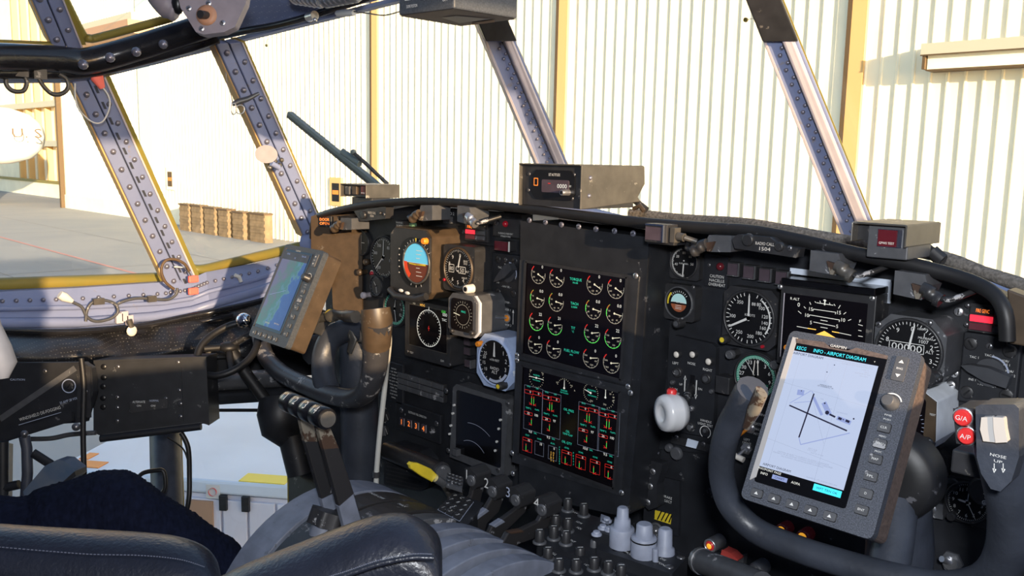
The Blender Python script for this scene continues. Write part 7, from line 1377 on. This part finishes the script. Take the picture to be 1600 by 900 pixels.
# ================================================================ PEDESTAL
T = Thing('throttle_quadrant','black and grey centre pedestal with curved slotted top','pedestal',Vector((-0.95,0.80,0.0)),Matrix.Identity(4))
mb=MB('panel'); mb.box(-0.19,-0.27,0.0,0.24,0.30,0.58); T.add(mb,'body',bevel=0.004)
def drum(x0,x1,m,R=0.21,yc=-0.06,zc=0.53,a0=-85,a1=42,th=0.04):
    mb=MB(m); n=26; vs=[]
    for i in range(n+1):
        a=math.radians(a0+(a1-a0)*i/n); 
        for x,r in ((x0,R),(x1,R),(x1,R-th),(x0,R-th)): vs.append((x,yc+r*math.sin(a),zc+r*math.cos(a)))
    mb.add(vs,[(i*4+k,i*4+(k+1)%4,(i+1)*4+(k+1)%4,(i+1)*4+k) for i in range(n) for k in range(4)],None,False); mb.add(vs,[(3,2,1,0),(n*4,n*4+1,n*4+2,n*4+3)]); o=T.add(mb,'quadrant_band',bevel=0.0015)
    for p in o.data.polygons: p.use_smooth=False
    return o
drum(-0.19,-0.130,'bare_grey'); drum(-0.122,-0.078,'lever'); drum(-0.070,-0.020,'lever')
for k in range(5): drum(-0.008+k*0.046,0.019+k*0.046,'bare_grey' if k else 'case_grey')
mb=MB('dial'); mb.xf=None; n=26; vs=[]
for i in range(n+1):
    a=math.radians(-85+127*i/n)
    for x in (-0.19,0.21): vs.append((x,-0.06+0.178*math.sin(a),0.53+0.178*math.cos(a)))
mb.add(vs,[(2*i,2*i+1,2*i+3,2*i+2) for i in range(n)],None,True); T.add(mb,'inner_drum')
mb=MB('print')
def ontop(st,x,ang,h,m='print'):
    a=math.radians(ang); g=Matrix.Translation((x,-0.06+0.2112*math.sin(a),0.53+0.2112*math.cos(a)))@Matrix.Rotation(-a,4,'X')@Matrix.Rotation(math.pi/2*0,4,'Z'); mb.xf=g; mb.text(st,0,0,h,0,m)
for st,x,a_ in (('FLIGHT IDLE',-0.045,-28),('GROUND IDLE',-0.045,-20),('REVERSE',-0.095,-40),('TAKE-OFF',-0.10,8),('MAX',-0.045,10)): ontop(st,x,a_,0.006)
T.add(mb,'lettering')
T = Thing('friction_knob','dark fluted friction knob on the grey worn left side of the pedestal','knob',PX(507,822,-1.035),Matrix.Rotation(math.radians(-25),4,'X')); mb=MB('knob'); mb.prism([(0.027*(1+0.08*math.cos(i*math.pi/2*1.0))*math.cos(2*math.pi*i/28),0.027*(1+0.08*math.cos(i*math.pi/2))*math.sin(2*math.pi*i/28)) for i in range(28)],0.0,0.022,'knob',True); mb.cyl(0,0,-0.03,0,0.018,n=18,m='bare_grey'); T.add(mb,'knob',bevel=0.003)
def armx(T, L_, R_, X, th, m, name, z=0, bevel=0.0015, label=None):
    mb=MB(m); n=len(L_); vs=[]
    for (a,b) in zip(L_,R_):
        for q,dx in ((a,0),(b,0),(b,-th),(a,-th)): p=toloc(T,PX(q[0],q[1],X)); vs.append(p+Vector((dx,0,0)))
    mb.add(vs,[(i*4+k,i*4+(k+1)%4,(i+1)*4+(k+1)%4,(i+1)*4+k) for i in range(n-1) for k in range(4)]); mb.add(vs,[(3,2,1,0),((n-1)*4,(n-1)*4+1,(n-1)*4+2,(n-1)*4+3)]); return T.add(mb,name,bevel=bevel,label=label)
T = Thing('throttle_levers','pair of dark worn lever arms carrying the roll grip numbered 1 to 4','throttle',PX(530,800,-1.0),Matrix.Identity(4))
armx(T,[(467,645),(477,690)],[(488,652),(497,690)],-1.055,0.010,'lever_brown','arm_top',label='brown worn top of the arm'); armx(T,[(477,690),(503,780),(510,810)],[(497,690),(522,765),(533,808)],-1.055,0.010,'lever','arm'); armx(T,[(503,780),(510,812)],[(524,770),(535,815)],-1.054,0.0102,'bare_grey','worn_foot')  # arm tops set browner than the arms below
armx(T,[(494,658),(506,702)],[(515,664),(530,700)],-0.995,0.010,'lever_brown','arm_top',label='brown worn top of the arm'); armx(T,[(506,702),(530,790),(541,832)],[(530,700),(555,775),(566,815)],-0.995,0.010,'lever','arm'); armx(T,[(530,792),(541,834)],[(553,772),(566,817)],-0.994,0.0102,'bare_grey','worn_foot')
A=toloc(T,PX(449,627,-1.085)); B=toloc(T,PX(512,655,-0.955)); 
mb=MB('knob'); d_=(B-A); pr=[]; rs=[]
for i in range(4):
    for t,r in ((0.0,0.0135),(0.015,0.0148),(0.225,0.0148),(0.24,0.0135)): pr.append(A+d_*(i*0.25+t)); rs.append(r)
mb.tube(pr,rs,20,'knob_grip'); T.add(mb,'roll_grip'); mb=MB('metal'); mb.tube([B-d_*0.012,B+d_*0.012],0.011,18,'dull_metal'); T.add(mb,'end_plate')
ux=d_.normalized(); view=(toloc(T,EYE)-(A+B)/2).normalized(); view=(view-view.dot(ux)*ux).normalized(); vv=view; up=vv.cross(ux)
for k in range(2): pass
mb=MB('print')
for i in range(4):
    c_=A+d_*(i*0.25+0.12); tl=math.radians(20); n1=(vv*math.cos(tl)+Vector(up)*math.sin(tl)); 
    if n1.z<0: n1=(vv*math.cos(tl)-Vector(up)*math.sin(tl))
    u1=Vector(up)-Vector(up).dot(n1)*n1; u1=ux.cross(n1)*-1; 
    if u1.z<0: u1=-u1
    mb.xf=Matrix.Translation(c_+n1*0.0152)@Matrix((ux,u1,n1)).transposed().to_4x4(); mb.text('1234'[i],0.003,0,0.012,0,'white'); mb.line(-0.0075,-0.006,-0.0075,0.006,0.0014,0,'print')
T.add(mb,'numerals')
# condition levers
CL=[((748,745),-0.985,[(742,752),(737,775),(706,824)],[(758,755),(750,790),(728,835)],(737,736)),
    ((781,762),-0.935,[(775,768),(760,795),(738,812),(728,842)],[(790,772),(780,800),(762,818),(755,842)],(767,750)),
    ((817,775),-0.890,[(812,780),(808,795),(785,812),(770,822),(757,850)],[(826,784),(822,800),(800,822),(788,832),(778,852)],(800,765)),
    ((858,790),-0.838,[(852,797),(842,815),(815,828),(795,832),(782,855)],[(866,797),(858,822),(835,842),(812,850),(800,862)],(846,780))]
for i,(hp,X_,L_,R_,np_) in enumerate(CL):
    T=Thing('condition_lever',['black lever numbered 1, leftmost of the four behind the grey pedestal','black lever numbered 2, second from the left of four','black scraped lever numbered 3, third from the left of four','bent reddish worn lever numbered 4, rightmost of four'][i],'lever',PX(hp[0],hp[1],X_),None,'numbered engine condition levers')
    T.M=Matrix.Translation(T.M.translation); T.e.matrix_world=T.M; T.I=T.M.inverted()
    armx(T,L_,R_,X_,0.009,'lever' if i<2 else 'lever','arm',bevel=0.002)
    if i>0: armx(T,[L_[-3] if len(L_)>3 else L_[1],L_[-2]],[((L_[-3] if len(L_)>3 else L_[1])[0]+5,(L_[-3] if len(L_)>3 else L_[1])[1]+4),(L_[-2][0]+5,L_[-2][1]+3)],X_+0.001,0.010,'lever_brown' if i==3 else 'bare_grey','worn_sunlit_edge')
    mb=MB('case_grey'); mb.xf=RX90.copy(); s_=depth(T.M.translation)/FPX; mb.prism([(-16*s_,14*s_),(-3*s_,17*s_),(12*s_,9*s_),(10*s_,-13*s_),(4*s_,-16*s_),(-14*s_,-8*s_)],-0.016,0.016,'knob'); T.add(mb,'head',bevel=0.003)
    mb=MB('knob'); mb.xf=RX90.copy(); mb.lathe(0.001,-0.002,[(0.009,0.016),(0.009,0.019),(0.0075,0.020),(0.004,0.019)],18,'case_grey'); T.add(mb,'pivot')
    mb=MB('print'); mb.xf=RX90.copy(); dx,dz=(np_[0]-hp[0])*s_*1.0,(hp[1]-np_[1])*s_; mb.text('1234'[i],dx*1.0+0.001,dz-0.004,0.016,0.0168,'print' if i!=2 else 'chart_grey'); T.add(mb,'numeral')
# flap lever, pedal, duct
T = Thing('flap_lever','yellow flat handled lever on a silver shaft','lever',PX(712,770,-1.10),Matrix.Identity(4))
armx(T,[(641,727),(643,733),(660,745),(675,753)],[(645,723),(655,724),(675,733),(684,742)],-1.10,0.010,'yellow','handle',bevel=0.004,label='yellow handle')
mb=MB('metal'); mb.tube([toloc(T,PX(*a)) for a in ((680,747,-1.10),(697,758,-1.10))],0.007,10,'chrome' if 0 else 'metal'); mb.tube([toloc(T,PX(*a)) for a in ((695,755,-1.10),(706,765,-1.10),(712,775,-1.10))],[0.009,0.014,0.014],12,'dull_metal'); T.add(mb,'shaft')
T = Thing('rudder_pedal','dark ribbed rudder pedal beyond the pedestal','pedal',PY(636,725,1.12),Matrix.Translation((0,0,0)) @ RX90)
mb=MB('case'); mb.prism([T.xy(*p) for p in ((600,700),(615,692),(655,705),(668,720),(670,760),(655,768),(600,758))],-0.03,0.0,'panel'); T.add(mb,'plate',bevel=0.006)
for i in range(9): mb=MB('case'); a=T.xy(604,704+i*6); b=T.xy(655,716+i*6); mb.line(a[0],a[1],b[0],b[1],0.003,0.0015,'case_grey' if 0 else 'knob'); T.add(mb,'rib')
T = Thing('air_duct','dark round duct tube below the lower left panel','duct',PY(650,720,1.10),Matrix.Identity(4)); mb=MB('case'); mb.tube([toloc(T,PY(*a)) for a in ((606,704,1.12),(690,738,1.06))],0.020,18,'case'); T.add(mb,'tube'); mb=MB('metal'); mb.tube([toloc(T,PY(*a)) for a in ((689,737,1.06),(693,739,1.056))],0.015,16,'case_grey'); T.add(mb,'end_cap')
# flat-laid consoles on the pedestal
def zthing(name, lab_, cat, px_, py_, Z_, group=None):
    p=PZ(px_,py_,Z_); return Thing(name,lab_,cat,p,Matrix.Identity(4),group)
T = zthing('keypad','numeric keypad with white lined keys left of the numbered levers','keypad',712,792,0.72)
P=[T.xy(*p) for p in ((680,797),(712,770),(756,786),(730,822))]; mb=MB('panel'); mb.prism(P,-0.03,0.0); T.add(mb,'plate',bevel=0.002)
pa,pb,pc,pd_=[Vector(p) for p in [T.xy(*p) for p in ((684,797),(709,773),(740,785),(718,815))]]
for i in range(3):
    for j in range(4):
        c_=pa.lerp(pb,(j+0.5)/4).lerp(pd_.lerp(pc,(j+0.5)/4),(i+0.5)/3); u_=(pd_-pa)/3*0.42; v_=(pb-pa)/4*0.42
        mb=MB('case'); mb.prism([c_-u_-v_,c_+u_-v_,c_+u_+v_,c_-u_+v_],0.0,0.004,'knob'); o=T.add(mb,'key',bevel=0.0008)
        t=MB('print'); t.text(['7','4','1','0','8','5','2','C','9','6','3','E'][i*4+j] if 0 else str((i+1)+(2-min(j,2))*0+j*3 if j<3 else '0CE'[i]),c_.x,c_.y,0.0065,0.0045,'print',rot=math.atan2(u_.y,u_.x)); t.build('legend',o)
mb=MB('print')
for k in range(4): a=pa.lerp(pd_,k/3); b=pb.lerp(pc,k/3); mb.line(a.x,a.y,b.x,b.y,0.0008,0.0006,'chart_grey'); 
for k in range(5): a=pa.lerp(pb,k/4); b=pd_.lerp(pc,k/4); mb.line(a.x,a.y,b.x,b.y,0.0008,0.0006,'chart_grey')
T.add(mb,'key_grid')
T = zthing('legend_plate','grey plate of small white lettered keys right of the silver shaft','keypad',712,752,0.745)
P=[T.xy(*p) for p in ((700,738),(724,746),(722,764),(697,756))]; mb=MB('case_grey'); mb.prism(P,-0.006,0.0); T.add(mb,'plate',bevel=0.001)
for i in range(4):
    for j in range(3):
        c_=Vector(P[0]).lerp(Vector(P[1]),(i+0.6)/4.4).lerp(Vector(P[3]).lerp(Vector(P[2]),(i+0.6)/4.4),(j+0.6)/3.4); mb=MB('print'); mb.xf=Matrix.Translation((c_.x,c_.y,0.0))@Matrix.Rotation(-0.3,4,'Z'); mb.box(-0.004,-0.003,0,0.004,0.003,0.002,'knob'); mb.text('AB',0,0,0.003,0.0024,'print'); T.add(mb,'key')
def radio(name, lab_, quad, Z_):
    cx=sum(p[0] for p in quad)/4; cy=sum(p[1] for p in quad)/4; T=zthing(name,lab_,'control panel',cx,cy,Z_); mb=MB('panel'); mb.prism([T.xy(*p) for p in quad],-0.05,0.0); T.add(mb,'plate',bevel=0.003); return T
def kn(T,px_,py_,r,h,m='knob',ring=True,name='knob',mark=True):
    x,y=T.xy(px_,py_,0.0); mb=MB(m); 
    if ring: mb.lathe(x,y,[(r*1.5,0),(r*1.5,0.002),(r*1.2,0.003)],16,'case_grey' if m=='knob' else m)
    mb.lathe(x,y,[(r*1.05,0),(r,h*0.9),(r*0.8,h)],14,m)
    if mark: mb.line(x-r*0.2,y-r*0.6,x+r*0.5,y+r*0.3,r*0.25,h+0.0006,'print')
    return T.add(mb,name)
R1 = radio('radio_unit','dark control panel with seven small knobs at the foot of the engine displays',[(868,788),(968,818),(935,880),(838,845)],0.71)
for px_,py_ in ((887,798),(912,806),(868,825),(887,830),(865,842),(884,850),(843,848)): kn(R1,px_,py_,0.0068,0.020)
mb=MB('print')
for st,a_,b_ in (('VOLUME',898,801),('SQL',905,826),('CALL',864,865),('INT',895,846),('HF',840,838),('1234',905,817)): x,y=R1.xy(a_,b_); mb.text(st,x,y,0.0045,0.0006,'print',rot=-0.12)
R1.add(mb,'lettering'); 
R2 = radio('radio_unit','dark control panel with small black and grey knobs at the bottom centre',[(925,842),(1040,885),(1010,925),(835,905),(838,872)],0.702)
for px_,py_,m_ in ((856,874,'knob'),(906,874,'knob'),(873,892,'knob'),(900,893,'knob'),(928,890,'knob'),(950,896,'knob'),(970,902,'knob'),(928,862,'case_grey'),(961,878,'case_grey'),(978,882,'case_grey')): kn(R2,px_,py_,0.0068 if m_=='knob' else 0.006,0.018,m_,mark=(m_=='knob'))
mb=MB('print')
for st,a_,b_ in (('PULL',945,868),('RCVR',946,864),('ON',940,876),('AUTO',990,886),('TEST',918,884),('VOL',880,902),('OFF',960,893)): x,y=R2.xy(a_,b_); mb.text(st,x,y,0.0045,0.0006,'print',rot=-0.12)
R2.add(mb,'lettering')
R3 = radio('frequency_panel','control panel with three large pale grey knobs beside the striped guard',[(955,832),(1014,843),(1076,868),(1050,897),(930,857)],0.72)
for (px_,py_),big in (((971,853),2),((1005,868),1),((1038,864),0)):
    x,y=R3.xy(px_,py_); mb=MB('knob_white')
    if big==2: mb.lathe(x,y,[(0.0175,0),(0.0175,0.026),(0.016,0.028),(0.012,0.028),(0.011,0.040),(0.0085,0.041),(0.008,0.055),(0.006,0.057)],22)
    elif big==1: mb.lathe(x,y,[(0.0175,0),(0.0175,0.026),(0.016,0.028),(0.0115,0.028),(0.011,0.044),(0.009,0.046)],22)
    else: mb.lathe(x,y,[(0.0145,0),(0.0135,0.008),(0.0105,0.010),(0.0095,0.034),(0.007,0.036)],22)
    R3.add(mb,'knob',label='pale grey knob')
    if big==1: mb=MB('dial'); mb.lathe(x,y,[(0.0178,0.022),(0.0182,0.023),(0.0178,0.024)],22,'dial'); R3.add(mb,'band')
for px_,py_ in ((952,845),(1024,877)): x,y=R3.xy(px_,py_); mb=MB('knob_white'); mb.tube([(x,y,0),(x-0.001,y,0.018)],[0.004,0.0042],10); R3.add(mb,'toggle')
mb=MB('print')
for st,a_,b_ in (('MHz',958,838),('kHz',985,842),('MODE',984,866),('OFF',1018,862),('ON',1049,864),('SQL DIS',1030,872),('TONE',1034,882),('MAN',958,850)): x,y=R3.xy(a_,b_); mb.text(st,x,y,0.0045,0.0006,'print',rot=-0.12)
R3.add(mb,'lettering'); screws(R3,[(1064,871),(1046,886)],0.0,0.006)
R4 = radio('selector_panel','small panel of pale push buttons under the engine display corner',[(938,806),(985,818),(962,840),(925,828)],0.735)
for px_,py_ in ((942,826),(952,829),(932,836),(948,815),(965,822)): kn(R4,px_,py_,0.005,0.006,'knob_white',mark=False)
mb=MB('bare_grey'); a=[R4.xy(*p) for p in ((939,806),(953,811),(951,820),(938,815))]; mb.prism(a,0,0.003,'bare_grey'); R4.add(mb,'pale_tab')
# ================================================================ SEATS IN THE FOREGROUND
def slab(T, outline, dep_, th, zb, m, name, dips=None, sub=0, k=6, tilt=0.0):
    P=spline([PD(a,b,dep_(a) if callable(dep_) else dep_) for a,b in outline],k); mb=MB(m); vs=[]; n=len(P); S=12
    for i,p in enumerate(P):
        d_=Vector((p.x-EYE.x,p.y-EYE.y,0)).normalized(); e_=min(1,0.35+min(i,n-1-i)*0.25)
        t=th
        prof=[(-t,zb-p.z)]+[(-t*math.cos(a*math.pi/S),-t*0.7+t*0.7*math.sin(a*math.pi/S)) for a in range(S+1)]+[(t,zb-p.z)]
        for dd_,dz in prof: vs.append(toloc(T,p+d_*(dd_+t*0.3)+Vector((0,0,dz))))
    m_=S+3
    mb.add(vs,[(i*m_+j,i*m_+j+1,(i+1)*m_+j+1,(i+1)*m_+j) for i in range(n-1) for j in range(m_-1)],None,True); mb.add(vs,[tuple(range(m_))[::-1],tuple(range((n-1)*m_,n*m_))]); return T.add(mb,name), P
T = Thing('pilot_seat','dark navy fleece covered seat with a black leather back at the lower left','seat',PD(150,950,1.3),Matrix.Identity(4))
T.M=Matrix.Translation((T.M.translation.x,T.M.translation.y,0.3)); T.e.matrix_world=T.M; T.I=T.M.inverted()
o,_ = slab(T,[(-120,800),(-40,786),(35,791),(60,778),(110,764),(150,751),(175,748),(205,751),(232,768),(262,792),(300,816),(340,846),(368,864),(379,880),(384,905),(386,960)],1.44,0.09,0.42,'fleece','fleece_cover')
tx=bpy.data.textures.new('fleece_tex','CLOUDS'); tx.noise_scale=0.006; 
ss=o.modifiers.new('s','SUBSURF'); ss.levels=2; ss.render_levels=2; dm=o.modifiers.new('d','DISPLACE'); dm.texture=tx; dm.strength=0.006; dm.texture_coords='LOCAL'
slab(T,[(-120,826),(0,834),(80,840),(160,845),(230,850),(280,857),(315,870),(335,888),(345,915),(348,960)],1.02,0.06,0.42,'leather','leather_back')
mb=MB('stitch'); st=spline([PD(a,b,0.975) for a,b in ((-20,853),(60,860),(140,866),(220,868),(280,874),(320,886))],14)
for i in range(0,len(st)-1,1): 
    a,b=st[i],st[i+1]; mb.tube([toloc(T,a.lerp(b,0.1)),toloc(T,a.lerp(b,0.7))],0.0007,4)
T.add(mb,'stitching',kind='stuff')
T = Thing('armrest','black leather armrest with grey stitching in the foreground','armrest',PD(560,920,0.80),Matrix.Identity(4))
AR=[(330,930),(380,903),(430,882),(480,862),(530,842),(575,826),(610,819),(640,821),(665,834),(683,852),(690,875),(691,905),(691,960)]
slab(T,AR,0.80,0.045,0.80,'leather','pad')
mb=MB('stitch'); st=spline([PD(a,b,0.757) for a,b in ((500,905),(540,893),(590,876),(640,866),(675,866))],16)
for i in range(len(st)-1): a,b=st[i],st[i+1]; mb.tube([toloc(T,a.lerp(b,0.1)),toloc(T,a.lerp(b,0.7))],0.0006,4)
T.add(mb,'stitching',kind='stuff')
mb=MB('leather'); mb.tube(spline([toloc(T,PD(a,b,0.762)) for a,b in ((500,912),(540,899),(590,882),(640,872),(678,872))],4),0.0025,8,'leather'); T.add(mb,'piping')
T = Thing('strap_end','pale blurred rounded strap end hanging at the left edge of the frame','strap',PD(-5,555,0.55),Matrix.Identity(4)); mb=MB('white'); mat('pale_violet',(0.07,0.075,0.09),0.7,nz=0.3); mb.tube([toloc(T,PD(*q)) for q in ((-24,470,0.55),(-17,510,0.55),(-6,545,0.55),(0,570,0.55),(3,592,0.55))],[0.006,0.007,0.009,0.010,0.004],12,'pale_violet'); T.add(mb,'strap')
bpy.context.view_layer.update()
